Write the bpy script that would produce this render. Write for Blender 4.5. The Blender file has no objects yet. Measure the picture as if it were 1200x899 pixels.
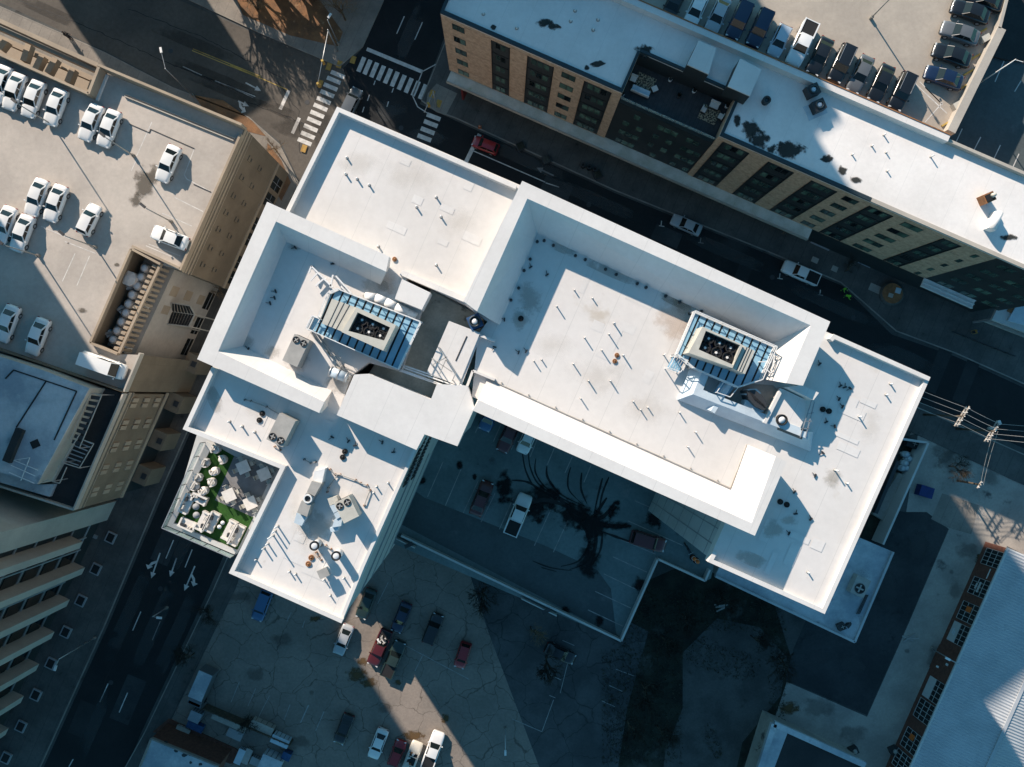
import bpy, bmesh, math, random
from mathutils import Vector, Matrix, noise
random.seed(7)
S = bpy.context.scene
COL = S.collection
R = math.radians

# ------------------------------------------------------------------ camera
# A drone looks straight down from 108 m.  Photo pixels (1200 x 899) turn into
# directions; the height of each surface gives the distance.
H, F, CX, CY = 108.0, 850.0, 588.0, 465.0
cam = bpy.data.cameras.new('camera')
cam.sensor_width = 36.0
cam.lens = 36.0 * F / 1200.0
cam.shift_x = (600 - CX) / 1200.0
cam.shift_y = (CY - 449.5) / 1200.0
cam.clip_start = 1.0
cam.clip_end = 2000.0
camo = bpy.data.objects.new('camera', cam)
camo.location = (0, 0, H)
COL.objects.link(camo)
S.camera = camo

# ------------------------------------------------------------------ light
SUN_EL = 25.0
SDX, SDY = 0.545, -0.838            # direction shadows fall (world x, y)
w = bpy.data.worlds.new('World')
S.world = w
w.use_nodes = True
nt = w.node_tree
bgn = nt.nodes['Background']
sky = nt.nodes.new('ShaderNodeTexSky')
sky.sky_type = 'NISHITA'
sky.sun_disc = False
sky.sun_elevation = R(SUN_EL)
sky.sun_rotation = math.atan2(-SDX, -SDY)
sky.air_density = 1.0
sky.dust_density = 0.4
sky.ozone_density = 2.0
tint = nt.nodes.new('ShaderNodeMix')                # the photograph's cool, cyan-leaning sky light
tint.data_type = 'RGBA'; tint.blend_type = 'MULTIPLY'; tint.inputs[0].default_value = 1.0
tint.inputs[7].default_value = (0.50, 0.98, 1.0, 1)
nt.links.new(sky.outputs[0], tint.inputs[6]); nt.links.new(tint.outputs[2], bgn.inputs[0])
bgn.inputs[1].default_value = 0.095
sl = bpy.data.lights.new('sun', 'SUN')
sl.energy = 5.0
sl.angle = R(0.53)
sl.color = (1.0, 0.85, 0.715)
so = bpy.data.objects.new('sun', sl)
ce = math.cos(R(SUN_EL))
so.rotation_euler = Vector((SDX * ce, SDY * ce, -math.sin(R(SUN_EL)))).to_track_quat('-Z', 'Y').to_euler()
COL.objects.link(so)
S.view_settings.view_transform = 'Standard'
S.view_settings.look = 'None'
S.view_settings.gamma = 1.0
S.view_settings.exposure = 0.78
S.render.engine = 'CYCLES'
S.cycles.max_bounces = 6
S.cycles.use_adaptive_sampling = True

# ------------------------------------------------------------------ helpers
def P(x, y, z=0.0):
    k = (H - z) / F
    return Vector(((x - CX) * k, (CY - y) * k, z))
def PL(pts, z): return [P(x, y, z) for x, y in pts]
def Zm(o, k):
    """pixel in an enlarged crop -> pixel in the photograph"""
    return lambda x, y: (o[0] + x / k, o[1] + y / k)
def dirpx(dx, dy): return math.atan2(-dy, dx)

# street axes
U = Vector((0.914, -0.405, 0)); V = Vector((-0.405, -0.914, 0))

class MB:
    def __init__(s): s.v = []; s.f = []
    def add(s, vs, fs):
        n = len(s.v)
        s.v += [tuple(a) for a in vs]; s.f += [tuple(i + n for i in f) for f in fs]
        return s
    def prism(s, pts, z0, z1):
        n = len(pts)
        vs = [(p[0], p[1], z0) for p in pts] + [(p[0], p[1], z1) for p in pts]
        fs = [tuple(range(n - 1, -1, -1)), tuple(range(n, 2 * n))]
        fs += [(i, (i + 1) % n, n + (i + 1) % n, n + i) for i in range(n)]
        return s.add(vs, fs)
    def sheet(s, pts, z=None):
        return s.add([(p[0], p[1], p[2] if z is None else z) for p in pts], [tuple(range(len(pts)))])
    def box(s, c, sz, rz=0.0, m=None):
        cs, sn = math.cos(rz), math.sin(rz)
        vs = []
        for dz in (-.5, .5):
            for dx, dy in ((-.5, -.5), (.5, -.5), (.5, .5), (-.5, .5)):
                x, y = dx * sz[0], dy * sz[1]
                vs.append((c[0] + x * cs - y * sn, c[1] + x * sn + y * cs, c[2] + dz * sz[2]))
        return s.add(vs, [(3, 2, 1, 0), (4, 5, 6, 7), (0, 1, 5, 4), (1, 2, 6, 5), (2, 3, 7, 6), (3, 0, 4, 7)])
    def bar(s, a, b, w, h):
        a, b = Vector(a), Vector(b)
        d = (b - a).normalized()
        up = Vector((0, 0, 1)) if abs(d.z) < .9 else Vector((1, 0, 0))
        sd = d.cross(up).normalized(); up = sd.cross(d).normalized()
        vs = []
        for q in (a, b):
            for i, j in ((-1, -1), (1, -1), (1, 1), (-1, 1)):
                vs.append(q + sd * (i * w / 2) + up * (j * h / 2))
        return s.add(vs, [(3, 2, 1, 0), (4, 5, 6, 7), (0, 1, 5, 4), (1, 2, 6, 5), (2, 3, 7, 6), (3, 0, 4, 7)])
    def tube(s, a, b, r0, r1=None, n=8):
        r1 = r0 if r1 is None else r1
        a, b = Vector(a), Vector(b)
        d = (b - a)
        if d.length < 1e-6: return s
        d.normalize()
        up = Vector((0, 0, 1)) if abs(d.z) < .9 else Vector((1, 0, 0))
        sd = d.cross(up).normalized(); up = sd.cross(d).normalized()
        vs = []
        for q, r in ((a, r0), (b, r1)):
            for i in range(n):
                t = 2 * math.pi * i / n
                vs.append(q + sd * (math.cos(t) * r) + up * (math.sin(t) * r))
        fs = [tuple(range(n - 1, -1, -1)), tuple(range(n, 2 * n))]
        fs += [(i, (i + 1) % n, n + (i + 1) % n, n + i) for i in range(n)]
        return s.add(vs, fs)
    def path(s, pts, r, n=6):
        for a, b in zip(pts[:-1], pts[1:]): s.tube(a, b, r, r, n)
        return s
    def ring(s, c, r0, r1, z0, z1, n=20):
        vs = []
        for r, z in ((r1, z0), (r1, z1), (r0, z1), (r0, z0)):
            for i in range(n):
                t = 2 * math.pi * i / n
                vs.append((c[0] + math.cos(t) * r, c[1] + math.sin(t) * r, z))
        fs = []
        for q in range(4):
            for i in range(n):
                j = (i + 1) % n; q2 = (q + 1) % 4
                fs.append((q * n + i, q * n + j, q2 * n + j, q2 * n + i))
        return s.add(vs, fs)
    def strips(s, lines, close=True, caps=True):
        """lines: list of polylines (same length) forming a cross-section"""
        n = len(lines[0]); vs = [p for l in lines for p in l]; fs = []
        m = len(lines)
        for q in range(m if close else m - 1):
            q2 = (q + 1) % m
            for i in range(n - 1):
                fs.append((q * n + i, q * n + i + 1, q2 * n + i + 1, q2 * n + i))
        if close and caps:
            fs.append(tuple(q * n for q in range(m))); fs.append(tuple(q * n + n - 1 for q in range(m - 1, -1, -1)))
        return s.add(vs, fs)
    def blob(s, c, rx, ry, z, rz=0, n=14, rough=.25, seed=0):
        rnd = random.Random(seed)
        pts = []
        for i in range(n):
            t = 2 * math.pi * i / n
            k = 1 + rnd.uniform(-rough, rough)
            x, y = math.cos(t) * rx * k, math.sin(t) * ry * k
            pts.append((c[0] + x * math.cos(rz) - y * math.sin(rz), c[1] + x * math.sin(rz) + y * math.cos(rz), z))
        return s.sheet(pts)
    def mesh(s, name, smooth=False, off=(0, 0, 0)):
        me = bpy.data.meshes.new(name)
        o = Vector(off)
        me.from_pydata([tuple(Vector(v) - o) for v in s.v], [], s.f)
        bm = bmesh.new(); bm.from_mesh(me)
        bmesh.ops.recalc_face_normals(bm, faces=bm.faces)
        bm.to_mesh(me); bm.free()
        if smooth:
            for p in me.polygons: p.use_smooth = True
        return me
    def base(s):
        xs = [v[0] for v in s.v]; ys = [v[1] for v in s.v]; zs = [v[2] for v in s.v]
        return Vector(((min(xs) + max(xs)) / 2, (min(ys) + max(ys)) / 2, min(zs)))
    def build(s, name, mat, parent=None, smooth=False, local=False):
        """vertices are world coordinates unless local (then parent space)"""
        if parent is not None:
            off = (0, 0, 0) if local else wloc(parent)
            o = bpy.data.objects.new(name, s.mesh(name, smooth, off))
            o.parent = parent
        else:
            b = s.base()
            o = bpy.data.objects.new(name, s.mesh(name, smooth, b))
            o.location = b
        o.data.materials.append(mat)
        COL.objects.link(o)
        if not s_top(s, o):
            s2 = None
        return o
def s_top(s, o):
    # sheets (ground, paint) must face the sky
    me = o.data
    zs = [v.co.z for v in me.vertices]
    if zs and max(zs) - min(zs) < 1e-4:
        if sum(p.normal.z for p in me.polygons) < 0: me.flip_normals()
    return True
def wloc(o):
    l = Vector(o.location)
    while o.parent is not None:
        o = o.parent; l = l + Vector(o.location)
    return l
def tag(o, label=None, cat=None, group=None, kind=None):
    if label: o['label'] = label
    if cat: o['category'] = cat
    if group: o['group'] = group
    if kind: o['kind'] = kind
    return o
def thing(name, loc, label, cat, group=None, rz=0.0):
    o = bpy.data.objects.new(name, None)
    o.location = loc; o.rotation_euler = (0, 0, rz); o.empty_display_size = .3
    COL.objects.link(o)
    return tag(o, label, cat, group)
def inst(me, name, parent, loc=(0, 0, 0), rz=0.0, mat=None):
    o = bpy.data.objects.new(name, me)
    o.location = loc; o.rotation_euler = (0, 0, rz)
    if parent is not None: o.parent = parent
    COL.objects.link(o)
    if mat is not None:
        if not me.materials: me.materials.append(mat)
        o.material_slots[0].link = 'OBJECT'; o.material_slots[0].material = mat
    return o

# ------------------------------------------------------------------ materials
def nd(nt, t, **k):
    n = nt.nodes.new(t)
    for a, b in k.items(): setattr(n, a, b)
    return n
def M(name, c, c2=None, scale=.4, rough=.8, bump=0.0, bscale=None, metal=0.0, fine=.12, spots=None, crack=None,
      stripe=None, detail=6.0, lo=.35, hi=.65, spec=.4):
    """principled material: two colours mixed by broad noise, fine value grain, optional dirt
    spots (colour, scale, threshold), crack net (colour, scale, width) and seams (colour, spacing, width, angle)"""
    m = bpy.data.materials.new(name); m.use_nodes = True
    nt = m.node_tree; b = nt.nodes['Principled BSDF']
    b.inputs['Roughness'].default_value = rough; b.inputs['Metallic'].default_value = metal
    b.inputs['Specular IOR Level'].default_value = spec
    L = nt.links.new
    geo = nd(nt, 'ShaderNodeNewGeometry')
    pos = geo.outputs['Position']
    def noisetex(sc, det=detail, rg=.6):
        n = nd(nt, 'ShaderNodeTexNoise'); n.inputs['Scale'].default_value = sc
        n.inputs['Detail'].default_value = det; n.inputs['Roughness'].default_value = rg
        L(pos, n.inputs['Vector']); return n.outputs['Fac']
    def ramp(v, a, d):
        r = nd(nt, 'ShaderNodeMapRange'); r.interpolation_type = 'SMOOTHSTEP'
        r.inputs[1].default_value = a; r.inputs[2].default_value = d
        L(v, r.inputs[0]); return r.outputs[0]
    def mix(f, a, d, mode='MIX'):
        x = nd(nt, 'ShaderNodeMix', data_type='RGBA', blend_type=mode)
        if hasattr(f, 'node'): L(f, x.inputs[0])
        else: x.inputs[0].default_value = f
        for q, i in ((a, 6), (d, 7)):
            if hasattr(q, 'node'): L(q, x.inputs[i])
            else: x.inputs[i].default_value = (*q, 1)
        return x.outputs[2]
    col = mix(ramp(noisetex(scale), lo, hi), c, c2) if c2 else mix(0.0, c, c)
    if spots:
        for sc_, k_, th in (spots if isinstance(spots, list) else [spots]):
            col = mix(ramp(noisetex(k_), th, th + .12), col, sc_)
    if stripe:
        sc_, sp, wd, ang = stripe
        mp = nd(nt, 'ShaderNodeMapping'); mp.inputs['Rotation'].default_value = (0, 0, ang)
        L(pos, mp.inputs['Vector'])
        sx = nd(nt, 'ShaderNodeSeparateXYZ'); L(mp.outputs[0], sx.inputs[0])
        a = nd(nt, 'ShaderNodeMath', operation='PINGPONG'); L(sx.outputs[0], a.inputs[0]); a.inputs[1].default_value = sp / 2
        lt = nd(nt, 'ShaderNodeMath', operation='LESS_THAN'); L(a.outputs[0], lt.inputs[0]); lt.inputs[1].default_value = wd / 2
        mu = nd(nt, 'ShaderNodeMath', operation='MULTIPLY'); L(lt.outputs[0], mu.inputs[0]); mu.inputs[1].default_value = .6
        col = mix(mu.outputs[0], col, sc_)
    if crack:
        sc_, k_, wd = crack
        wn = nd(nt, 'ShaderNodeTexNoise'); wn.inputs['Scale'].default_value = k_ * 2.5; L(pos, wn.inputs['Vector'])
        va = nd(nt, 'ShaderNodeVectorMath', operation='MULTIPLY_ADD'); L(wn.outputs['Color'], va.inputs[0])
        va.inputs[1].default_value = (1.6, 1.6, 0); L(pos, va.inputs[2])
        vo = nd(nt, 'ShaderNodeTexVoronoi', feature='DISTANCE_TO_EDGE'); vo.inputs['Scale'].default_value = k_
        L(va.outputs[0], vo.inputs['Vector'])
        r = nd(nt, 'ShaderNodeMapRange'); r.inputs[1].default_value = 0; r.inputs[2].default_value = wd
        r.inputs[3].default_value = .85; r.inputs[4].default_value = 0
        L(vo.outputs['Distance'], r.inputs[0])
        col = mix(r.outputs[0], col, sc_)
    if fine:
        hs = nd(nt, 'ShaderNodeHueSaturation'); L(col, hs.inputs['Color'])
        r = nd(nt, 'ShaderNodeMapRange'); r.inputs[1].default_value = .25; r.inputs[2].default_value = .75
        r.inputs[3].default_value = 1 - fine; r.inputs[4].default_value = 1 + fine
        L(noisetex(scale * 14, 3, .7), r.inputs[0]); L(r.outputs[0], hs.inputs['Value'])
        col = hs.outputs[0]
    L(col, b.inputs['Base Color'])
    if bump:
        bp = nd(nt, 'ShaderNodeBump'); bp.inputs['Strength'].default_value = bump; bp.inputs['Distance'].default_value = .05
        L(noisetex(bscale or scale * 10, 4), bp.inputs['Height']); L(bp.outputs[0], b.inputs['Normal'])
    return m
AX = math.atan2(.405, .914)
MT = dict(
    membrane=M('white_roof_membrane', (.635, .61, .585), (.58, .553, .525), .10, .62, .15, 1.5, fine=.04, spots=[((.50, .45, .39), .17, .66), ((.54, .51, .47), .9, .68)],
               stripe=((.47, .46, .44), 3.05, .05, AX), lo=.4, hi=.7),
    crown=M('white_crown_membrane', (.655, .635, .612), (.60, .578, .555), .16, .55, .1, 1.2, fine=.04, stripe=((.50, .49, .475), 3.05, .05, AX), spots=((.55, .53, .50), .35, .70)),
    membrane_b=M('white_apartment_membrane', (.74, .715, .69), (.66, .635, .61), .12, .65, .15, 1.5, fine=.05, spots=[((.55, .52, .47), .3, .68)], stripe=((.58, .57, .55), 3.05, .05, AX)),
    canopy=M('stained_pale_canopy', (.62, .61, .56), (.48, .48, .42), .5, .8, fine=.1, spots=((.36, .38, .24), .5, .62)),
    wallwhite=M('off_white_stucco', (.50, .50, .49), (.44, .44, .43), .2, .8, fine=.05),
    wallgrey=M('grey_panel_wall', (.30, .31, .32), (.26, .27, .28), .3, .7, fine=.06),
    asphalt_shade=M('shade_dark_asphalt', (.009, .011, .013), (.015, .017, .019), .16, .9, .3, 9, fine=.2, spots=[((.006, .007, .008), .5, .62), ((.024, .026, .027), .07, .62)]),  # street paving darkened so its colour carries the shade of the streets
    asphalt_old=M('worn_grey_asphalt', (.105, .092, .078), (.075, .067, .058), .12, .9, .3, 8, fine=.18, spots=((.05, .047, .044), .3, .66)),
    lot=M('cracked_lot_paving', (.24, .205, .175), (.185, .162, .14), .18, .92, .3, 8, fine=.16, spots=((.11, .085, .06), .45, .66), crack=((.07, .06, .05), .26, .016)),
    lot_shade=M('shade_dark_lot_paving', (.085, .09, .092), (.05, .055, .058), .2, .92, .3, 8, fine=.18, spots=((.025, .027, .028), .35, .62), crack=((.02, .022, .023), .22, .016)),  # same lot paving with the deep shade put into its colour
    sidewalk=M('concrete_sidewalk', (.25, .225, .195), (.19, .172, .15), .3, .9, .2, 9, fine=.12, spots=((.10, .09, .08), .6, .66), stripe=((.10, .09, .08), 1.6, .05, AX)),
    sidewalk_d=M('shade_dark_sidewalk', (.10, .098, .092), (.065, .065, .063), .25, .9, .2, 9, fine=.18, spots=((.03, .03, .03), .5, .62), stripe=((.03, .03, .03), 1.7, .06, AX)),  # sidewalk concrete with street shade painted into its colour, plus dirt spots
    kerb=M('kerb_concrete', (.27, .25, .22), (.20, .185, .165), .6, .9, fine=.12),
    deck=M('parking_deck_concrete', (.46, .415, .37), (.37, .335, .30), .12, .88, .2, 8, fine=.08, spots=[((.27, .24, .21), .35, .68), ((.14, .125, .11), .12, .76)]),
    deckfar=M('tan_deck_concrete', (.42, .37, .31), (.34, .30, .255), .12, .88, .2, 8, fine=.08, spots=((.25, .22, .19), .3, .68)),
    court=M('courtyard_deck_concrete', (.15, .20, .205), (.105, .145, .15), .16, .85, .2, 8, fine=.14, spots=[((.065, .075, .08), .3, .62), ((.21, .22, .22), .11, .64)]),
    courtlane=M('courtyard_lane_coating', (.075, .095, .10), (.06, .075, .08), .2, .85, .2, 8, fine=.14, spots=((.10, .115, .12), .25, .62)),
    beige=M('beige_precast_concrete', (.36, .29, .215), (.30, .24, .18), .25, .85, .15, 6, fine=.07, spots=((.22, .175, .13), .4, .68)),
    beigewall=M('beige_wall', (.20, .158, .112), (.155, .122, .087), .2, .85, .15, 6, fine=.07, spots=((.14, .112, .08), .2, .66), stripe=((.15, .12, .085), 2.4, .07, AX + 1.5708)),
    beigelite=M('pale_stone', (.42, .385, .335), (.36, .33, .29), .3, .8, fine=.06),
    brick=M('tan_brick', (.57, .375, .255), (.44, .28, .185), 2.2, .88, .2, 14, fine=.22, spots=((.32, .21, .13), 1.1, .62)),
    brickred=M('red_brick', (.15, .062, .042), (.10, .042, .03), 2.5, .88, .2, 14, fine=.25),
    charcoal=M('charcoal_panel', (.022, .026, .028), (.030, .034, .036), .5, .6, fine=.12),
    blackroof=M('black_roofing', (.016, .018, .02), (.026, .028, .03), .3, .8, fine=.2),
    navy=M('dark_teal_coping', (.018, .032, .04), (.026, .042, .05), .6, .5, fine=.1),
    paint=M('white_road_paint', (.62, .60, .57), (.45, .44, .42), 1.4, .8, fine=.15),
    paintfaint=M('worn_white_paint', (.34, .34, .33), (.24, .24, .235), 1.2, .85, fine=.2),
    yellow=M('yellow_road_paint', (.50, .34, .08), (.36, .25, .07), 1.4, .8, fine=.15),
    yellowpad=M('yellow_tactile_pad', (.42, .25, .06), (.32, .19, .05), 2, .8, .3, 30),
    red=M('red_panel', (.16, .02, .02), None, 1, .6),
    glass=M('dark_window_glass', (.008, .012, .013), None, 1, .08, fine=0, spec=.5),
    glassg=M('green_window_glass', (.13, .20, .15), (.05, .09, .07), .55, .2, fine=0, spec=.7),
    glassd=M('dim_window_glass', (.03, .05, .045), (.06, .095, .08), .5, .15, fine=0, spec=.6),
    frame=M('black_window_frame', (.012, .013, .014), None, 1, .5, fine=0),
    metal=M('galvanised_metal', (.42, .43, .44), (.34, .35, .36), 1.5, .45, metal=.6, fine=.08),
    metalw=M('white_painted_metal', (.72, .72, .71), (.64, .64, .63), 1.2, .45, fine=.05),
    metald=M('dark_metal', (.035, .037, .04), None, 1, .5, fine=0),
    unit=M('beige_unit_casing', (.50, .48, .42), (.44, .42, .37), 1.0, .55, fine=.05),
    unitg=M('grey_unit_casing', (.36, .345, .32), (.30, .29, .27), 1.0, .55, fine=.06),
    black=M('black_rubber', (.012, .012, .013), None, 1, .7, fine=0),
    shade_panel=M('shade_blue_walkway_panel', (.24, .43, .56), (.19, .37, .50), .8, .55, fine=.06),  # white metal panels, tinted with the blue of the shade on them
    duct=M('pale_blue_duct', (.50, .58, .63), (.42, .50, .56), .8, .45, fine=.06),
    wellfloor=M('stained_well_floor', (.55, .55, .47), (.38, .385, .33), .35, .85, fine=.12, spots=((.11, .11, .095), .5, .62)),
    rust=M('rusty_brown', (.30, .14, .06), (.20, .09, .04), 2, .8, fine=.2),
    grass=M('green_turf', (.022, .085, .010), (.014, .060, .008), 1.5, .95, .6, 40, fine=.3),
    soil=M('leaf_litter_soil', (.24, .125, .06), (.14, .08, .045), .5, .95, .5, 12, fine=.25, spots=((.32, .22, .13), .8, .62)),
    drive=M('patched_driveway', (.045, .05, .053), (.026, .03, .033), .16, .9, .3, 9, fine=.2, spots=[((.015, .017, .018), .3, .6), ((.075, .08, .08), .12, .64)]),
    grassblade=M('scrub_blades', (.05, .055, .035), (.03, .034, .024), 2, .9, fine=.3),
    weeds=M('dark_scrub_ground', (.030, .034, .024), (.012, .014, .011), .35, .95, .6, 8, fine=.35, spots=[((.075, .078, .07), .16, .56), ((.04, .042, .03), .8, .62)]),
    gravel=M('grey_bare_ground', (.085, .088, .085), (.05, .053, .052), .22, .95, .4, 9, fine=.2, spots=((.03, .03, .028), .3, .62)),
    slab=M('pale_concrete_apron', (.37, .34, .30), (.27, .25, .225), .22, .9, .2, 8, fine=.12, spots=[((.09, .085, .08), .3, .62), ((.15, .10, .06), .2, .72)]),
    bark=M('grey_bark', (.11, .085, .06), (.07, .055, .04), 3, .9, fine=.2),
    twig=M('pale_twigs', (.24, .17, .105), (.16, .115, .07), 2, .9, fine=.2),
    darktwig=M('dark_twigs', (.035, .03, .022), (.02, .018, .014), 2, .9, fine=.2),
    tile=M('grey_terrace_tile', (.20, .20, .205), (.16, .16, .165), 1, .7, fine=.06),
    planks=M('dark_decking', (.05, .05, .052), (.036, .037, .04), 1.5, .7, fine=.2, stripe=((.015, .015, .016), .5, .04, AX)),
    cloth=M('white_upholstery', (.66, .63, .59), (.60, .57, .53), 3, .9, fine=.06),
    stripec=M('striped_cushion', (.60, .56, .50), None, 3, .9, stripe=((.03, .028, .03), .22, .11, 0.5)),
    tarp=M('blue_tarpaulin', (.03, .09, .20), (.02, .06, .15), 2, .6, fine=.1),
    bluebin=M('blue_plastic', (.01, .03, .14), (.008, .022, .10), 2, .5, fine=.1),
    hivis=M('lime_jacket', (.20, .62, .04), None, 2, .8),
    orange=M('orange_plastic', (.55, .12, .02), None, 2, .6),
    skin=M('skin', (.30, .17, .11), None, 2, .6),
    jeans=M('dark_trousers', (.02, .025, .04), None, 2, .9),
    stain=M('dark_water_stain', (.035, .038, .036), (.10, .105, .10), .9, .7, fine=.2),
    stainlt=M('brown_water_stain', (.50, .47, .43), (.38, .34, .29), .7, .8, fine=.1),
    tyremark=M('black_tyre_mark', (.010, .012, .013), (.020, .023, .025), .8, .8, fine=.15),
    oil=M('oil_stain', (.15, .135, .118), (.24, .215, .19), .9, .85, fine=.15),
    corr=M('corrugated_white_metal', (.42, .44, .46), (.35, .37, .39), .22, .5, fine=.06, spots=((.18, .20, .215), 1.2, .66)),
    faderoof=M('weathered_pale_roof', (.46, .49, .51), (.27, .31, .35), .22, .7, fine=.1, spots=[((.20, .23, .26), .35, .6), ((.56, .55, .53), .5, .64)]),
    strip_lamp=M('grey_pole', (.30, .30, .30), None, 1, .5),
)
for nm, c in dict(white=(.72, .72, .71), silver=(.36, .38, .40), black=(.010, .011, .013), navy=(.008, .018, .05), red=(.28, .012, .016),
                  maroon=(.08, .012, .013), dgreen=(.02, .035, .03), paleblue=(.40, .47, .54), grey=(.10, .11, .12), blue=(.03, .10, .22), cream=(.60, .56, .48)).items():
    m = M('car_paint_' + nm, c, None, 1, .28, fine=0, spec=.5)
    m.node_tree.nodes['Principled BSDF'].inputs['Coat Weight'].default_value = .6
    m.node_tree.nodes['Principled BSDF'].inputs['Coat Roughness'].default_value = .06
    MT['p_' + nm] = m
MT['lamp'] = M('headlight_glass', (.55, .57, .58), None, 1, .15, fine=0)
MT['tail'] = M('taillight_red', (.20, .006, .006), None, 1, .2, fine=0)
MT['clear'] = M('balustrade_glass', (.45, .58, .58), None, 1, .08, fine=0)
_b = MT['clear'].node_tree.nodes['Principled BSDF']; _b.inputs['Alpha'].default_value = .35

def stain_mat(name, c, strength=1.0, nscale=.9, contrast=1.0):
    """soft-edged stain: a flat patch whose cover fades to nothing at its rim and breaks up with noise"""
    m = bpy.data.materials.new(name); m.use_nodes = True
    nt = m.node_tree; b = nt.nodes['Principled BSDF']; L = nt.links.new
    b.inputs['Roughness'].default_value = .85; b.inputs['Base Color'].default_value = (*c, 1); b.inputs['Specular IOR Level'].default_value = .2
    tc = nd(nt, 'ShaderNodeTexCoord'); sx = nd(nt, 'ShaderNodeSeparateXYZ'); L(tc.outputs['Generated'], sx.inputs[0])
    def mth(op, x, y=None):
        n = nd(nt, 'ShaderNodeMath', operation=op)
        for i, q in enumerate((x, y)):
            if q is None: continue
            if hasattr(q, 'node'): L(q, n.inputs[i])
            else: n.inputs[i].default_value = q
        return n.outputs[0]
    dx = mth('SUBTRACT', sx.outputs[0], .5); dy = mth('SUBTRACT', sx.outputs[1], .5)
    d = mth('SQRT', mth('ADD', mth('MULTIPLY', dx, dx), mth('MULTIPLY', dy, dy)))
    fall = mth('SUBTRACT', 1.0, mth('MULTIPLY', d, 2.0))
    geo = nd(nt, 'ShaderNodeNewGeometry'); n = nd(nt, 'ShaderNodeTexNoise'); n.inputs['Scale'].default_value = nscale; n.inputs['Detail'].default_value = 6; n.inputs['Roughness'].default_value = .65
    L(geo.outputs['Position'], n.inputs['Vector'])
    v = mth('ADD', mth('MULTIPLY', fall, 1.5), mth('MULTIPLY', mth('SUBTRACT', n.outputs['Fac'], .62), 2.6))
    r = nd(nt, 'ShaderNodeMapRange'); r.interpolation_type = 'SMOOTHSTEP'; r.inputs[1].default_value = 0; r.inputs[2].default_value = .7 / contrast
    r.inputs[4].default_value = strength; L(v, r.inputs[0]); L(r.outputs[0], b.inputs['Alpha'])
    return m
MT['stain'] = stain_mat('dark_water_stain', (.035, .038, .036), .92, 1.3, 1.3)
MT['oil'] = stain_mat('oil_stain', (.13, .115, .095), .75, .8)
MT['tyreblot'] = stain_mat('black_tyre_blot', (.010, .012, .013), .88, 1.1, .9)
MT['rustwash'] = stain_mat('rusty_wash', (.46, .29, .17), .26, .5)
MT['dirtwash'] = stain_mat('dirt_wash', (.30, .27, .22), .30, 1.1)
MT['tanwash'] = stain_mat('tan_wash', (.50, .44, .36), .15, .5, .6)
MT['wear'] = stain_mat('tyre_wear', (.02, .02, .02), .26, .7)
MT['soilwash'] = stain_mat('brown_soil_wash', (.12, .075, .035), .8, 1.6)
MT['paleworn'] = stain_mat('pale_worn_patch', (.075, .08, .082), .5, .5)

def poly(name, pts, z, mat, parent=None, kind=None, dz=0.0):
    o = MB().sheet(PL(pts, z), z + dz).build(name, MT[mat], parent)
    if kind: o['kind'] = kind
    return o
def offs(pts, d, closed=False):
    """move a polyline of Vectors sideways by d (left of travel is +)"""
    n = len(pts); out = []
    for i, p in enumerate(pts):
        a = pts[i - 1] if (i > 0 or closed) else None
        b = pts[(i + 1) % n] if (i < n - 1 or closed) else None
        ns = []
        if a is not None: t = (p - a); ns.append(Vector((-t.y, t.x, 0)).normalized())
        if b is not None: t = (b - p); ns.append(Vector((-t.y, t.x, 0)).normalized())
        m = sum(ns, Vector()).normalized()
        k = d / max(.35, m.dot(ns[0]))
        out.append(p + m * k)
    return out
class Facade:
    """vertical wall plane through two pixels of its top edge"""
    def __init__(s, a, b, zt):
        s.A = P(*a, zt); s.B = P(*b, zt); s.zt = zt
        d = s.B - s.A; d.z = 0; s.len = d.length; s.d = d.normalized()
        s.n = Vector((-s.d.y, s.d.x, 0))
        if s.n.dot(-s.A) < 0: s.n = -s.n          # faces the camera's foot point
        s.rz = math.atan2(s.d.y, s.d.x)
    def w(s, t, z, out=0.0):
        p = s.A + s.d * t + s.n * out; p.z = z; return p
    def sz(s, x, y):
        v = Vector((x - CX, CY - y, 0)); nn = s.n
        h = s.A.dot(nn) - s.A.z * nn.z
        k = h / v.dot(nn)
        q = v * k
        return (q - Vector((s.A.x, s.A.y, 0))).dot(s.d), H - k * F
    def panel(s, mb, s0, s1, z0, z1, o0, o1):
        c = s.w((s0 + s1) / 2, (z0 + z1) / 2, (o0 + o1) / 2)
        return mb.box(c, (abs(s1 - s0), abs(o1 - o0), abs(z1 - z0)), s.rz)
# ================================================================== GROUND
g = MB().sheet([(-600, -600, 0), (600, -600, 0), (600, 600, 0), (-600, 600, 0)]).build('ground', MT['gravel'])
g['kind'] = 'structure'
def road(name, pts, mat, z=.004):
    return poly(name, pts, 0, mat, None, 'structure', z)
nw_road = road('road', [(-90, -36), (0, 3), (123, 60), (202, 102), (292, 137), (330, 168), (352, 215), (430, 215), (440, 110), (402, 80), (300, 40), (217, 3), (120, -40), (90, -90), (-200, -160)], 'asphalt_old')
n_road = road('road', [(402, 80), (423, 59), (446, 5), (480, -90), (580, -90), (536, -20), (522, 40), (492, 122), (533, 141), (720, 226), (900, 298), (987, 335), (1045, 392), (1120, 418), (1300, 500), (1300, 570), (1120, 490), (900, 395), (485, 222), (440, 215), (430, 170)], 'asphalt_shade', .008)
w_road = road('road', [(352, 213), (344, 230), (190, 582), (128, 730), (54, 893), (20, 970), (120, 970), (165, 860), (245, 690), (417, 300), (440, 240), (440, 212)], 'asphalt_shade', .012)
def walk(name, pts, mat='sidewalk', h=.13, kind='structure'):
    o = MB().prism(PL(pts, 0), -.05, h).build(name, MT[mat]); o['kind'] = kind
    # kerb stones along the slab's edge
    q = PL(pts, 0)
    return o
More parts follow.
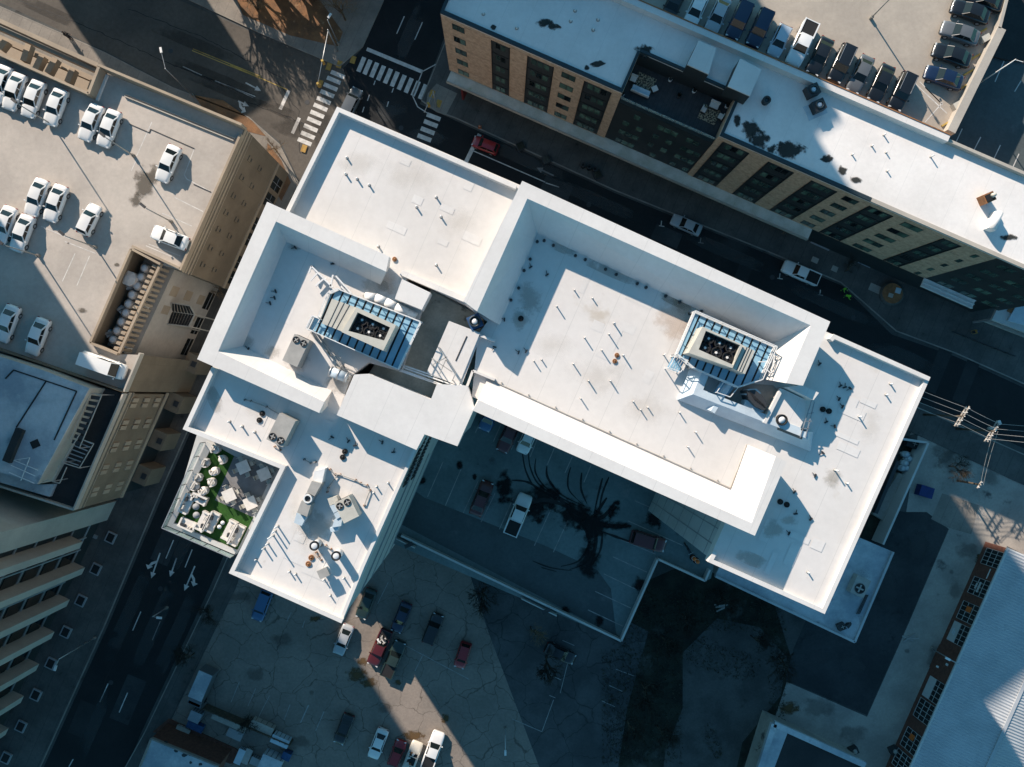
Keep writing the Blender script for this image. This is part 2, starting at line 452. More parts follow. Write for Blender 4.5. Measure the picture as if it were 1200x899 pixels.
def kerb(par, pts, h=.15, wd=.16):
    q = PL(pts, 0)
    for a, b in zip(q[:-1], q[1:]):
        MB().bar(Vector((a.x, a.y, h / 2)), Vector((b.x, b.y, h / 2)), wd, h + .01).build('kerb', MT['kerb'], par)
s1 = walk('sidewalk', [(-200, -140), (-90, -50), (0, 8), (123, 62), (202, 103), (292, 138), (328, 170), (350, 215), (340, 232), (300, 322), (262, 300), (230, 260), (200, 160), (-200, -20)])
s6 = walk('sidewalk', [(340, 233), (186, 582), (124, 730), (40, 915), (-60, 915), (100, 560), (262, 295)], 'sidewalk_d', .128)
kerb(s1, [(-90, -50), (0, 8), (123, 62), (202, 103), (292, 138), (328, 170), (350, 215), (340, 232), (186, 582), (124, 730), (40, 915)])
s2 = walk('sidewalk', [(425, 55), (448, 4), (480, -80), (440, -80), (300, -60), (160, -40), (222, 0), (303, 38), (398, 78)])
kerb(s2, [(160, -40), (222, 0), (303, 38), (398, 78), (425, 55), (448, 4), (480, -80)])
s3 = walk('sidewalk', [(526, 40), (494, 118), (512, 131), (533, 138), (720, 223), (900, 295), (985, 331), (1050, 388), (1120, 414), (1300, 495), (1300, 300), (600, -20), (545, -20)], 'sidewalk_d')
kerb(s3, [(545, -20), (526, 40), (494, 118), (512, 131), (533, 138), (720, 223), (900, 295), (985, 331), (1050, 388), (1120, 414), (1300, 495)])
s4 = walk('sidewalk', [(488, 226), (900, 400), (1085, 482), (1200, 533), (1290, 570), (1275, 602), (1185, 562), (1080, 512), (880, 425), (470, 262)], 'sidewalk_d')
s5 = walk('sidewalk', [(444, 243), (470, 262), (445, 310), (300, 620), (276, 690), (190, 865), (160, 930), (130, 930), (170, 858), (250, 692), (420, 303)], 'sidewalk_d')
kerb(s4, [(1290, 570), (1200, 533), (1085, 482), (900, 400), (488, 226)]); kerb(s5, [(444, 243), (420, 303), (250, 692), (170, 858), (130, 930)])
# planting strips with leaf litter
for pts in ([(228, 112), (262, 118), (296, 142), (312, 160), (280, 152), (240, 130)], [(270, -20), (360, -20), (402, 38), (396, 55), (340, 42), (285, 18)]):
    o = MB().prism(PL(pts, 0), .06, .155).build('planting_bed', MT['soil']); o['kind'] = 'structure'
o = MB().prism(PL([(314, 168), (330, 188), (341, 214), (330, 236), (312, 205)], 0), .06, .15).build('planting_bed', MT['soil']); o['kind'] = 'structure'
# lots
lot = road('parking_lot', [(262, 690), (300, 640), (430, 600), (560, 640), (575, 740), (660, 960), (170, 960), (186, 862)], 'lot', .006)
lotd = road('parking_lot', [(540, 640), (600, 680), (700, 710), (760, 740), (735, 830), (715, 960), (655, 960), (572, 740)], 'lot_shade', .010)
scr = road('scrub_ground', [(700, 720), (760, 680), (850, 640), (905, 700), (930, 780), (925, 830), (880, 890), (870, 960), (690, 960), (722, 830), (748, 770)], 'weeds', .007)
bare = road('bare_ground', [(800, 765), (840, 725), (890, 735), (922, 770), (915, 815), (870, 870), (850, 960), (770, 960), (780, 880), (800, 830)], 'gravel', .011)
drive = road('driveway', [(1010, 590), (1060, 600), (1085, 600), (1111, 620), (1062, 735), (1016, 838), (920, 797), (930, 760), (960, 690)], 'drive', .009)
aprs = MB()
apr = road('concrete_apron', [(1080, 480), (1300, 585), (1300, 700), (1180, 640), (1120, 780), (1085, 899), (1060, 960), (880, 960), (905, 850), (922, 799), (1016, 840), (1062, 737), (1112, 620), (1086, 600), (1062, 600)], 'slab', .013)
# slab pieces of the apron, told apart by their joints
J = Zm((1000, 460), 4.995)
for i, q in enumerate(([(395, 95), (485, 140), (445, 225), (330, 250)], [(840, 420), (985, 480), (985, 545), (870, 500)], [(520, 590), (735, 660), (690, 830), (550, 790), (455, 740)], [(760, 300), (985, 380), (985, 470), (840, 415), (760, 385)])):
    poly('concrete_slab', [J(*p) for p in q], 0, 'sidewalk' if i != 1 else 'slab', apr, None, .018 + .002 * i)

# ---- markings
def paint(par, pts, z=.018, mat='paint', name='lane_marking'):
    return MB().sheet(PL(pts, 0), z).build(name, MT[mat], par)
def dash(par, a, b, wd=.14, z=.018, mat='paint', name='lane_marking', zp=0.0):
    A, B = P(*a, zp), P(*b, zp); d = (B - A).normalized(); n = Vector((-d.y, d.x, 0)) * (wd / 2)
    return MB().sheet([A + n, A - n, B - n, B + n], zp + z).build(name, MT[mat], par)
def arrow(par, c, hd, Ln=3.4, turn=None, z=.018):
    """pavement arrow; hd = pixel direction of the head; turn = side arm (+1 left, -1 right)"""
    a = dirpx(*hd); C = P(*c)
    def W(x, y): return (C.x + x * math.cos(a) - y * math.sin(a), C.y + x * math.sin(a) + y * math.cos(a), z)
    h = Ln / 2
    m = MB()
    m.sheet([W(-h, -.1), W(h - .9, -.1), W(h - .9, -.42), W(h, 0), W(h - .9, .42), W(h - .9, .1), W(-h, .1)])
    if turn:
        t = turn
        m.sheet([W(-.35, .1 * t), W(-.05, .45 * t), W(.28, .62 * t), W(.28, .32 * t), W(.9, .95 * t), W(.28, 1.45 * t), W(.28, 1.0 * t), W(-.3, .75 * t), W(-.75, .1 * t)])
    return m.build('lane_arrow', MT['paint'], par)
Q = Zm((270, 0), 3.91)
bars = [(600, 295), (628, 307), (659, 320), (690, 334), (722, 348), (753, 362), (785, 377), (817, 391), (849, 405), (882, 420)]
for x, y in bars: dash(n_road, Q(x + 14, y - 32), Q(x - 14, y + 34), .66, name='crosswalk_bar')
for x, y in [(492, 342), (474, 368), (459, 399), (444, 430), (428, 461), (413, 492), (398, 524), (384, 555), (368, 587), (355, 620), (340, 650)]:
    dash(nw_road, Q(x - 31, y - 13), Q(x + 31, y + 13), .62, name='crosswalk_bar')
for x, y in [(931, 536), (918, 567), (904, 600), (889, 632)]: dash(n_road, Q(x - 31, y - 12), Q(x + 31, y + 12), .66, name='crosswalk_bar')
dash(n_road, Q(625, 225), Q(880, 330), .55, name='stop_line')
dash(n_road, Q(880, 328), Q(955, 288), .14)
dash(n_road, Q(880, 328), Q(835, 440), .14); dash(n_road, Q(835, 440), Q(858, 490), .14); dash(n_road, Q(858, 490), Q(905, 520), .14)
for a, b in (((797, 75), (762, 155)), ((880, 102), (845, 182)), ((664, 370), (657, 390)), ((747, 405), (740, 425)), ((637, 435), (628, 462)), ((725, 465), (717, 490)), ((613, 490), (605, 515))):
    dash(n_road, Q(*a), Q(*b))
dash(nw_road, Q(268, 415), Q(228, 502), .5, name='stop_line'); dash(nw_road, Q(316, 540), Q(284, 612), .5, name='stop_line')
arrow(nw_road, Q(105, 398), (72, 38), 2.6)
a1 = arrow(nw_road, Q(60, 475), (40, 20), 1.8, -1)
Q1 = Zm((0, 0), 3.91)
dash(nw_road, Q1(880, 232), Q1(1190, 358), .12, mat='yellow'); dash(nw_road, Q1(884, 224), Q1(1194, 350), .12, mat='yellow')
dash(nw_road, Q(0, 298), Q(262, 412), .12, mat='yellow')
dash(nw_road, Q1(838, 305), Q1(925, 345)); dash(nw_road, Q1(985, 370), Q1(1170, 443)); dash(nw_road, Q(0, 398), Q(105, 448))
Q6 = Zm((500, 0), 3.91)
dash(n_road, Q6(243, 615), Q6(180, 742), .6, name='stop_line')
dash(n_road, Q6(210, 690), Q6(543, 835)); dash(n_road, Q6(545, 838), Q6(607, 858))
arrow(n_road, Q6(543, 787), (-82, -38), 2.8)
Q5 = Zm((540, 220), 3.91); Q9 = Zm((900, 200), 3.91)
for (x, y), q in (((920, 168), Q5), ((1100, 245), Q5), ((55, 487), Q9), ((240, 562), Q9)):
    dash(n_road, q(x - 12, y + 6), q(x + 12, y + 10), .12, name='parking_tick'); dash(n_road, q(x, y - 16), q(x - 3, y + 8), .12, name='parking_tick')
QL = Zm((0, 630), 3.343)
for a, b in (((680, 10), (650, 82)), ((753, 47), (725, 117)), ((552, 290), (520, 364)), ((628, 328), (597, 402)), ((424, 572), (391, 645)), ((500, 608), (467, 685)), ((287, 868), (270, 898))):
    dash(w_road, QL(*a), QL(*b))
arrow(w_road, QL(610, 110), (-14, 40), 4.0, -1); arrow(w_road, QL(679, 117), (-14, 40), 3.0); arrow(w_road, QL(743, 160), (-18, 42), 4.0, 1)
QB = Zm((150, 680), 4.0)
for a, b in (((523, 475), (483, 572)), ((599, 507), (562, 590)), ((664, 540), (610, 645)), ((760, 582), (732, 655)), ((848, 585), (810, 668)), ((920, 615), (880, 705)), ((765, 150), (745, 192)), ((828, 190), (818, 222))):
    dash(lot, QB(*a), QB(*b), .1, .016, 'paintfaint', 'bay_line')
QC = Zm((350, 680), 4.0)
for a, b in (((45, 585), (8, 668)), ((118, 615), (83, 700)), ((420, 10), (370, 110)), ((585, 345), (545, 425)), ((470, 290), (800, 465)), ((1000, 650), (1140, 710)), ((1195, 560), (1140, 710))):
    dash(lot if a[0] < 400 else lotd, QC(*a), QC(*b), .1, .02, 'paintfaint', 'bay_line')
QD = Zm((480, 600), 3.91)
for a, b in (((945, 720), (1030, 752)), ((915, 795), (975, 822)), ((880, 865), (940, 892)), ((700, 588), (755, 612)), ((640, 745), (695, 770)), ((640, 840), (668, 852)), ((725, 690), (690, 830))):
    dash(lotd, QD(*a), QD(*b), .1, .02, 'paintfaint', 'bay_line')
# corner pads
for (x, y), par in (((500, 297), s2), ((563, 276), s2), ((452, 307), s2), ((412, 385), s2), ((338, 682), s1), ((925, 432), s3), ((955, 476), s3)):
    c = P(*Q(x, y)); MB().box((c.x, c.y, .137), (1.1, .75, .012), AX * 3).build('tactile_pad', MT['yellowpad'], par)
MB().sheet(PL([Q(945, 385), Q(1040, 430), Q(990, 525), Q(895, 490), Q(905, 430)], 0), .136).build('corner_slab', MT['sidewalk'], s3)

# wear, patches, cracks and covers on the roads
def soft(par, px, rx, ry, rz, mat, z=.03, zp=0.0, k=[0], name='stain'):
    k[0] += 1
    return MB().blob(P(*px, zp), rx, ry, zp + z + .0008 * (k[0] % 10), rz, 18, .05, k[0]).build(name, MT[mat], par)
def cracked(par, pts, wd, mat='wear2', z=.016):
    q = [P(*p) for p in pts]; line = []
    rr = random.Random(len(par.children) * 7 + int(pts[0][0]))
    for a_, b_ in zip(q[:-1], q[1:]):
        n = max(2, int((b_ - a_).length / .6)); d = (b_ - a_).normalized(); nn = Vector((-d.y, d.x, 0))
        for i in range(n): line.append(a_.lerp(b_, i / n) + nn * rr.uniform(-.14, .14))
    line.append(q[-1]); l, r = [], []
    for i, p in enumerate(line):
        d = (line[min(i + 1, len(line) - 1)] - line[max(i - 1, 0)]).normalized(); nn = Vector((-d.y, d.x, 0)) * wd * rr.uniform(.3, .7)
        l.append(Vector((p.x + nn.x, p.y + nn.y, z))); r.append(Vector((p.x - nn.x, p.y - nn.y, z)))
    return MB().strips([l, r], close=False).build('sealed_crack', MT['black'], par)
for pts, m_ in (([(1107, 392), (1122, 398), (1096, 462), (1082, 455)], 'blackroof'), ([(1140, 405), (1154, 411), (1130, 474), (1116, 468)], 'blackroof'), ([(870, 300), (885, 306), (870, 345), (856, 338)], 'blackroof'), ([(640, 205), (672, 219), (664, 238), (632, 224)], 'drive'), ([(770, 262), (800, 275), (793, 292), (762, 279)], 'drive'), ([(505, 190), (540, 205), (530, 228), (497, 214)], 'drive')):
    MB().sheet(PL(pts, 0), .012).build('asphalt_patch', MT[m_], n_road)
for pts, m_ in (([(195, 612), (215, 621), (196, 664), (176, 655)], 'drive'), ([(150, 790), (172, 799), (150, 850), (128, 841)], 'drive'), ([(95, 820), (112, 827), (96, 865), (79, 858)], 'blackroof'), ([(232, 560), (262, 573), (255, 590), (225, 577)], 'drive')):
    MB().sheet(PL(pts, 0), .015).build('asphalt_patch', MT[m_], w_road)
for px, rx, ry, rz in (((150, 720), 1.0, 14, -.42), ((180, 735), 1.0, 14, -.42), ((205, 745), 1.0, 14, -.42), ((110, 850), .9, 10, -.42), ((215, 640), .9, 8, -.42)): soft(w_road, px, rx, ry, rz, 'paleworn', .02)
for px, rx, ry, rz in (((620, 190), 14, .9, -.42), ((700, 235), 14, .9, -.42), ((850, 295), 14, .9, -.42), ((980, 360), 14, .9, -.42), ((1060, 420), 10, 1.2, -.42), ((860, 285), 5, 2, -.4), ((480, 40), 1.0, 9, -.42), ((455, 130), 4, 2, .4), ((500, 160), 5, 1.4, -.42)): soft(n_road, px, rx, ry, rz, 'paleworn', .014)
for px, rx, ry, rz in (((250, 90), 12, .8, -.40), ((270, 108), 12, .8, -.40), ((225, 50), 12, .9, -.40), ((330, 130), 5, .8, -.42), ((340, 150), 5, 1.4, -.42), ((380, 150), 2.5, 4, -.42), ((60, 15), 10, .9, -.42)): soft(nw_road, px, rx, ry, rz, 'wear', .014)
for par, pts in ((w_road, [(150, 700), (140, 760), (110, 830), (100, 880)]), (w_road, [(215, 600), (190, 660), (165, 740)]), (n_road, [(560, 200), (640, 232), (720, 262), (800, 300)]), (n_road, [(900, 330), (960, 350), (1040, 400)]), (n_road, [(450, 20), (470, 60), (455, 110)]), (nw_road, [(20, 0), (110, 35), (200, 75), (300, 112)]), (nw_road, [(150, 10), (240, 45), (330, 92)]), (nw_road, [(320, 90), (350, 130), (352, 180)]), (nw_road, [(290, 120), (345, 140), (390, 165)])):
    cracked(par, pts, .09)
for par, px in ((w_road, (188, 690)), (w_road, (130, 800)), (n_road, (690, 240)), (n_road, (905, 325)), (n_road, (470, 150)), (nw_road, (360, 120)), (nw_road, (200, 60)), (n_road, (1000, 372))):
    c = P(*px); MB().tube((c.x, c.y, .0), (c.x, c.y, .022), .36, None, 18).build('manhole_cover', MT['metald'], par)
for px, rx, ry, rz, m_ in (((418, 790), 2.2, 1.6, 0, 'soilwash'), ((432, 800), 1.6, 1.2, 0, 'soilwash'), ((425, 775), 1.2, .9, 0, 'soilwash'), ((370, 725), 1.2, .7, 0, 'soilwash'), ((485, 862), 2.6, .8, -.3, 'soilwash'), ((522, 842), .9, 1.2, 0, 'soilwash'), ((466, 800), .9, .6, 0, 'soilwash'), ((450, 830), 1.6, 1.2, 0, 'wear'), ((330, 750), 2.6, 1.4, .3, 'wear'), ((300, 790), 2.2, 1.6, 0, 'wear'), ((365, 812), .6, .5, 0, 'wear'), ((350, 870), 3, 1.2, -.3, 'wear'), ((280, 700), 3, 1.4, 0, 'wear')):
    soft(lot, px, rx, ry, rz, m_, .012)
for px, rx, ry, rz, m_ in (((1135, 645), 2.6, 1.6, .3, 'wear'), ((1150, 655), 1.6, 1.0, .3, 'soilwash'), ((1120, 690), 1.4, 2.6, -.3, 'wear'), ((1095, 770), 1.2, 3.0, -.3, 'wear'), ((960, 830), 4, 2.2, -.4, 'wear'), ((925, 830), 2.2, 1.4, 0, 'soilwash'), ((1000, 860), 3, 1.8, -.3, 'wear'), ((1070, 860), 2.6, 1.6, 0, 'wear'), ((1115, 670), .5, .5, 0, 'wear'), ((1063, 763), .6, .5, 0, 'wear'), ((1120, 540), 4.5, 3.2, 0, 'wear'), ((1105, 530), 3, 2.4, 0, 'wear'), ((1160, 560), 3, 1.2, -.4, 'wear')):
    soft(apr, px, rx, ry, rz, m_, .032)
for px, rx, ry, rz in (((1040, 690), 2.0, 5, -.4), ((1000, 780), 3, 2, 0), ((960, 770), 3, 1.6, 0), ((1075, 640), 1.6, 4, -.4)): soft(drive, px, rx, ry, rz, 'paleworn', .013)
# ================================================================== OFF-FRAME TOWERS that shade the block
def pq(p, q): return (.838 * p + .545 * q, .545 * p - .838 * q)
def tower(pts, h, label):
    t = thing('tower', (pts[0][0], pts[0][1], 0), label, 'tower')
    MB().prism(pts, 0, h).build('wall', MT['wallgrey'], t)
    cx = sum(p[0] for p in pts) / len(pts); cy = sum(p[1] for p in pts) / len(pts)
    MB().prism([(cx + (p[0] - cx) * .7, cy + (p[1] - cy) * .7) for p in pts], h, h + .8).build('roof', MT['faderoof'], t)
    for i in range(len(pts)):
        a, b = Vector((*pts[i], 0)), Vector((*pts[(i + 1) % len(pts)], 0))
        d = (b - a); n = Vector((d.y, -d.x, 0)).normalized()
        if n.dot(Vector((cx, cy, 0)) - a) > 0: n = -n
        for z in range(4, int(h) - 2, 4):
            c = (a + b) / 2 + n * .02
            MB().box((c.x, c.y, z + 1), (d.length * .94, .1, 1.6), math.atan2(d.y, d.x)).build('window_band', MT['glass'], t)
tower([(-82, 54), (-82, 20), (-132, 20), (-132, 54)], 92, 'tall grey tower beyond the fleet parking deck')
tower([pq(-22, -106), pq(-23, -130), pq(-4.6, -130), pq(-4.6, -106)], 23.5, 'low grey office block across the upper street')
tower([pq(8.7, -90), pq(8.7, -125), pq(29.2, -125), pq(29.2, -90)], 75, 'wide grey tower behind the brick apartments')
tower([pq(29, -90.2), pq(29, -125), pq(48.4, -125), pq(48.4, -90.2)], 83, 'tallest slim grey tower behind the brick apartments')
tower([pq(48, -90.4), pq(48, -120), pq(52.2, -120), pq(52.2, -90.4)], 61, 'slim grey stair tower beside the wide tower')

# ================================================================== MAIN WHITE BUILDING
ZR = 42.0
hotel = thing('office_building', P(560, 420, 0), 'large white-roofed building with two flared parapet crowns around a parking court', 'building')
def hp(name, mat, pts, zt, zb, zref=None, par=None):
    return MB().prism(PL(pts, zt if zref is None else zref), zb, zt).build(name, MT[mat], par or hotel)
# roof slabs (thin) over wall masses
ZA, ZB_ = Zm((230, 220), 3.91), Zm((190, 420), 3.91)
W1 = Zm((340, 290), 4.996); E1 = Zm((760, 350), 4.73)
A_ = [(395, 125), (640, 230), (575, 380), (545, 357), (474, 322), (330, 262)]
CD = [(250, 428), (214, 503), (328, 549), (268, 671.7), (400, 730.5), (476, 554), (500, 505), (400, 462)]
Bf = [(325, 255), (480, 322), (463, 350), (494, 364), (470, 436), (432, 425), (412, 440), (395, 487), (240, 418)]
Ef = [(575, 372), (640, 225), (960, 372), (930, 450), (870, 600), (553, 465), (560, 392)]
Ff = [(930, 372), (1090.5, 442), (966.5, 719.7), (829.6, 658.5), (860, 590)]
Kf = [(415, 439), (394.6, 486.5), (488, 527.4), (497.5, 509), (536, 523), (556, 478), (548, 452), (512, 450), (505, 468), (432, 438)]
Well = [(505, 340), (566, 372), (560, 400), (536, 460), (510, 470), (432, 440), (470, 380)]
TER = [(232, 505), (199, 615), (276, 650), (335, 545)]
for nm, pl, zt, zb in (('roof', A_, ZR, ZR - 1), ('roof', CD, ZR, ZR - 1.01), ('roof', Bf, ZR + .02, ZR - 1.02), ('roof', Ef, ZR + .01, ZR - 1.03), ('roof', Ff, ZR - .01, ZR - 1.04)):
    hp(nm, 'membrane', pl, zt, zb)
hp('stair_block_roof', 'crown', Kf, ZR + 2.0, ZR - 1.06)
hp('well_floor', 'wellfloor', Well, ZR - 2.4, ZR - 3)
def inset(pl, d, z=ZR):
    q = PL(pl, z); ar = sum(q[i - 1].x * q[i].y - q[i].x * q[i - 1].y for i in range(len(q)))
    return offs(q, d if ar > 0 else -d, True)
MB().prism(inset(A_, .25), 0, ZR - 1).build('wall', MT['wallwhite'], hotel)
cdw = MB().prism(inset(CD, .2), 0, ZR - 1.01).build('wall', MT['wallwhite'], hotel)
MB().prism(inset(Bf, .9), 0, ZR - 1.02).build('wall', MT['wallwhite'], hotel)
MB().prism(inset(Ef, .5), 0, ZR - 1.03).build('wall', MT['wallwhite'], hotel)
ffw = MB().prism(inset(Ff, .3), 0, ZR - 1.04).build('wall', MT['wallwhite'], hotel)
MB().prism(inset(Kf, .3, ZR + 2), 0, ZR - 1.06).build('wall', MT['wallwhite'], hotel)
MB().prism(inset(Well, -.2, ZR - 2.4), 0, ZR - 3.02).build('wall', MT['wallwhite'], hotel)

# low parapets with a cap
def parapet(pts, h, wd=.38, z=ZR, mat='crown'):
    """pts: outer edge pixels at roof height; parapet grows inwards (right of travel)"""
    q = PL(pts, z + h)
    q = [Vector((p.x, p.y, 0)) for p in q]
    i = offs(q, -wd)
    def at(l, zz): return [Vector((p.x, p.y, zz)) for p in l]
    return MB().strips([at(q, z - .3), at(q, z + h), at(i, z + h), at(i, z - .3)]).build('parapet', MT[mat], hotel)
parapet([(333, 250), (395, 125), (606, 217)], .72)
parapet([(400, 730.5), (268, 671.7), (328, 549), (214, 503), (248, 430)], .72)
parapet([(492, 518), (476, 554), (427, 664), (400, 730.5)], .28, .3)
parapet([(972, 397), (977, 391.5), (1090.5, 442)], .62)
parapet([(1090.5, 442), (966.5, 719.7), (829.6, 658.5), (836, 646)], .40)
MB().bar(P(470.5, 320, ZR + .35), P(548, 353, ZR + .35), .5, .8).build('parapet', MT['crown'], hotel)

# flared crowns: outer face leans out, fascia, broad top, inner face slopes to the roof
def crown(ot, it, ib, zt, flare=1.25, fascia=1.05, name='crown'):
    o = PL(ot, zt); i = PL(it, zt); b = PL(ib, ZR)
    fl = [Vector((p.x, p.y, zt - fascia)) for p in o]
    flat = [Vector((p.x, p.y, 0)) for p in o]
    bs = [Vector((p.x, p.y, ZR - .6)) for p in offs(flat, -flare)]
    bb = [Vector((p.x, p.y, ZR - .6)) for p in b]
    return MB().strips([bs, fl, o, i, b, bb]).build(name, MT['crown'], hotel)
crown([(543, 353), (612, 212), (973, 377), (941, 452)], [(559, 365), (618, 232.8), (950, 381.4), (921, 449)], [(586, 381), (629.5, 273.7), (904, 404), (888, 443)], ZR + 3.1)
crown([(922, 541), (884.6, 628), (553.8, 481)], [(909, 535), (880.8, 613), (561, 469)], [(875, 521), (856, 574), (571, 445)], ZR + 3.1)
crown([(374, 484), (231, 421), (313, 236.6), (456, 300.6)], [(380, 471), (255.6, 412), (323.4, 259.6), (452.5, 318.5)], [(389, 458), (285, 406), (335.6, 284), (446, 334)], ZR + 2.1, 1.0, .95)
# ledge of the east crown
hp('ledge', 'crown', [E1(765, 490), E1(850, 478), E1(945, 522), E1(915, 562)], ZR + 2.2, ZR)

# raised blocks near the wells
hp('roof_block', 'crown', [W1(655, 185), W1(822, 265), W1(770, 365), W1(612, 300)], ZR + 1.6, ZR)
hp('roof_block', 'crown', [W1(930, 430), W1(1112, 500), W1(985, 812), W1(800, 730)], ZR + .6, ZR - 2.4)
for a, b in ((W1(1108, 515), W1(1000, 800)), (W1(1108, 515), W1(1198, 548)), (W1(1070, 722), W1(1198, 775)), (W1(1070, 722), W1(1030, 830))):
    MB().bar(P(*a, ZR + .25), P(*b, ZR + .25), .22, .5).build('roof_curb', MT['crown'], hotel)
MB().bar(P(*W1(1035, 520), ZR + .61), P(*W1(970, 665), ZR + .61), .12, .04).build('roof_seam', MT['metald'], hotel)
# hatch frame on the east crown's inner strip, base-flashing line of the south crown
for a, b in (((571, 443.5), (856, 572)), ((856, 572), (875, 521))):
    MB().bar(P(*a, ZR + .06), P(*b, ZR + .06), .07, .12).build('flashing', MT['stainlt'], hotel)
Q4 = Zm((440, 440), 3.91)
for i in range(9):
    t = (i + .5) / 9; MB().box(P(571 + 285 * t + 1.0, 443.5 + 128.5 * t - 2, ZR + .07), (.12, .12, .14), AX).build('anchor_block', MT['unitg'], hotel)
# roof edge anchors along the north inner wall of the east crown
for x, y in ((350, 248), (382, 243), (424, 265), (525, 312), (570, 330), (663, 374), (712, 398), (808, 440), (848, 458), (938, 497), (1002, 525), (1048, 577), (1100, 568), (318, 328), (290, 380), (265, 460), (230, 515)):
    c = P(*Q5(x, y), ZR); MB().tube(c, c + Vector((0, 0, .3)), .16, .12, 8).build('roof_drain', MT['metald'], hotel)

# walls that show: east face of the south-west wing with louvre strips, west face of the east wing
fD = Facade((400, 730.5), (476, 554), ZR)
for z0 in (ZR - 6.2, ZR - 12.5):
    for i in range(16):
        s = 13.0 + i * .40
        m = MB(); fD.panel(m, s, s + .22, z0, z0 + 2.9, -.06, .04); m.build('louvre', MT['charcoal'], hotel)
for z0 in (ZR - 8.6, ZR - 9.4, ZR - 15, ZR - 22, ZR - 28):
    m = MB(); fD.panel(m, .4, fD.len, z0, z0 + .12, -.16, -.1 + .02); m.build('wall_joint', MT['wallgrey'], hotel)
fF = Facade((829.6, 658.5), (860, 590), ZR)
for i in range(7):
    z0 = ZR - 3 - i * 3.9
    m = MB(); fF.panel(m, .3, fF.len, z0, z0 + .1, -.31, -.27); m.build('wall_joint', MT['wallgrey'], hotel)
for s in (1.5, 3.0, 4.4):
    m = MB(); fF.panel(m, s, s + .1, 13, ZR - 1.2, -.31, -.27); m.build('wall_joint', MT['wallgrey'], hotel)
# windows of the wall that overlooks the court
fE = Facade((553, 465), (870, 600), ZR)
out_ = -1 if (P(700, 400, ZR) - fE.A).dot(fE.n) > 0 else 1
for r_ in range(7):
    for k_ in range(12):
        z0 = 15.0 + r_ * 3.6; s_ = 1.6 + k_ * 2.05
        m = MB(); fE.panel(m, s_, s_ + 1.3, z0, z0 + 1.8, out_ * -.62, out_ * -.42); m.build('window', MT['glassd'], hotel)
# ---- parking court
ZD = 13.0
COURT = [(461, 637), (464, 630), (506, 520), (540, 460), (700, 480), (860, 560), (833, 678), (826.5, 681), (771, 655.5), (728, 751.5)]
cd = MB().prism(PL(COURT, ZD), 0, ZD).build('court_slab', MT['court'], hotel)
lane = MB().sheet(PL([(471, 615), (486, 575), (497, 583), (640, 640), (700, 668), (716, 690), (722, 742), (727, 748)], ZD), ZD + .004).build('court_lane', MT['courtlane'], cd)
for a, b in (((470, 628), (728, 751.5)), ((728, 751.5), (771, 655.5)), ((771, 655.5), (826.5, 681)), ((826.5, 681), (832, 668))):
    A, B = P(*a, ZD + 1), P(*b, ZD + 1)
    MB().bar(Vector((A.x, A.y, ZD + .4)), Vector((B.x, B.y, ZD + .4)), .26, 1.2).build('court_parapet', MT['wallwhite'], hotel)
QZ = Zm((440, 440), 3.91); QF = Zm((680, 560), 3.91)
for a, b in (((490, 190), (458, 262)), ((575, 225), (540, 303)), ((657, 262), (622, 340)), ((740, 295), (708, 375)), ((820, 332), (787, 410)), ((902, 372), (868, 447)), ((988, 410), (955, 490)),
             ((310, 395), (238, 557)), ((392, 430), (320, 597)), ((472, 480), (402, 630)), ((548, 540), (484, 672)), ((632, 560), (568, 705)), ((724, 580), (645, 745)), ((803, 615), (728, 780)), ((886, 655), (815, 810))):
    dash(cd, QZ(*a), QZ(*b), .11, .008, 'paintfaint', 'bay_line', ZD)
for a, b in (((150, 362), (305, 432)), ((108, 440), (258, 512)), ((68, 520), (232, 597)), ((35, 605), (195, 680)), ((218, 197), (470, 310)), ((180, 280), (345, 350)), ((250, 105), (330, 140))):
    dash(cd, QF(*a), QF(*b), .11, .008, 'paintfaint', 'bay_line', ZD)
# black tyre marks
def tyre(c, pts, wd):
    q = [P(*QZ(*p), ZD) for p in pts]
    m = MB()
    # smooth curve through the points, tapering at the ends
    n = len(q); line = []
    for i in range(n - 1):
        p0, p1, p2, p3 = q[max(i - 1, 0)], q[i], q[i + 1], q[min(i + 2, n - 1)]
        for k in range(6):
            t = k / 6
            line.append(.5 * ((2 * p1) + (-p0 + p2) * t + (2 * p0 - 5 * p1 + 4 * p2 - p3) * t * t + (-p0 + 3 * p1 - 3 * p2 + p3) * t ** 3))
    line.append(q[-1])
    N = len(line); l, r = [], []
    for i, p in enumerate(line):
        d = (line[min(i + 1, N - 1)] - line[max(i - 1, 0)]).normalized(); nn = Vector((-d.y, d.x, 0))
        wv = wd * (.35 + .65 * math.sin(math.pi * min(1, (i + .5) / N * 1.15))) * (1 + .35 * noise.noise(p * 1.3))
        l.append(p + nn * wv / 2); r.append(p - nn * wv / 2)
    for a in (l, r):
        for p in a: p.z = ZD + .010 + .0012 * tyre.k
    tyre.k += 1
    m.strips([l, r], close=False)
    return m.build('tyre_mark', MT['tyremark'], c)
tyre.k = 0
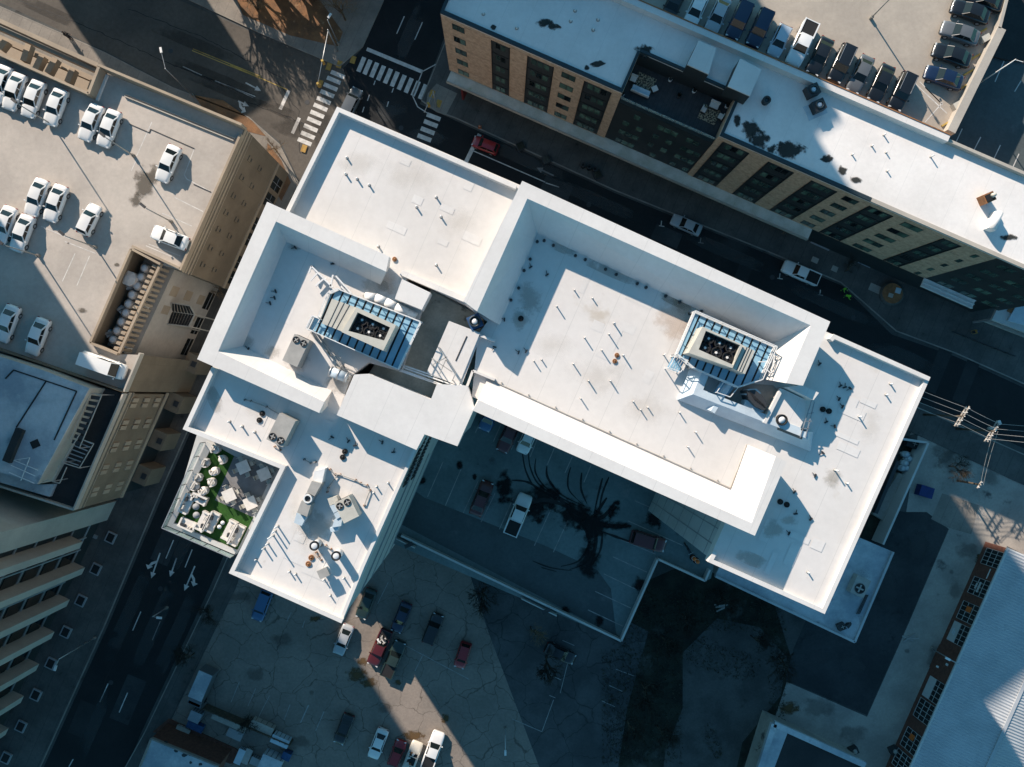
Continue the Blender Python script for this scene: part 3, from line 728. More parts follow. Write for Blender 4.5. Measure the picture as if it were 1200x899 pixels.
for pts, wd in (([(672, 345), (690, 440), (740, 520), (850, 560)], .22), ([(700, 350), (712, 430), (760, 510), (900, 590)], .22), ([(735, 380), (735, 450), (800, 530), (950, 610)], .22),
                ([(785, 415), (790, 470), (850, 545), (960, 600)], .3), ([(625, 480), (700, 490), (780, 540), (900, 600)], .3), ([(895, 420), (882, 470), (890, 530), (960, 600)], .22),
                ([(945, 445), (942, 520), (970, 590)], .3), ([(1070, 465), (1040, 540), (1020, 640)], .28), ([(1040, 470), (1020, 550), (1000, 640)], .28), ([(1100, 580), (1040, 650), (960, 670)], .5),
                ([(1173, 690), (1090, 690), (1000, 680), (900, 640)], .6), ([(1173, 765), (1090, 735), (1010, 705)], .3), ([(970, 700), (975, 780), (930, 850), (850, 875)], .3),
                ([(1005, 720), (1000, 800), (960, 860), (890, 890)], .3), ([(1040, 720), (1030, 800), (990, 870)], .3), ([(850, 560), (900, 640), (960, 700), (980, 780)], .5), ([(800, 520), (880, 600), (960, 650), (1050, 680)], .55), ([(1060, 560), (1010, 640), (985, 740), (975, 820)], .5), ([(940, 610), (1000, 680), (1010, 780), (985, 870)], .45), ([(690, 600), (760, 570), (850, 590), (950, 640)], .5), ([(720, 850), (800, 880), (900, 895)], .18), ([(760, 880), (830, 899)], .15)):
    tyre(cd, pts, wd)
def stainblob(par, q, x, y, rx, ry, z, rz=0, mat='tyreblot', sd=0, rough=.1, n=20, k=1.5):
    return MB().blob(P(*q(x, y), z), rx * k, ry * k, z + .03 + .0011 * (sd % 9), rz, n, .04, sd).build('stain', MT[mat], par)
for i, (x, y, rx, ry, rz) in enumerate(((590, 520, 1.0, 2.2, .2), (770, 560, 2.3, 1.9, -.5), (720, 620, 1.5, 1.1, .3), (920, 640, 2.6, 1.7, -.5), (1000, 690, 1.6, 2.2, -.6), (980, 850, 1.2, 2.4, -.35), (1110, 690, 1.4, .6, 0), (215, 487, .55, .6, 0), (385, 405, .45, .6, 0), (750, 670, .45, .4, 0), (1105, 585, .5, .4, 0), (1085, 630, .8, .5, .5), (455, 465, .3, .4, 0))):
    stainblob(cd, QZ, x, y, rx, ry, ZD, rz, sd=i + 1)
QS = Zm((480, 600), 3.91)
for i, (x, y, rx, ry) in enumerate(((870, 500, .5, .9), (1055, 335, .8, 1.0), (715, 450, .9, .4))): stainblob(cd, QS, x, y, rx, ry, ZD, .3, sd=20 + i)
stainblob(cd, QF, 340, 190, 1.3, 1.1, ZD, 0, sd=31); stainblob(cd, QF, 155, 140, .8, .5, ZD, 0, sd=32)
# signs on the outside of the court parapet
for a, b in (((463, 629), (487, 641)), ((611, 700), (652, 720))):
    A, B = P(*a, ZD + .2), P(*b, ZD + .2); MB().bar(A, B, .12, 1.6).build('sign_board', MT['wallwhite'], hotel)
    C = A.lerp(B, .7); MB().box((C.x, C.y, ZD + 1.06), (1.1, .5, .05), AX).build('vent_box', MT['metald'], hotel)

# membrane patches and small dark anchors
rp = random.Random(21); NP = 0
for poly_, n in (((440, 150, 590, 320), 7), ((640, 300, 830, 470), 12), ((980, 430, 1050, 560), 6), ((880, 610, 960, 690), 5), ((320, 600, 400, 690), 6), ((280, 460, 420, 540), 6), ((300, 300, 360, 410), 4)):
    for i in range(n):
        for _ in range(20):
            x, y = rp.uniform(poly_[0], poly_[2]), rp.uniform(poly_[1], poly_[3])
            dx, dy = x - (poly_[0] + poly_[2]) / 2, y - (poly_[1] + poly_[3]) / 2
            if abs(dx * .91 + dy * .41) < (poly_[2] - poly_[0]) * .38 and abs(-dx * .41 + dy * .91) < (poly_[3] - poly_[1]) * .33: break
        NP += 1; c = P(x, y, ZR); sx, sy_, a_ = rp.uniform(.5, 2.6) / 2, rp.uniform(.4, 1.0) / 2, -AX + rp.choice((0, 1.5708)); ca, sa = math.cos(a_), math.sin(a_)
        MB().sheet([(c.x + i_ * sx * ca - j_ * sy_ * sa, c.y + i_ * sx * sa + j_ * sy_ * ca, 0) for i_, j_ in ((-1, -1), (1, -1), (1, 1), (-1, 1))], ZR + .018 + .0002 * NP).build('membrane_patch', MT['crown'], hotel)
QK_ = Zm((900, 400), 3.91)
for q_, pts in ((QK_, ((330, 205), (350, 211), (375, 215), (325, 265), (340, 300), (265, 370), (305, 390), (120, 690), (250, 510), (215, 615), (125, 790), (195, 815), (95, 880), (235, 105))), (Q5, ((320, 365), (395, 400), (155, 730), (265, 755), (300, 750), (290, 245), (200, 605))), (ZA, ((455, 275), (340, 530), (360, 505), (365, 475), (625, 350), (240, 740), (395, 200))), (ZB_, ((780, 360), (1010, 385), (1060, 430), (855, 380), (885, 400)))):
    for x, y in pts:
        c = P(*q_(x, y), ZR); a_ = rp.uniform(0, 3)
        MB().box((c.x, c.y, ZR + .08), (.34, .12, .16), a_).bar((c.x, c.y, ZR + .12), (c.x + math.cos(a_ + 1.2) * .4, c.y + math.sin(a_ + 1.2) * .4, ZR + .1), .05, .05).build('roof_anchor', MT['metald'], hotel)
# soft dirt washes on the membrane
def wash(px, rx, ry, rz=0, mat='tanwash', z=ZR, k=[0]):
    k[0] += 1
    c = P(*px, z)
    return MB().blob(c, rx, ry, z + .030 + .0003 * k[0], rz, 20, .04, k[0]).build('stain', MT[mat], hotel)
for px, rx, ry, rz, m_ in (((793, 372), 2.2, 4.2, .5, 'rustwash'), ((800, 355), 1.2, 1.6, 0, 'rustwash'), ((648, 405), 3.0, 1.4, -.4, 'tanwash'), ((700, 440), 4.5, 2.2, -.4, 'tanwash'), ((760, 480), 4, 1.8, -.4, 'tanwash'), ((620, 350), 1.4, 2.2, .5, 'dirtwash'), ((610, 375), 1.0, 1.6, .3, 'dirtwash'), ((720, 316), 5.5, .8, -.42, 'dirtwash'), ((800, 352), 3.5, .8, -.42, 'dirtwash'), ((665, 290), 3.0, .7, -.42, 'dirtwash'),
        ((880, 400), 3.0, .7, -.42, 'rustwash'), ((455, 330), 1.4, 1.6, 0, 'rustwash'), ((440, 335), 2.0, .8, -.4, 'dirtwash'), ((470, 345), 1.6, 1.2, 0, 'tanwash'), ((350, 425), 1.6, 1.0, .4, 'dirtwash'), ((318, 412), 1.4, .8, 0, 'dirtwash'), ((290, 400), .9, .9, 0, 'dirtwash'), ((345, 290), 1.0, .6, -.4, 'dirtwash'), ((405, 300), 2.4, .6, -.42, 'dirtwash'),
        ((395, 445), 1.5, 2.2, 0, 'dirtwash'), ((345, 600), .8, 2.6, .2, 'tanwash'), ((370, 615), 2.2, 2.0, 0, 'dirtwash'), ((356, 635), 1.2, 1.8, 0, 'tanwash'), ((430, 580), 2.0, 1.2, 0, 'tanwash'), ((372, 650), .9, .6, 0, 'rustwash'), ((480, 205), 4, 1.6, -.4, 'tanwash'), ((420, 190), 3, 1.4, -.5, 'tanwash'), ((540, 260), 3, 1.4, .6, 'tanwash'), ((1020, 500), 1.6, 2.6, .4, 'tanwash'), ((975, 560), 1.2, 1.2, 0, 'dirtwash'), ((905, 620), 1.4, 1.2, 0, 'dirtwash'), ((895, 590), .8, .6, 0, 'dirtwash'), ((925, 610), 1.2, .5, -.4, 'dirtwash'), ((880, 655), 2.4, .6, -.42, 'dirtwash'), ((252, 470), .6, 2.4, .45, 'dirtwash'), ((300, 480), 2.0, .9, -.4, 'tanwash')):
    wash(px, rx, ry, rz, m_)
# ---- annex at the east foot
annex = thing('annex', P(1000, 690, 0), 'low flat pale-roofed annex at the foot of the white building', 'building')
AN = [(1046, 646.5), (1000.8, 752), (838, 675), (880, 590), (960, 610)]
MB().prism(inset(AN, .15, 8), 0, 7.6).build('wall', MT['wallgrey'], annex)
MB().prism(PL(AN, 8), 7.6, 8).build('roof', MT['faderoof'], annex)
for a, b in ((AN[0], AN[1]), (AN[1], AN[2])):
    MB().bar(P(*a, 8.1), P(*b, 8.1), .3, .5).build('parapet', MT['corr'], annex)
QA = Zm((900, 600), 3.007)
def ac(px, z, sz, rz, label, fans=1, mat='unitg', name='air_conditioner', group=None):
    c = P(*px, z)
    t = thing(name, c, label, 'air conditioner', group, rz)
    L_, W_, h = sz
    m = MB().box((0, 0, h / 2 + .08), (L_, W_, h)); m.build('casing', MT[mat], t, local=True)
    m = MB(); m.box((0, W_ * .3, .04), (L_ * .9, .12, .08)); m.box((0, -W_ * .3, .04), (L_ * .9, .12, .08)); m.build('skid', MT['metald'], t, local=True)
    m = MB()
    for k in range(5): m.box((L_ / 2 + .01, 0, .3 + k * (h - .4) / 5), (.03, W_ * .9, .08))
    m.build('grille', MT['metald'], t, local=True)
    for k in range(fans):
        r = min(W_ / (2 * max(1, fans)) * .85, L_ * .42) if fans > 1 else min(L_, W_) * .36
        y = (k - (fans - 1) / 2) * W_ / max(1, fans)
        x = L_ / 2 - r - .12 if fans > 1 else L_ * .1
        fan = MB().ring((x, y), r * .82, r, h + .06, h + .16, 16).build('fan_shroud', MT['metald'], t, local=True)
        d = MB(); d.tube((x, y, h + .075), (x, y, h + .085), r * .82, None, 16); d.build('fan_well', MT['black'], fan, local=True)
        b = MB()
        for a in range(4): b.bar((x, y, h + .11), (x + math.cos(a * 1.571 + k) * r * .75, y + math.sin(a * 1.571 + k) * r * .75, h + .11), r * .3, .02)
        b.tube((x, y, h + .09), (x, y, h + .14), r * .22, None, 8)
        b.build('fan_blades', MT['unitg'], fan, local=True)
    return t
ac(QA(310, 255), 8, (2.6, 2.0, 1.2), -2.0, 'grey air conditioner with one fan on the low annex roof', 1)
ac(QA(252, 400), 8, (1.0, .9, .7), .4, 'small dark cooling unit near the annex roof corner', 1, 'metald')
m = MB()
for i in range(3): m.tube(P(*QA(312 + i * 5, 360), 8.15), P(*QA(345 + i * 4, 292), 8.15), .06)
tag(m.build('pipe_rack', MT['metald']), 'dark pipe bundle lying on the low annex roof', 'pipes')
m = MB(); m.blob(P(*QA(283, 398), 8), .6, .4, 8.05, .4, 10, .4, 3); m.box(P(*QA(283, 398), 8.15), (.5, .3, .25), .5)
tag(m.build('scrap_pile', MT['metald']), 'small dark scrap heap on the low annex roof', 'scrap')

# ---- terrace with turf
ZT = 38.0
ter = thing('roof_terrace', P(250, 570, ZT), 'roof terrace with green turf, grey tiles and a glass balustrade', 'terrace')
QT = Zm((180, 490), 5.2875)
MB().prism(PL(TER, ZT), 0, ZT).build('terrace_block', MT['wallwhite'], ter)
MB().prism(PL([QT(365, 160), QT(500, 235), QT(380, 508), QT(618, 615), QT(520, 815), QT(130, 645)], ZT), ZT, ZT + .03).build('turf', MT['grass'], ter)
MB().prism(PL([QT(500, 235), QT(745, 330), QT(612, 612), QT(382, 506)], ZT), ZT, ZT + .024).build('tile_floor', MT['tile'], ter)
MB().prism(PL([QT(335, 145), QT(372, 162), QT(130, 650), QT(520, 815), QT(505, 842), QT(90, 664)], ZT), ZT, ZT + .22).build('upstand', MT['wallwhite'], ter)
rail = [QT(318, 150), QT(85, 668), QT(505, 850)]
for a, b in zip(rail[:-1], rail[1:]):
    A, B = P(*a, ZT), P(*b, ZT); n = int((B - A).length / 1.3)
    g_ = MB().bar(A + Vector((0, 0, .65)), B + Vector((0, 0, .65)), .03, .9); g_.build('glass_panel', MT['clear'], ter)
    for i in range(n + 1):
        p = A.lerp(B, i / n); MB().bar(p, p + Vector((0, 0, 1.15)), .06, .06).build('rail_post', MT['metald'], ter)
    MB().bar(A + Vector((0, 0, 1.15)), B + Vector((0, 0, 1.15)), .07, .05).build('handrail', MT['metal'], ter)
# ================================================================== BRICK APARTMENT BUILDING
ZB = 21.5
fb = Facade((516, 15), (1197, 313.5), ZB)
apt = thing('apartment_building', fb.w(36, 0, -8), 'tan brick apartment block with charcoal window bays and a long white roof', 'building')
Q7 = Zm((700, 0), 3.91); Q8 = Zm((900, 0), 3.91)
def ap(name, mat, s0, s1, z0, z1, o0, o1, par=None):
    m = MB(); fb.panel(m, s0, s1, z0, z1, o0, o1); return m.build(name, MT[mat], par or apt)
LEN = 84.0
DEP = 10.4
TB = -5.3
# brick mass in three stretches: the middle one is lower (roof terrace)
ap('wall', 'brick', 0, 23.7, 6.3, ZB - .35, -DEP, 0)
ap('wall', 'charcoal', 23.7, 36.4, 6.3, 18.3, -DEP, -.15)
ap('wall', 'brick', 36.4, 72.75, 6.3, ZB - .35, -DEP, 0)
ap('wall', 'charcoal', 72.75, LEN, 6.3, ZB - .35, -DEP, .004)
ap('ground_floor', 'charcoal', .4, LEN, 0, 6.3, -DEP, -.6)
rf = ap('roof', 'membrane_b', 0, 23.7, ZB - .35, ZB - .1, -DEP, 0)
rf2 = ap('roof', 'membrane_b', 36.4, LEN, ZB - .35, ZB - .1, -DEP, 0)
rf3 = ap('roof', 'membrane_b', 23.7, 36.4, ZB - .35, ZB - .1, -DEP, TB)
ap('wall', 'charcoal', 23.7, 36.4, 18.3, ZB - .35, -DEP, TB)
for a, b in ((0, 23.7), (36.4, LEN)): ap('coping', 'navy' if a == 0 else 'navy', a, b if b < 60 else 56, ZB - .1, ZB + .12, -.42, .05)
ap('coping', 'beigelite', 56, LEN, ZB - .1, ZB + .12, -.42, .05)
ap('coping', 'navy', -.05, .3, ZB - .1, ZB + .12, -DEP, -.42)
for s in (23.35, 36.4): ap('coping', 'navy', s, s + .35, ZB - .1, ZB + .15, TB, -.42)
ap('coping', 'navy', 23.7, 36.4, ZB - .1, ZB + .15, TB - .3, TB + .05)
# window bays (charcoal recess with green panes) and single windows
rows = [20.2 - 3.03 * i for i in range(5)]
rng = random.Random(5)
bays = [(6.6, 9.1, 2, .55), (11.4, 14.9, 3, .5), (18.9, 22.5, 3, .5), (37.2, 40.7, 3, .5), (43.2, 46.6, 3, .5), (48.9, 52.3, 3, .5), (56.5, 59.7, 3, .5), (66.3, 68.7, 2, .4)]
def pane(par, s0, s1, z0, z1, out=.03):
    mt = rng.choice(['glassg', 'glassg', 'glassd', 'glass'])
    fr = ap('window', 'frame', s0 - .06, s1 + .06, z0 - .06, z1 + .06, -.06, out, par)
    ap('pane', mt, s0, s1, z0, z1, out, out + .02, fr) if False else None
    m = MB(); fb.panel(m, s0, s1, z0, z1, out - .04, out + .02); m.build('pane', MT[mt], fr)
    return fr
def glaz(par, s0, s1, z0, z1, out):
    mt = rng.choice(['glassg', 'glassg', 'glassd', 'glassd', 'glass'])
    m = MB(); fb.panel(m, s0, s1, z0, z1, out - .05, out); return m.build('window', MT[mt], par)
for s0, s1, nc, gap in bays:
    by = ap('window_bay', 'charcoal', s0, s1, 6.5, 20.3, -.3, .03)
    for z in rows:
        w_ = (s1 - s0 - gap * 2) / nc
        for c in range(nc):
            a = s0 + gap + c * w_
            glaz(by, a + .07, a + w_ - .07, z - 1.3, z - .12, .06)
    for z in rows[1:]:
        ap('spandrel', 'frame', s0 + .15, s1 - .15, z + .2, z + .34, .0, .075, by)
    for s in (s0, s1 - .14): ap('bay_edge', 'frame', s, s + .14, 6.5, 20.3, .0, .085, by)
for s0, s1 in ((1.4, 3.05), (15.95, 17.8), (53.45, 55.3), (61.3, 63.8)):
    for z in rows:
        wn = ap('window', 'frame', s0, s1, z - 1.35, z, -.1, .025)
        h = (s1 - s0) / 2
        for k in range(2): glaz(wn, s0 + .08 + k * h, s0 + h - .06 + k * h, z - 1.27, z - .09, .04)
for z in rows:
    wn = ap('window', 'frame', 70.9, 71.5, z - 1.6, z - .4, -.1, .025); glaz(wn, 70.98, 71.42, z - 1.52, z - .48, .04)
# middle dark stretch
for k in range(4):
    z = 17.15 - 3.03 * k
    for s0 in (25.2, 29.4, 33.4):
        for c in range(3):
            if rng.random() < .8:
                m = MB(); fb.panel(m, s0 + c * .95, s0 + c * .95 + .82, z - 1.3, z - .15, -.2, -.1); m.build('window', MT[rng.choice(['glassg', 'glassg', 'glassd'])], apt)
for k in range(5):
    for s0 in (74.2, 77.6, 81):
        for c in range(2):
            m = MB(); fb.panel(m, s0 + c * 1.1, s0 + c * 1.1 + .9, rows[k] - 1.3, rows[k] - .15, -.05, .05); m.build('window', MT[rng.choice(['glassg', 'glassd', 'glassd'])], apt)
# brick courses as thin projecting bands between floors
for z in rows:
    for a, b in ((0, 6.5), (9.15, 11.35), (14.95, 18.85), (22.5, 23.7), (36.4, 37.15), (40.75, 43.15), (46.65, 48.85), (52.35, 56.45), (59.75, 66.25), (68.75, 72.75)):
        ap('brick_band', 'brick', a + .02, b - .02, z + .25, z + .37, -.02, .03)
# canopy over the pavement, shop fronts below
can = ap('canopy', 'canopy', .2, 55.6, 5.7, 6.15, -.6, 1.45)
ap('canopy_edge', 'beigelite', .2, 55.6, 5.6, 6.22, 1.45, 1.58, can)
cn2 = ap('canopy', 'metalw', 72.6, 80.4, 6.3, 6.5, .0, 1.3)
for k in range(3): ap('canopy_rail', 'metalw', 72.6, 80.4, 6.55, 6.7, .1 + k * .55, .2 + k * .55, cn2)
for i in range(14):
    s = 2 + i * 3.85
    if s < 53: ap('shop_window', 'glass', s, s + 3.1, .6, 4.6, -.7, -.5)
for i in range(5): ap('shop_sign', 'red' if i % 2 else 'wallwhite', 6.2 + i * 1.5, 7.5 + i * 1.5, 4.1, 4.8, -.1, .05)
ap('red_panel', 'red', 2.0, 2.3, .5, 5.2, -.5, 1.0)
# roof terrace
td = ap('terrace_floor', 'planks', 23.75, 36.35, 18.3, 18.4, TB, -.3)
ap('terrace_rail', 'navy', 23.75, 36.35, 18.4, 19.3, -.3, -.15)
ap('terrace_rail', 'clear', 23.75, 36.35, 19.3, 19.9, -.24, -.2)
for i in range(8): ap('rail_post', 'metald', 23.9 + i * 1.75, 24.0 + i * 1.75, 18.4, 20, -.3, -.22)
# penthouse blocks on the roof
for pts in ([(465, 185), (545, 220), (510, 340), (412, 295)], [(655, 268), (752, 318), (700, 440), (598, 395)]):
    hh = MB().prism(PL([Q7(*p) for p in pts], ZB + 2.4), ZB - .1, ZB + 2.2).build('stair_house', MT['charcoal'], apt)
    MB().prism(PL([Q7(*p) for p in pts], ZB + 2.4), ZB + 2.2, ZB + 2.4).build('stair_roof', MT['crown'], hh)
# stains on the roof
for i, (x, y, rx, ry, rz, k) in enumerate(((640, 550, .35, .75, .3, 'stain'), (700, 595, .9, 1.1, .2, 'stain'), (745, 640, 1.2, .8, -.7, 'stain'), (800, 685, .5, .4, 0, 'stain'), (880, 685, 1.9, .8, -.3, 'stain'), (850, 680, .9, .55, -.3, 'stain'), (1055, 727, .9, .35, -.3, 'stain'), (1125, 780, .5, .5, -.7, 'stain'))):
    stainblob(rf2, Q7, x, y, rx, ry, ZB - .1, rz, k, i + 40, .3)
for i, (x, y, rx, ry) in enumerate(((400, 825, .75, .3), (1100, 305, .2, .2))): stainblob(rf2, Q8 if i == 0 else Q9, x, y, rx, ry, ZB - .1, -.4, 'stain', i + 50)
stainblob(rf2, Q9, 1100, 307, .9, .35, ZB - .1, -.2, 'stain', 55)
stainblob(rf, Q6, 540, 108, .9, .45, ZB - .1, -.1, 'stain', 56); stainblob(rf, Q6, 580, 122, .9, .3, ZB - .1, -.4, 'stain', 57)
stainblob(rf, Q6, 308, 126, .35, .25, ZB - .1, .6, 'stain', 58); stainblob(rf, Q6, 735, 312, .3, .3, ZB - .1, .6, 'stain', 59); stainblob(rf, Q6, 785, 293, .9, .25, ZB - .1, .3, 'stain', 60)
stainblob(rf3, Q7, 215, 235, 1.1, .6, ZB - .1, -.3, 'stain', 61)

# rear parapet and the upper car park behind it
ZP = 20.3
RW = [(640, -36), (1112, 160), (1300, 243)]
a_, b_ = P(*Q8(0, 275), ZB + .9), P(*Q8(830, 635), ZB + .9)
dd = (b_ - a_).normalized()
MB().bar(a_ - dd * 30 + Vector((0, 0, -.6)), b_ + Vector((0, 0, -.6)), .75, 1.2).build('rear_parapet', MT['crown'], apt)
MB().bar(a_ - dd * 30 + Vector((.18, .4, -.55)), b_ + Vector((.18, .4, -.55)), .12, 1.25).build('rear_coping', MT['rust'], apt)
MB().bar(b_ + Vector((0, 0, -.75)), b_ + dd * 26 + Vector((0, 0, -.75)), .35, .8).build('rear_parapet', MT['beigelite'], apt)
park = thing('parking_structure', P(1000, 20, 0), 'tan upper parking deck with dark cars behind the apartment roof', 'parking deck')
UPP = [(640, -45), (1108, 166), (1165, 38), (1200, -60), (900, -160), (640, -160)]
ups = MB().prism(PL(UPP, ZP), 0, ZP).build('deck_slab', MT['deckfar'], park)
LWP = [(1108, 166), (1330, 263), (1330, -60), (1204, -60), (1168, 38)]
ZL = 16.0
lws = MB().prism(PL(LWP, ZP), 0, ZL).build('lower_slab', MT['courtlane'], park)
pa, pb = P(*Q8(815, 618), ZP), P(*Q8(1045, 150), ZP)
MB().bar(pa + Vector((0, 0, .55)), pb + Vector((0, 0, .55)), 1.0, 1.1).build('parapet', MT['beigelite'], park)
pc = P(*Q8(1085, -10), ZP); MB().bar(pb + Vector((-.3, 0, .55)), pc + Vector((-.3, 0, .55)), .35, 1.1).build('parapet', MT['beigelite'], park)
for x, y in ((985, 145), (955, 262), (925, 333), (897, 402), (823, 567), (1000, 95), (1020, 55)):
    c = P(*Q8(x, y), ZP); MB().box((c.x - .2, c.y, ZP + .09), (1.35, .2, .16), .52).build('wheel_stop', MT['yellow'], park)
for x, y in ((985, 185), (855, 490)):
    c = P(*Q8(x, y), ZP); MB().box((c.x, c.y, ZP + .35), (1.0, .75, .7), .5).build('kerb_block', MT['unit'], park)
for a, b in (((890, 590), (860, 655)), ((975, 628), (940, 695)), ((1065, 665), (1030, 738)), ((1150, 705), (1118, 775)), ((1110, 215), (1040, 375)), ((1160, 370), (1130, 420))):
    q0, q1 = Q8(*a), Q8(*b)
    A, B = P(*q0, ZL), P(*q1, ZL); d = (B - A).normalized(); n = Vector((-d.y, d.x, 0)) * .06
    MB().sheet([A + n, A - n, B - n, B + n], ZL + .006).build('bay_line', MT['paint'], park)
for a, b in (((660, 370), (820, 520)), ((695, 375), (800, 480)), ((720, 400), (790, 470)), ((265, 230), (235, 300)), ((340, 290), (310, 350)), ((430, 280), (400, 380)), ((205, 190), (170, 270)), ((720, 560), (800, 470)), ((640, 420), (590, 530))):
    A, B = P(*Q8(*a), ZP), P(*Q8(*b), ZP); d = (B - A).normalized(); n = Vector((-d.y, d.x, 0)) * .06
    MB().sheet([A + n, A - n, B - n, B + n], ZP + .006).build('bay_line', MT['paint'], park)
# white grating strip at the far right edge and corner box of the lower deck
MB().prism(PL([(1172, -40), (1164, 40), (1205, 52), (1330, 60), (1330, -40)], ZP), ZL + .01, ZL + .3).build('dark_roof', MT['blackroof'], park)

# ================================================================== FLEET PARKING DECK (left)
ZK = 18.5
fk = Facade((287, 150), (88, 597), ZK)
dk = thing('parking_structure', P(100, 250, 0), 'beige concrete parking structure with white fleet cars on its roof', 'parking deck')
DS = [(-70, 36), (107, 114), (118, 84), (287, 150), (212, 317), (189, 310), (155, 291.5), (107, 402), (139, 415), (166, 416), (147, 459), (48, 425), (2, 413), (-70, 385)]
dks = MB().prism(PL(DS, ZK), ZK - .5, ZK).build('deck_slab', MT['deck'], dk)
LOW = [(-70, -8), (287, 150), (166, 416), (147, 459), (-70, 385)]
LOWi = inset(LOW, .3, ZK)
# wall mass below the slab, broken by the ramp well (north) and the plant pit (east)
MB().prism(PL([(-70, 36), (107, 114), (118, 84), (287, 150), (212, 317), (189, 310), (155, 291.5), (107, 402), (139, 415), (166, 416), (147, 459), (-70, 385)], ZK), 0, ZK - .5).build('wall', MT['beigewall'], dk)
# north parapet beam, ramp well with cross beams
MB().bar(P(-70, -6, ZK + .4), P(118, 79, ZK + .4), .5, 1.3).build('north_beam', MT['beige'], dk)
MB().bar(P(-70, 3, ZK - .2), P(116, 85, ZK - .2), .45, .9).build('north_beam', MT['beige'], dk)
MB().bar(P(118, 79, ZK + .75), P(286, 149, ZK + .75), .3, 1.7).build('parapet', MT['beige'], dk)
MB().bar(P(-70, 34, ZK + .75), P(108, 113, ZK + .75), .3, 1.7).build('parapet', MT['beige'], dk)
MB().bar(P(108, 113, ZK + .75), P(120, 82, ZK + .75), .35, 1.7).build('parapet', MT['beige'], dk)
MB().bar(P(114, 118, ZK + .1), P(126, 88, ZK + .1), .3, .3).build('drain_pipe', MT['metalw'], dk)
MB().prism(PL([(-75, -10), (122, 78), (108, 116), (-75, 34)], ZK), 0, 9.0).build('ramp_floor', MT['beige'], dk)
QN = Zm((0, 20), 6.42)
for x0, y0, x1, y1 in ((60, 185, 10, 250), (230, 215, 190, 340), (330, 300, 280, 400), (430, 320, 370, 430), (560, 400, 520, 500), (720, 480, 690, 560)):
    MB().bar(P(*QN(x0, y0), ZK - 2.2), P(*QN(x1, y1), ZK - 2.2), .75, .9).build('cross_beam', MT['beige'], dk)
MB().bar(P(*QN(10, 170), ZK - 3.5), P(*QN(740, 490), ZK - 3.5), .6, 1.0).build('ramp_wall', MT['beige'], dk)
# curb lines on the roof deck
for a, b, wd, hh in (((146, 113), (274, 165), .12, .25), ((148, 110.5), (276, 162.5), .12, .25)):
    MB().bar(P(*a, ZK + hh / 2), P(*b, ZK + hh / 2), wd, hh).build('kerb_strip', MT['beigelite'], dk)
for a, b in (((152, 145.5), (175, 155.5)), ((175, 155.5), (176.5, 151.5)), ((176.5, 151.5), (227.5, 174)), ((227, 216), (247, 225))):
    MB().bar(P(*a, ZK + .03), P(*b, ZK + .03), .1, .06).build('expansion_joint', MT['metald'], dks)
for a, b in (((283, 158), (212, 317)), ((189, 310), (155, 292)), ((155, 292), (107, 402)), ((107, 402), (139, 415)), ((212, 315), (156, 289))):
    MB().bar(P(*a, ZK + .3), P(*b, ZK + .3), .28, .7).build('parapet', MT['beige'], dk)
MB().bar(P(166, 414, ZK + .45), P(147, 459, ZK + .45), .22, 1.0).build('parapet', MT['beigelite'], dk)
MB().bar(P(147, 459, ZK + .45), P(-70, 385, ZK + .45), .22, 1.0).build('parapet', MT['beigewall'], dk)
for a, b in (((178, 143), (160, 183)), ((227.5, 175), (216, 205)), ((216, 205), (219, 210)), ((219, 210), (246, 224)), ((204, 231), (238, 248)), ((190, 250), (225, 265)), ((171, 288), (209, 304)), ((174, 286), (211, 300)), ((76, 283), (112, 297)), ((88, 297), (73, 330)), ((105, 300), (90, 335)), ((48, 265), (82, 280)), ((160, 187), (154, 200))):
    A, B = P(*a, ZK), P(*b, ZK); d = (B - A).normalized(); n = Vector((-d.y, d.x, 0)) * .05
    MB().sheet([A + n, A - n, B - n, B + n], ZK + .005).build('bay_line', MT['paint'], dks)
Q2 = Zm((0, 200), 3.91)
for i, (x, y, rx, ry, rz) in enumerate(((660, 60, 1.1, 1.9, -.3), (700, 20, .8, 1.1, 0), (625, 130, .7, .8, .4), (375, 640, .55, .4, 0), (535, 432, .35, .2, 0), (312, 332, .2, .15, 0))):
    stainblob(dks, Q2, x, y, rx, ry, ZK, rz, 'oil', 70 + i, .35)
# facade bands, plaques and ground-floor windows
def kp(name, mat, s0, s1, z0, z1, o0, o1, par=None):
    m = MB(); fk.panel(m, s0, s1, z0, z1, o0, o1); return m.build(name, MT[mat], par or dk)
SE_ = 19.4
for z0, z1, o in ((17.9, 18.5, .12), (17.2, 17.6, .08), (16.4, 16.8, .08), (15.7, 15.85, .05), (4.6, 5.2, .1)): kp('string_course', 'beige', .05, SE_, z0, z1, -.05, o)
for s in (2.2, 4.8, 7.4, 9.8, 12.2, 14.8, 17.2):
    for z in (13.2, 9.4): kp('wall_plaque', 'wellfloor' if False else 'beigewall', s, s + .7, z, z + 1.2, -.02, .14); kp('plaque_recess', 'charcoal', s + .12, s + .58, z + .2, z + .55, .1, .15)
for s in (1.6, 4.2, 8.2, 10.6, 14.2, 16.6):
    wn = kp('window', 'glass', s, s + 1.9, .9, 4.3, -.03, .04)
    kp('mullion', 'metal', s + .92, s + 1.0, .9, 4.3, .03, .07, wn); kp('mullion', 'metal', s, s + 1.9, 2.6, 2.68, .03, .07, wn)
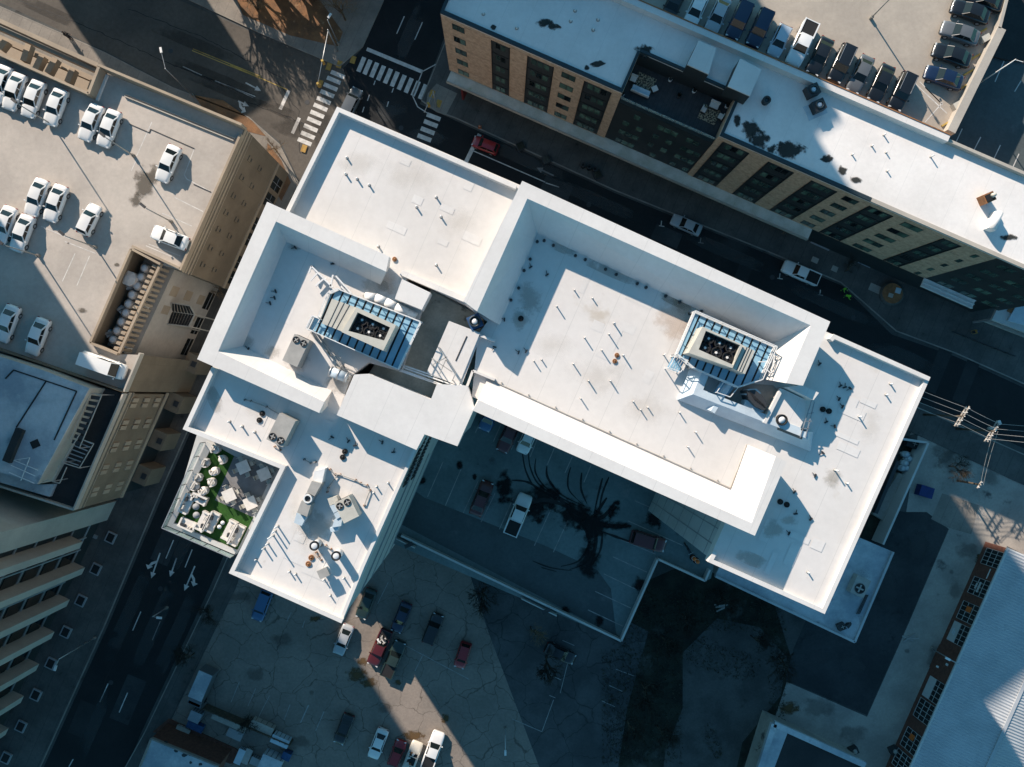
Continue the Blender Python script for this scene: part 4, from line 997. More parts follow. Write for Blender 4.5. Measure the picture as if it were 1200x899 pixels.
# recessed bay with plant pit
MB().prism(PL([(155, 291.5), (190, 308), (140, 416), (107, 402)], ZK), 0, ZK - 3.6).build('pit_floor', MT['deck'], dk)
for i in range(17):
    t = (i + .5) / 17
    c = P(187 - 47 * t, 311 + 101 * t, ZK - 1.0)
    MB().box((c.x, c.y, ZK - 1.6), (.35, .55, 3.4), 1.14).build('pit_pillar', MT['beige'], dk)
MB().bar(P(189, 309, ZK + .2), P(140, 414, ZK + .2), .3, .4).build('pit_beam', MT['beige'], dk)
# lower pavilion wall between deck and office with ground windows
fq = Facade((189, 310), (139, 416), ZK)
for k in range(3):
    for s in (2.0, 4.8, 7.6, 10.2):
        m = MB(); fq.panel(m, s, s + 1.4, 3 + k * 4.2, 5 + k * 4.2, -.02, .05); m.build('wall_panel', MT['beige'], dk)
for s in (1.2, 5.2, 8.6):
    m = MB(); fq.panel(m, s, s + 2.6, .6, 2.6, 0, .12); wn = m.build('window', MT['glass'], dk)
    m = MB(); fq.panel(m, s, s + 2.6, 1.5, 1.62, .1, .16); m.build('mullion', MT['metal'], wn)
# slatted steel canopy on that wall
QP = Zm((120, 280), 6.42)
pg = thing('pergola', P(*QP(600, 590), 6), 'black slatted pergola canopy on the beige wall', 'pergola')
pz = 10.5
c4 = [P(*QP(x, y), pz) for x, y in ((520, 545), (695, 570), (650, 660), (490, 640))]
for i in range(4): MB().bar(c4[i], c4[(i + 1) % 4], .14, .2).build('frame', MT['beigelite'], pg)
for i in range(8):
    t = (i + .5) / 8
    MB().bar(c4[0].lerp(c4[1], t), c4[3].lerp(c4[2], t), .3, .08).build('slat', MT['black'], pg)
c5 = [P(*QP(x, y), pz + 1.6) for x, y in ((520, 482), (660, 505))] + [c4[1], c4[0]]
for i in range(4): MB().bar(c5[i], c5[(i + 1) % 4], .12, .16).build('frame', MT['beigelite'], pg)
for i in range(7):
    t = (i + .5) / 7
    MB().bar(c5[0].lerp(c5[1], t), c5[3].lerp(c5[2], t), .3, .08).build('slat', MT['black'], pg)
for p in (c4[0], c4[1], c4[2], c4[3]):
    MB().bar(Vector((p.x, p.y, 0)), p, .16, .16).build('post', MT['beigelite'], pg)

# ================================================================== LEFT OFFICE
off = thing('office_block', P(60, 520, 0), 'beige office block with a black roof, pale penthouse and fire stair', 'building')
OF = [(-90, 395), (2, 414), (147, 460), (88, 597), (-90, 545)]
ow = inset([(-90, 392), (2, 415), (147, 461), (88, 597), (-90, 545)], .05, ZK)
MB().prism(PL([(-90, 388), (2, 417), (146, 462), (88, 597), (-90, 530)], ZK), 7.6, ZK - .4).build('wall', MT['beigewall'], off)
MB().prism(PL([(-90, 392), (2, 419), (138, 464), (80, 594), (-90, 530)], ZK), 0, 7.6).build('ground_floor', MT['charcoal'], off)
MB().prism(PL([(-90, 388), (2, 417), (146, 462), (88, 597), (-90, 530)], ZK), ZK - .4, ZK - .1).build('roof', MT['blackroof'], off)
MB().bar(P(146.5, 461, ZK + .3), P(88, 597, ZK + .3), .2, .9).build('parapet', MT['beigelite'], off)
MB().bar(P(88, 597, ZK + .2), P(-60, 550, ZK + .2), .25, .7).build('parapet', MT['beigelite'], off)
s_off = (P(147, 459, ZK) - fk.A).dot(fk.d)
for r_ in range(3):
    for s in range(5):
        ss = s_off + .8 + s * 3.1
        for q_ in (0, .75):
            m = MB(); fk.panel(m, ss + q_, ss + q_ + .55, 8.9 + r_ * 3.0, 10.3 + r_ * 3.0, -.08, .06); m.build('window', MT['beige'], off)
for z0, z1 in ((17.5, 18.1), (16.9, 17.05), (7.4, 8.0)):
    m = MB(); fk.panel(m, s_off, fk.len, z0, z1, -.05, .14); m.build('string_course', MT['beige'], off)
for s in (s_off - 6, s_off + .2, s_off + 6, s_off + 11.5):
    m = MB(); fk.panel(m, s, s + 2.6, 0, 4.6, -1, 1.1); m.build('portal', MT['beigewall'], off)
    m = MB(); fk.panel(m, s + .9, s + 1.7, 4.62, 4.7, .1, .8); m.build('portal_vent', MT['metald'], off)
QO = Zm((0, 410), 4.73)
ZH = ZK + 3.4
PHO = [(-60, 20), (65, 60), (250, 120), (495, 215), (205, 745), (-60, 640)]
ph = MB().prism(PL([QO(*p) for p in ((-160, -10), (65, 58), (250, 118), (495, 213), (205, 745), (-160, 625))], ZH), ZK - .1, ZH - .15).build('penthouse', MT['beigelite'], off)
MB().prism(PL([QO(*p) for p in ((-160, -10), (65, 58), (250, 118), (495, 213), (205, 745), (-160, 625))], ZH), ZH - .15, ZH).build('penthouse_roof', MT['faderoof'], ph)
MB().sheet(PL([QO(*p) for p in ((-160, 60), (75, 110), (425, 230), (205, 690), (-160, 575))], ZH), ZH + .006).build('roof_sheet', MT['faderoof'], ph)
for a, b in (((75, 112), (425, 230)), ((425, 230), (300, 500)), ((255, 175), (90, 430)), ((30, 160), (75, 112))):
    MB().bar(P(*QO(*a), ZH + .05), P(*QO(*b), ZH + .05), .14, .1).build('roof_seam', MT['blackroof'], ph)
MB().box(P(*QO(195, 522), ZH + .03), (1.0, .9, .06), AX).build('roof_hatch', MT['black'], ph)
MB().bar(P(*QO(115, 440), ZH + .3), P(*QO(40, 620), ZH + .3), .9, .6).build('roof_trough', MT['blackroof'], ph)
for a, b in (((165, 598), (115, 725)), ((75, 612), (210, 668)), ((50, 680), (190, 740)), ((165, 598), (75, 612)), ((60, 640), (195, 700))):
    MB().bar(P(*QO(*a), ZH + .1), P(*QO(*b), ZH + .1), .08, .08).build('hatch_frame', MT['metalw'], ph)
MB().prism(PL([QO(*p) for p in ((-160, 620), (20, 672), (205, 748), (300, 745), (270, 815), (-160, 690))], ZK + .6), ZK - .1, ZK + .5).build('lower_roof', MT['faderoof'], off)
# fire stair
fs = thing('fire_stair', P(*QO(450, 500), ZK), 'pale steel fire stair on the black office roof', 'stair')
z0 = ZK + 2.6
for a, b in (((500, 240), (390, 500)), ((565, 250), (440, 545)), ((500, 240), (565, 250)), ((440, 470), (345, 625)), ((520, 520), (440, 655)), ((345, 625), (440, 655)), ((460, 500), (520, 520)), ((330, 640), (290, 730)), ((370, 650), (330, 740)), ((290, 730), (330, 740)), ((270, 720), (200, 745))):
    MB().bar(P(*QO(*a), z0), P(*QO(*b), z0), .09, .09).build('rail', MT['beigelite'], fs)
for i in range(9):
    t = i / 8
    MB().bar(P(*QO(505 - 105 * t, 262 + 245 * t), z0 - .5), P(*QO(560 - 110 * t, 270 + 255 * t), z0 - .5), .45, .06).build('tread', MT['metald'], fs)
for i in range(7):
    t = i / 6
    MB().bar(P(*QO(440 - 80 * t, 490 + 125 * t), z0 - .8 - t), P(*QO(510 - 75 * t, 520 + 120 * t), z0 - .8 - t), .12, .06).build('tread', MT['metal'], fs)
for x, y in ((500, 240), (565, 250), (440, 545), (345, 625), (440, 655), (300, 728)):
    p = P(*QO(x, y), z0); MB().bar(Vector((p.x, p.y, ZK - .1)), p, .1, .1).build('post', MT['metal'], fs)

# ================================================================== FINNED TOWER (bottom left)
fin = thing('finned_tower', P(60, 730, 0), 'tall office tower with pale stone fins and dark glass bays', 'building')
ft = Facade((119, 620), (20, 828), 0)
HT = 48.0
def fp(name, mat, s0, s1, z0, z1, o0, o1, par=None):
    m = MB(); ft.panel(m, s0, s1, z0, z1, o0, o1); return m.build(name, MT[mat], par or fin)
fp('wall', 'charcoal', -4.7, 40, 0, HT, -24, -.6)
fp('pier', 'beigelite', -4.75, -1.6, 0, HT, -24, .25)
sp = (P(83, 697, 0) - P(100, 660, 0)).length
s0 = (P(100, 660, 0) - ft.A).dot(ft.d)
for k in range(-1, 7):
    s = s0 + k * sp
    fp('fin', 'beigelite', s - .55, s + .55, 2.5 if k >= 0 else 7, HT, -.6, 1.3)
    fp('fin_light', 'metal', s - .25, s + .25, 2.2, 2.5, .4, .9)
    fp('planter_frame', 'wallgrey', s - .8, s + .8, .1, .4, 1.2, 2.6)
    fp('planter_soil', 'black', s - .62, s + .62, .39, .43, 1.4, 2.4)
    for i in range(9):
        z = 3.5 + i * 4.0
        for c in range(2):
            a = s + .75 + c * (sp / 2 - .45)
            m = MB(); ft.panel(m, a, a + sp / 2 - .75, z, z + 2.7, -.62, -.5); m.build('window', MT['glass'], fin)
    fp('mullion', 'wallgrey', s + .55, s + .7, 2.5, HT, -.6, -.35); fp('mullion', 'wallgrey', s + sp / 2 - .1, s + sp / 2 + .1, 2.5, HT, -.6, -.35)
for i in range(9):
    z = 2.9 + i * 4.0; fp('spandrel', 'wallgrey', -1.6, 34, z - .12, z + .12, -.6, -.45)

# ================================================================== BOTTOM-LEFT STORE
QG = Zm((150, 770), 6.0)
st = thing('brick_store', P(200, 890, 0), 'low store with a weathered white roof and red brick yard beside the avenue', 'building')
MB().prism(PL([QG(*p) for p in ((165, 570), (640, 765), (560, 930), (60, 830))], 5), 0, 5).build('wall', MT['brickred'], st)
MB().prism(PL([QG(*p) for p in ((165, 570), (640, 765), (560, 930), (60, 830))], 5), 5, 5.15).build('roof', MT['faderoof'], st)
for a, b in (((165, 570), (640, 765)), ((165, 570), (60, 830))): MB().bar(P(*QG(*a), 5.3), P(*QG(*b), 5.3), .2, .5).build('parapet', MT['kerb'], st)
rfst = MB().prism(PL([QG(*p) for p in ((290, 430), (180, 520), (720, 745), (860, 740), (760, 640))], 0), 0, .25).build('brick_yard', MT['brickred'], st)
for i, (x, y, r) in enumerate(((260, 605, .3), (340, 655, .3), (400, 685, .35), (435, 690, .15), (440, 740, .2), (510, 755, .2))):
    MB().blob(P(*QG(x, y), 5.15), r * 1.2, r, 5.17, .4, 9, .3, i).build('stain', MT['metald'], st)

# ================================================================== CORRUGATED WAREHOUSE (right)
QW = Zm((1040, 620), 3.225)
ZW = 5.6
wh = thing('warehouse', P(1150, 760, 0), 'long warehouse with a ribbed pale metal roof and red brick window wall', 'building')
e0, e1 = QW(458, 72), QW(95, 890)
r0, r1 = QW(585, 90), QW(250, 890)
o0 = QW(760, 200)
def wl(a, b, t): return (a[0] + (b[0] - a[0]) * t, a[1] + (b[1] - a[1]) * t)
eA, eB = P(*e0, ZW), P(*wl(e0, e1, 1.25), ZW)
dW = (eB - eA).normalized(); nW = Vector((-dW.y, dW.x, 0))
if nW.x < 0: nW = -nW
ridge = 8.6; ridz = 1.4
L_ = (eB - eA).length
wallp = [eA + nW * .5, eB + nW * .5, eB + nW * 16.7, eA + nW * 16.7]
MB().prism(wallp, 0, ZW - .1).build('wall', MT['brickred'], wh)
for sd in (0, 1):
    b0 = eA + nW * (ridge * 2 * sd); b1 = eB + nW * (ridge * 2 * sd)
    t0 = eA + nW * ridge + Vector((0, 0, ridz)); t1 = eB + nW * ridge + Vector((0, 0, ridz))
    n = int(L_ / .42); m = MB(); lo, hi = [], []
    for i in range(n * 2 + 1):
        t = i / (n * 2); up = Vector((0, 0, .09 if i % 2 else 0))
        lo.append(b0.lerp(b1, t) + up); hi.append(t0.lerp(t1, t) + up)
    m.strips([lo, hi], close=False); m.build('roof_sheet', MT['corr'], wh)
MB().bar(eA + nW * ridge + Vector((0, 0, ridz + .1)), eB + nW * ridge + Vector((0, 0, ridz + .1)), .5, .08).build('ridge_cap', MT['corr'], wh)
MB().bar(eA - nW * .12, eB - nW * .12, .3, .22).build('gutter', MT['wallwhite'], wh)
fw = Facade(e0, wl(e0, e1, 1.25), ZW)
base_out = -.5
def wp(name, mat, s0, s1, z0, z1, o0, o1, par=None):
    m = MB(); fw.panel(m, s0, s1, z0, z1, o0 - .5, o1 - .5); return m.build(name, MT[mat], par or wh)
def ws(y): return (P(*QW(0, 0), ZW) - P(*QW(0, 0), ZW)).length
SC = L_ / ((wl(e0, e1, 1.25)[1] - e0[1]) * 3.225)
def sy(y): return max(0, (y - 90) * SC)
wins = [(110, 170, 'n'), (222, 285, 'b'), (318, 385, 'r'), (398, 470, 'w'), (615, 690, 'w'), (700, 770, 'n'), (815, 885, 'r'), (900, 960, 'n'), (975, 1040, 'n')]
for y0, y1, k in wins:
    a, b = sy(y0), sy(y1)
    wn = wp('window', 'glass', a, b, 1.0, 4.7, -.02, .06)
    for i in range(5): wp('mullion', 'wallwhite', a + (b - a) * i / 4 - .025, a + (b - a) * i / 4 + .025, 1.0, 4.7, .05, .12, wn)
    for i in range(4): wp('mullion', 'wallwhite', a, b, 1.0 + i * 1.23 - .02, 1.0 + i * 1.23 + .02, .05, .12, wn)
    if k == 'w':
        wp('white_panel', 'wallwhite', a, b, 1.05, 2.6, .05, .14, wn)
        if y0 == 398:
            wp('painted_mark', 'duct', (a + b) / 2 - .5, (a + b) / 2 + .4, 1.5, 1.75, .13, .16, wn); wp('painted_mark', 'duct', (a + b) / 2 - .2, (a + b) / 2 + .5, 1.9, 2.1, .13, .16, wn)
    if k == 'r': wp('red_poster', 'orange', a + .5, a + 1.3, 2.2, 3.2, .06, .15, wn)
    if k == 'b': wp('white_lettering', 'wallwhite', a + .5, b - .5, 2.6, 2.9, .06, .15, wn); wp('white_lettering', 'wallwhite', a + .8, b - .9, 2.0, 2.2, .06, .15, wn)
wp('door', 'brickred', sy(500), sy(590), 0, 4.6, -.02, .1)
wp('lamp', 'metalw', sy(545), sy(553), 3.2, 3.5, .1, .3); wp('lamp', 'metalw', sy(570), sy(577), 1.6, 1.9, .1, .3)
wp('wall_pipe', 'metalw', sy(178), sy(215), 3.4, 3.5, .05, .15)

# low grey building at the bottom edge
lg = thing('low_building', P(950, 890, 0), 'small flat building with a dark roof inside a pale parapet by the driveway', 'building')
LG = [Zm((900, 600), 3.007)(*p) for p in ((20, 745), (340, 890), (330, 1000), (-60, 1000))]
MB().prism(PL(LG, 4.5), 0, 4.4).build('wall', MT['slab'], lg)
MB().prism(PL(LG, 4.5), 4.4, 4.5).build('roof', MT['blackroof'], lg)
QI = Zm((900, 600), 3.007)
for a, b in ((LG[0], LG[1]), (LG[0], LG[3])): MB().bar(P(*a, 4.75), P(*b, 4.75), .8, .6).build('parapet', MT['faderoof'], lg)
MB().prism(PL([QI(20, 745), QI(70, 775), QI(0, 960), QI(-60, 960)], 4.6), 4.5, 4.62).build('roof_edge', MT['faderoof'], lg)

# patio enclosure at the east foot of the white building
pt = thing('service_yard', P(1055, 560, 0), 'narrow service yard behind a long white wall at the building foot', 'yard')
a, b = P(*J(440, 295), 3.2), P(*J(175, 890), 3.2)
MB().bar(Vector((a.x, a.y, 1.6)), Vector((b.x, b.y, 1.6)), .3, 3.2).build('wall', MT['wallwhite'], pt)
a2 = P(*J(280, 270), 3.2); MB().bar(Vector((a.x, a.y, 1.55)), Vector((a2.x, a2.y, 1.55)), .3, 3.1).build('wall', MT['wallwhite'], pt)
MB().prism(PL([J(300, 280), J(430, 310), J(170, 890), J(40, 850)], 0), 0, .15).build('yard_floor', MT['weeds'], pt)
MB().prism(PL([J(265, 470), J(295, 482), J(190, 760), J(115, 712)], 1), 0, 1.0).build('raised_platform', MT['slab'], pt)
MB().bar(P(*J(255, 400), 2), P(*J(125, 705), 2), .5, .8).build('yard_trough', MT['metald'], pt)
for i, (x, y) in enumerate(((290, 360), (305, 385), (285, 410), (268, 440), (292, 440))):
    q = P(*J(x, y), .15); t = thing('gas_tank', q, 'pale blue tank standing in the narrow service yard', 'tank', 'tanks in the service yard')
    MB().tube((0, 0, 0), (0, 0, 1.2), .48, None, 14).build('body', MT['duct'], t, True, True); MB().tube((0, 0, 1.2), (0, 0, 1.35), .48, .18, 14).build('dome', MT['duct'], t, True, True)
ac(J(330, 295), .15, (1.8, 1.4, 1.0), -.4, 'dark generator in the corner of the service yard', 1, 'metald', 'generator')
for x, y in ((330, 465), (270, 585)):
    MB().box(P(*J(x, y), .35), (1.3, 1.1, .4), .4).build('timber_stack', MT['rust'], pt)
ORD = ['first', 'second', 'third', 'fourth', 'fifth', 'sixth', 'seventh', 'eighth', 'ninth']
# ================================================================== ROOF EQUIPMENT
def cooling_plant(name, label, plat, unit, well, side, zb, qz, rails, stripe_ax):
    t = thing(name, P(*qz(*plat[0]), ZR), label, 'cooling plant')
    zp = ZR + 1.1
    pl = PL([qz(*p) for p in plat], zp)
    pm = MB().prism(pl, zp - .22, zp - .05).build('platform_base', MT['black'], t)
    for p in pl: MB().bar(Vector((p.x, p.y, ZR)), p, .15, .15).build('leg', MT['metal'], t)
    # walkway panels: strips across the platform, split by dark gaps
    cx = sum(p.x for p in pl) / len(pl); cy = sum(p.y for p in pl) / len(pl)
    ax = Vector((math.cos(stripe_ax), math.sin(stripe_ax), 0)); bx = Vector((-ax.y, ax.x, 0))
    lo = min((p.x - cx) * ax.x + (p.y - cy) * ax.y for p in pl); hi = max((p.x - cx) * ax.x + (p.y - cy) * ax.y for p in pl)
    def clip(poly_, d0, keep):
        out = []
        for i in range(len(poly_)):
            a, b = poly_[i], poly_[(i + 1) % len(poly_)]
            fa = ((a.x - cx) * ax.x + (a.y - cy) * ax.y - d0) * keep; fb_ = ((b.x - cx) * ax.x + (b.y - cy) * ax.y - d0) * keep
            if fa >= 0: out.append(a)
            if (fa < 0) != (fb_ < 0): out.append(a.lerp(b, fa / (fa - fb_)))
        return out
    x = lo
    while x < hi:
        q = clip(clip(pl, x + .06, 1), x + .62, -1)
        if len(q) >= 3: MB().prism(q, zp - .05, zp).build('walkway_panel', MT['shade_panel'], t)
        x += .74
    # guard rail
    for i in range(len(pl)):
        a, b = pl[i], pl[(i + 1) % len(pl)]
        for h in (.55, 1.05): MB().bar(a + Vector((0, 0, h)), b + Vector((0, 0, h)), .07, .06).build('handrail', MT['metalw'], t)
        n = max(1, int((b - a).length / 1.2))
        for k in range(n): p = a.lerp(b, k / n); MB().bar(p, p + Vector((0, 0, 1.05)), .06, .06).build('rail_post', MT['metalw'], t)
        MB().bar(a + Vector((0, 0, .1)), b + Vector((0, 0, .1)), .05, .2).build('toe_board', MT['metalw'], t)
    # plant housing with an open fan well
    zu = zp + 2.1
    u = PL([qz(*p) for p in unit], zu); wl_ = PL([qz(*p) for p in well], zu)
    m = MB()
    n = 4
    m.strips([[Vector((p.x, p.y, zp)) for p in u + u[:1]], u + u[:1], wl_ + wl_[:1], [Vector((p.x, p.y, zu - 1.0)) for p in wl_ + wl_[:1]]], close=False)
    cs = m.build('casing', MT['unit'], t)
    MB().sheet([Vector((p.x, p.y, zu - .98)) for p in wl_]).build('well_floor', MT['tarp'], cs)
    for r_ in range(2):
        for c_ in range(3):
            s_, t_ = (c_ + .55) / 3.1, (r_ + .5) / 2
            c = wl_[0].lerp(wl_[1], s_).lerp(wl_[3].lerp(wl_[2], s_), t_)
            f = MB().ring((c.x, c.y), .40, .50, zu - .98, zu - .35, 14).build('fan', MT['black'], cs)
            MB().tube((c.x, c.y, zu - .6), (c.x, c.y, zu - .5), .41, None, 14).build('fan_disc', MT['black'], f)
            MB().tube((c.x, c.y, zu - .5), (c.x, c.y, zu - .4), .14, .1, 8).build('hub', MT['metalw'], f)
            b = MB()
            for a in range(5): b.bar((c.x, c.y, zu - .46), (c.x + math.cos(a * 1.257 + c_) * .38, c.y + math.sin(a * 1.257 + c_) * .38, zu - .46), .1, .02)
            b.build('blades', MT['metald'], f)
    for sp_, zs in side:
        q = PL([qz(*p) for p in sp_], zs)
        sd = MB().prism(q, zp, zs).build('side_casing', MT['unit'], t)
        for k in (.3, .5, .72):
            MB().bar(q[0].lerp(q[1], k) + Vector((0, 0, .01)), q[3].lerp(q[2], k) + Vector((0, 0, .01)), .06, .03).build('casing_joint', MT['metald'], sd)
    return t
cooling_plant('cooling_plant', 'beige cooling plant with six fans beside the sunken roof well', [(235, 275), (290, 250), (770, 440), (640, 715), (110, 480), (145, 408), (180, 415)],
              [(390, 350), (620, 455), (545, 605), (300, 495)], [(395, 380), (585, 468), (550, 545), (340, 488)],
              [([(245, 300), (388, 352), (302, 492), (185, 445)], ZR + 2.6)], 0, W1, None, math.atan2(-.405, .914))
cooling_plant('cooling_plant', 'beige cooling plant with six fans inside the larger crown', [(245, 75), (690, 270), (610, 450), (480, 492), (235, 385), (145, 310)],
              [(300, 155), (525, 258), (465, 385), (222, 300)], [(318, 178), (508, 258), (470, 368), (278, 282)],
              [([(527, 260), (590, 290), (535, 418), (468, 388)], ZR + 2.9)], 0, E1, None, math.atan2(-.405, .914))
# small stair landings of both plants
for q, pts, lb in ((W1, [(110, 478), (145, 408), (190, 425), (150, 495)], 'shade-blue access landing at the corner of the plant by the well'), (E1, [(100, 385), (135, 320), (205, 345), (165, 408)], 'shade-blue access landing at the corner of the larger crown plant'), (E1, [(360, 520), (405, 455), (480, 490), (435, 545)], 'shade-blue step landing beside the curved chiller')):
    t = thing('access_landing', P(*q(*pts[0]), ZR), lb, 'landing')
    c = PL([q(*p) for p in pts], ZR + .8)
    for k in range(5):
        a0, a1 = k / 5 + .02, (k + 1) / 5 - .03
        MB().prism([c[0].lerp(c[3], a0), c[1].lerp(c[2], a0), c[1].lerp(c[2], a1), c[0].lerp(c[3], a1)], ZR + .74, ZR + .8).build('tread', MT['shade_panel'], t)
    for i in range(4):
        MB().bar(c[i] + Vector((0, 0, .95)), c[(i + 1) % 4] + Vector((0, 0, .95)), .06, .06).build('handrail', MT['metalw'], t)
        MB().bar(Vector((c[i].x, c[i].y, ZR)), c[i] + Vector((0, 0, .95)), .07, .07).build('post', MT['metalw'], t)
# U-shaped membrane wall round the chiller court
def sloped_wall(par, pts, h, wd, z=ZR, mat='duct'):
    q = [Vector((p.x, p.y, 0)) for p in PL(pts, z)]
    i = offs(q, wd * .55); i2 = offs(q, wd)
    at = lambda l, zz: [Vector((p.x, p.y, zz)) for p in l]
    return MB().strips([at(q, z - .05), at(q, z + h * .25), at(i, z + h), at(i2, z + h), at(i2, z - .05)]).build('wall', MT[mat], par)
cc = thing('chiller_court', P(*E1(520, 600), ZR), 'low white-walled court round the curved chiller on the roof', 'roof court')
sloped_wall(cc, [E1(225, 390), E1(158, 560), E1(890, 845), E1(905, 740)], 1.3, 1.55)
sloped_wall(cc, [E1(395, 455), E1(300, 605)], 1.1, .9)
MB().prism(PL([E1(280, 410), E1(335, 435), E1(290, 545), E1(235, 525)], ZR), ZR, ZR + .03).build('pit_floor', MT['wellfloor'], cc)
MB().prism(PL([E1(400, 460), E1(690, 480), E1(730, 520), E1(650, 690), E1(340, 590)], ZR), ZR, ZR + .035).build('court_floor', MT['slab'], cc)
sl_ = MB().prism(PL([E1(745, 500), E1(870, 560), E1(865, 665), E1(820, 762), E1(640, 685)], ZR + 1.2), ZR, ZR + 1.2).build('court_roof', MT['crown'], cc)
MB().bar(P(*E1(735, 500), ZR + 1.3), P(*E1(640, 690), ZR + 1.3), .3, .4).build('roof_curb', MT['crown'], cc)
for a, b in (((905, 560), (840, 770)), ((920, 570), (870, 770)), ((870, 680), (905, 680)), ((880, 640), (915, 632)), ((850, 720), (890, 720))):
    MB().bar(P(*E1(*a), ZR + 1.4), P(*E1(*b), ZR + 1.4), .07, .07).build('ladder_rail', MT['metal'], cc)
MB().bar(P(*E1(715, 720), ZR + 1.3), P(*E1(850, 775), ZR + 1.3), .2, .15).build('green_beam', MT['navy'], cc)
v = thing('ring_vent', P(*E1(733, 672), ZR + 1.2), 'round white vent with a black rim on the chiller court roof', 'vent')
MB().ring((0, 0), .38, .5, 0, .35, 22).build('rim', MT['black'], v, True, True); MB().tube((0, 0, 0), (0, 0, .3), .38, .3, 20).build('dome', MT['metalw'], v, True, True)
# curved chiller
ch = thing('chiller', P(*E1(590, 565), ZR), 'curved dark teal chiller standing in the roof court', 'chiller')
for k, (pts, h, mt) in enumerate((([(545, 510), (590, 505), (635, 540), (660, 590), (640, 620), (600, 600), (560, 560)], 1.9, 'metald'), ([(540, 560), (600, 590), (640, 625), (590, 632), (525, 600)], 1.2, 'duct'), ([(560, 500), (600, 500), (625, 525), (560, 545), (540, 530)], 1.6, 'duct'))):
    MB().prism(PL([E1(*p) for p in pts], ZR + h), ZR, ZR + h).build('casing', MT[mt], ch)
for k in range(6): MB().bar(P(*E1(560 + k * 14, 512 + k * 14), ZR + 1.95), P(*E1(590 + k * 12, 560 + k * 9), ZR + 1.95), .08, .06).build('coil_fin', MT['black'], ch)
c = P(*E1(362, 560), ZR); t = tag(MB().ring((c.x, c.y), .2, .42, ZR, ZR + .7, 14).tube((c.x, c.y, ZR), (c.x, c.y, ZR + .5), .2, .2, 10).build('pump', MT['rust']), 'rusty round pump beside the shade-blue step landing', 'pump')
# steel frames by the plants
def lattice(name, label, q, lines, z, wd=.08, mat='metalw'):
    t = thing(name, P(*q(*lines[0][0]), ZR), label, 'steel frame')
    for a, b in lines:
        A, B = P(*q(*a), z), P(*q(*b), z)
        MB().bar(A, B, wd, wd).build('bar', MT[mat], t)
        MB().bar(Vector((A.x, A.y, ZR)), A, wd, wd).build('post', MT[mat], t)
    return t
lattice('steel_lattice', 'white pipe frame between the crown wall and the plant by the well', W1, [((125, 110), (250, 235)), ((160, 150), (120, 195)), ((195, 185), (150, 225)), ((270, 170), (360, 270)), ((250, 165), (235, 235)), ((300, 230), (360, 290)), ((125, 110), (110, 150))], ZR + .7, .14)
lattice('steel_lattice', 'white ladder frame at the larger crown inner wall', E1, [((690, 300), (735, 335)), ((735, 335), (690, 425)), ((650, 390), (690, 425)), ((690, 300), (650, 390)), ((620, 350), (680, 352)), ((700, 310), (680, 420))], ZR + 1.6, .08)
lattice('pipe_run', 'long white pipes crossing over the sunken roof well', W1, [((660, 690), (1030, 815)), ((660, 703), (1030, 832)), ((640, 712), (960, 830)), ((640, 722), (860, 798))], ZR + .5, .12)
lattice('pipe_run', 'slim pipes leaving the plant past the grey condensing unit', W1, [((120, 500), (300, 700)), ((150, 500), (330, 715)), ((190, 560), (240, 640)), ((300, 690), (360, 720))], ZR + .35, .1, 'unitg')
lattice('cross_brace', 'thin steel bracing over the white slab beside the well', W1, [((870, 585), (970, 735)), ((830, 690), (920, 640)), ((830, 650), (950, 730)), ((910, 660), (870, 755)), ((950, 780), (970, 735))], ZR + 2.2, .08, 'unitg')
# duct and tanks W
t = thing('round_duct', P(*W1(280, 745), ZR), 'white and blue horizontal tank by the sloping roof gap', 'tank')
a, b = P(*W1(235, 725), ZR + .6), P(*W1(335, 765), ZR + .6)
MB().tube(a, b, .45, None, 16).build('shell', MT['duct'], t, True)
for k in (.0, .45, .9): p = a.lerp(b, k); q_ = a.lerp(b, k + .08); MB().tube(p, q_, .5, None, 16).build('band', MT['metal'], t, True)
for k in (.2, .8): p = a.lerp(b, k); MB().box((p.x, p.y, ZR + .15), (.3, .7, .3), AX).build('saddle', MT['metald'], t)
t = thing('exhaust_fan', P(*W1(1085, 445), ZR - 1), 'dark blue exhaust fan with a white dome at the well edge', 'fan')
MB().box((0, 0, 1.0), (1.2, 1.2, 1.4), AX).build('casing', MT['tarp'], t, local=True); MB().ring((0, 0), .4, .52, 1.7, 1.95, 18).build('rim', MT['navy'], t, True, True); MB().tube((0, 0, 1.7), (0, 0, 1.9), .4, .2, 16).build('dome', MT['metalw'], t, True, True)
t = thing('white_duct', P(*W1(540, 310), ZR), 'fat white duct curling beside the plant and the roof gap', 'duct')
pts = [P(*W1(x, y), ZR + .45) for x, y in ((440, 290), (500, 295), (560, 320), (620, 350), (690, 385), (735, 410))]
for a, b in zip(pts[:-1], pts[1:]): MB().tube(a, b, .42, .42, 14).build('duct_segment', MT['metalw'], t, True)
for k in (0, 2, 4): p = pts[k]; MB().box((p.x, p.y, ZR + .1), (.4, .6, .2), AX).build('saddle', MT['unitg'], t)
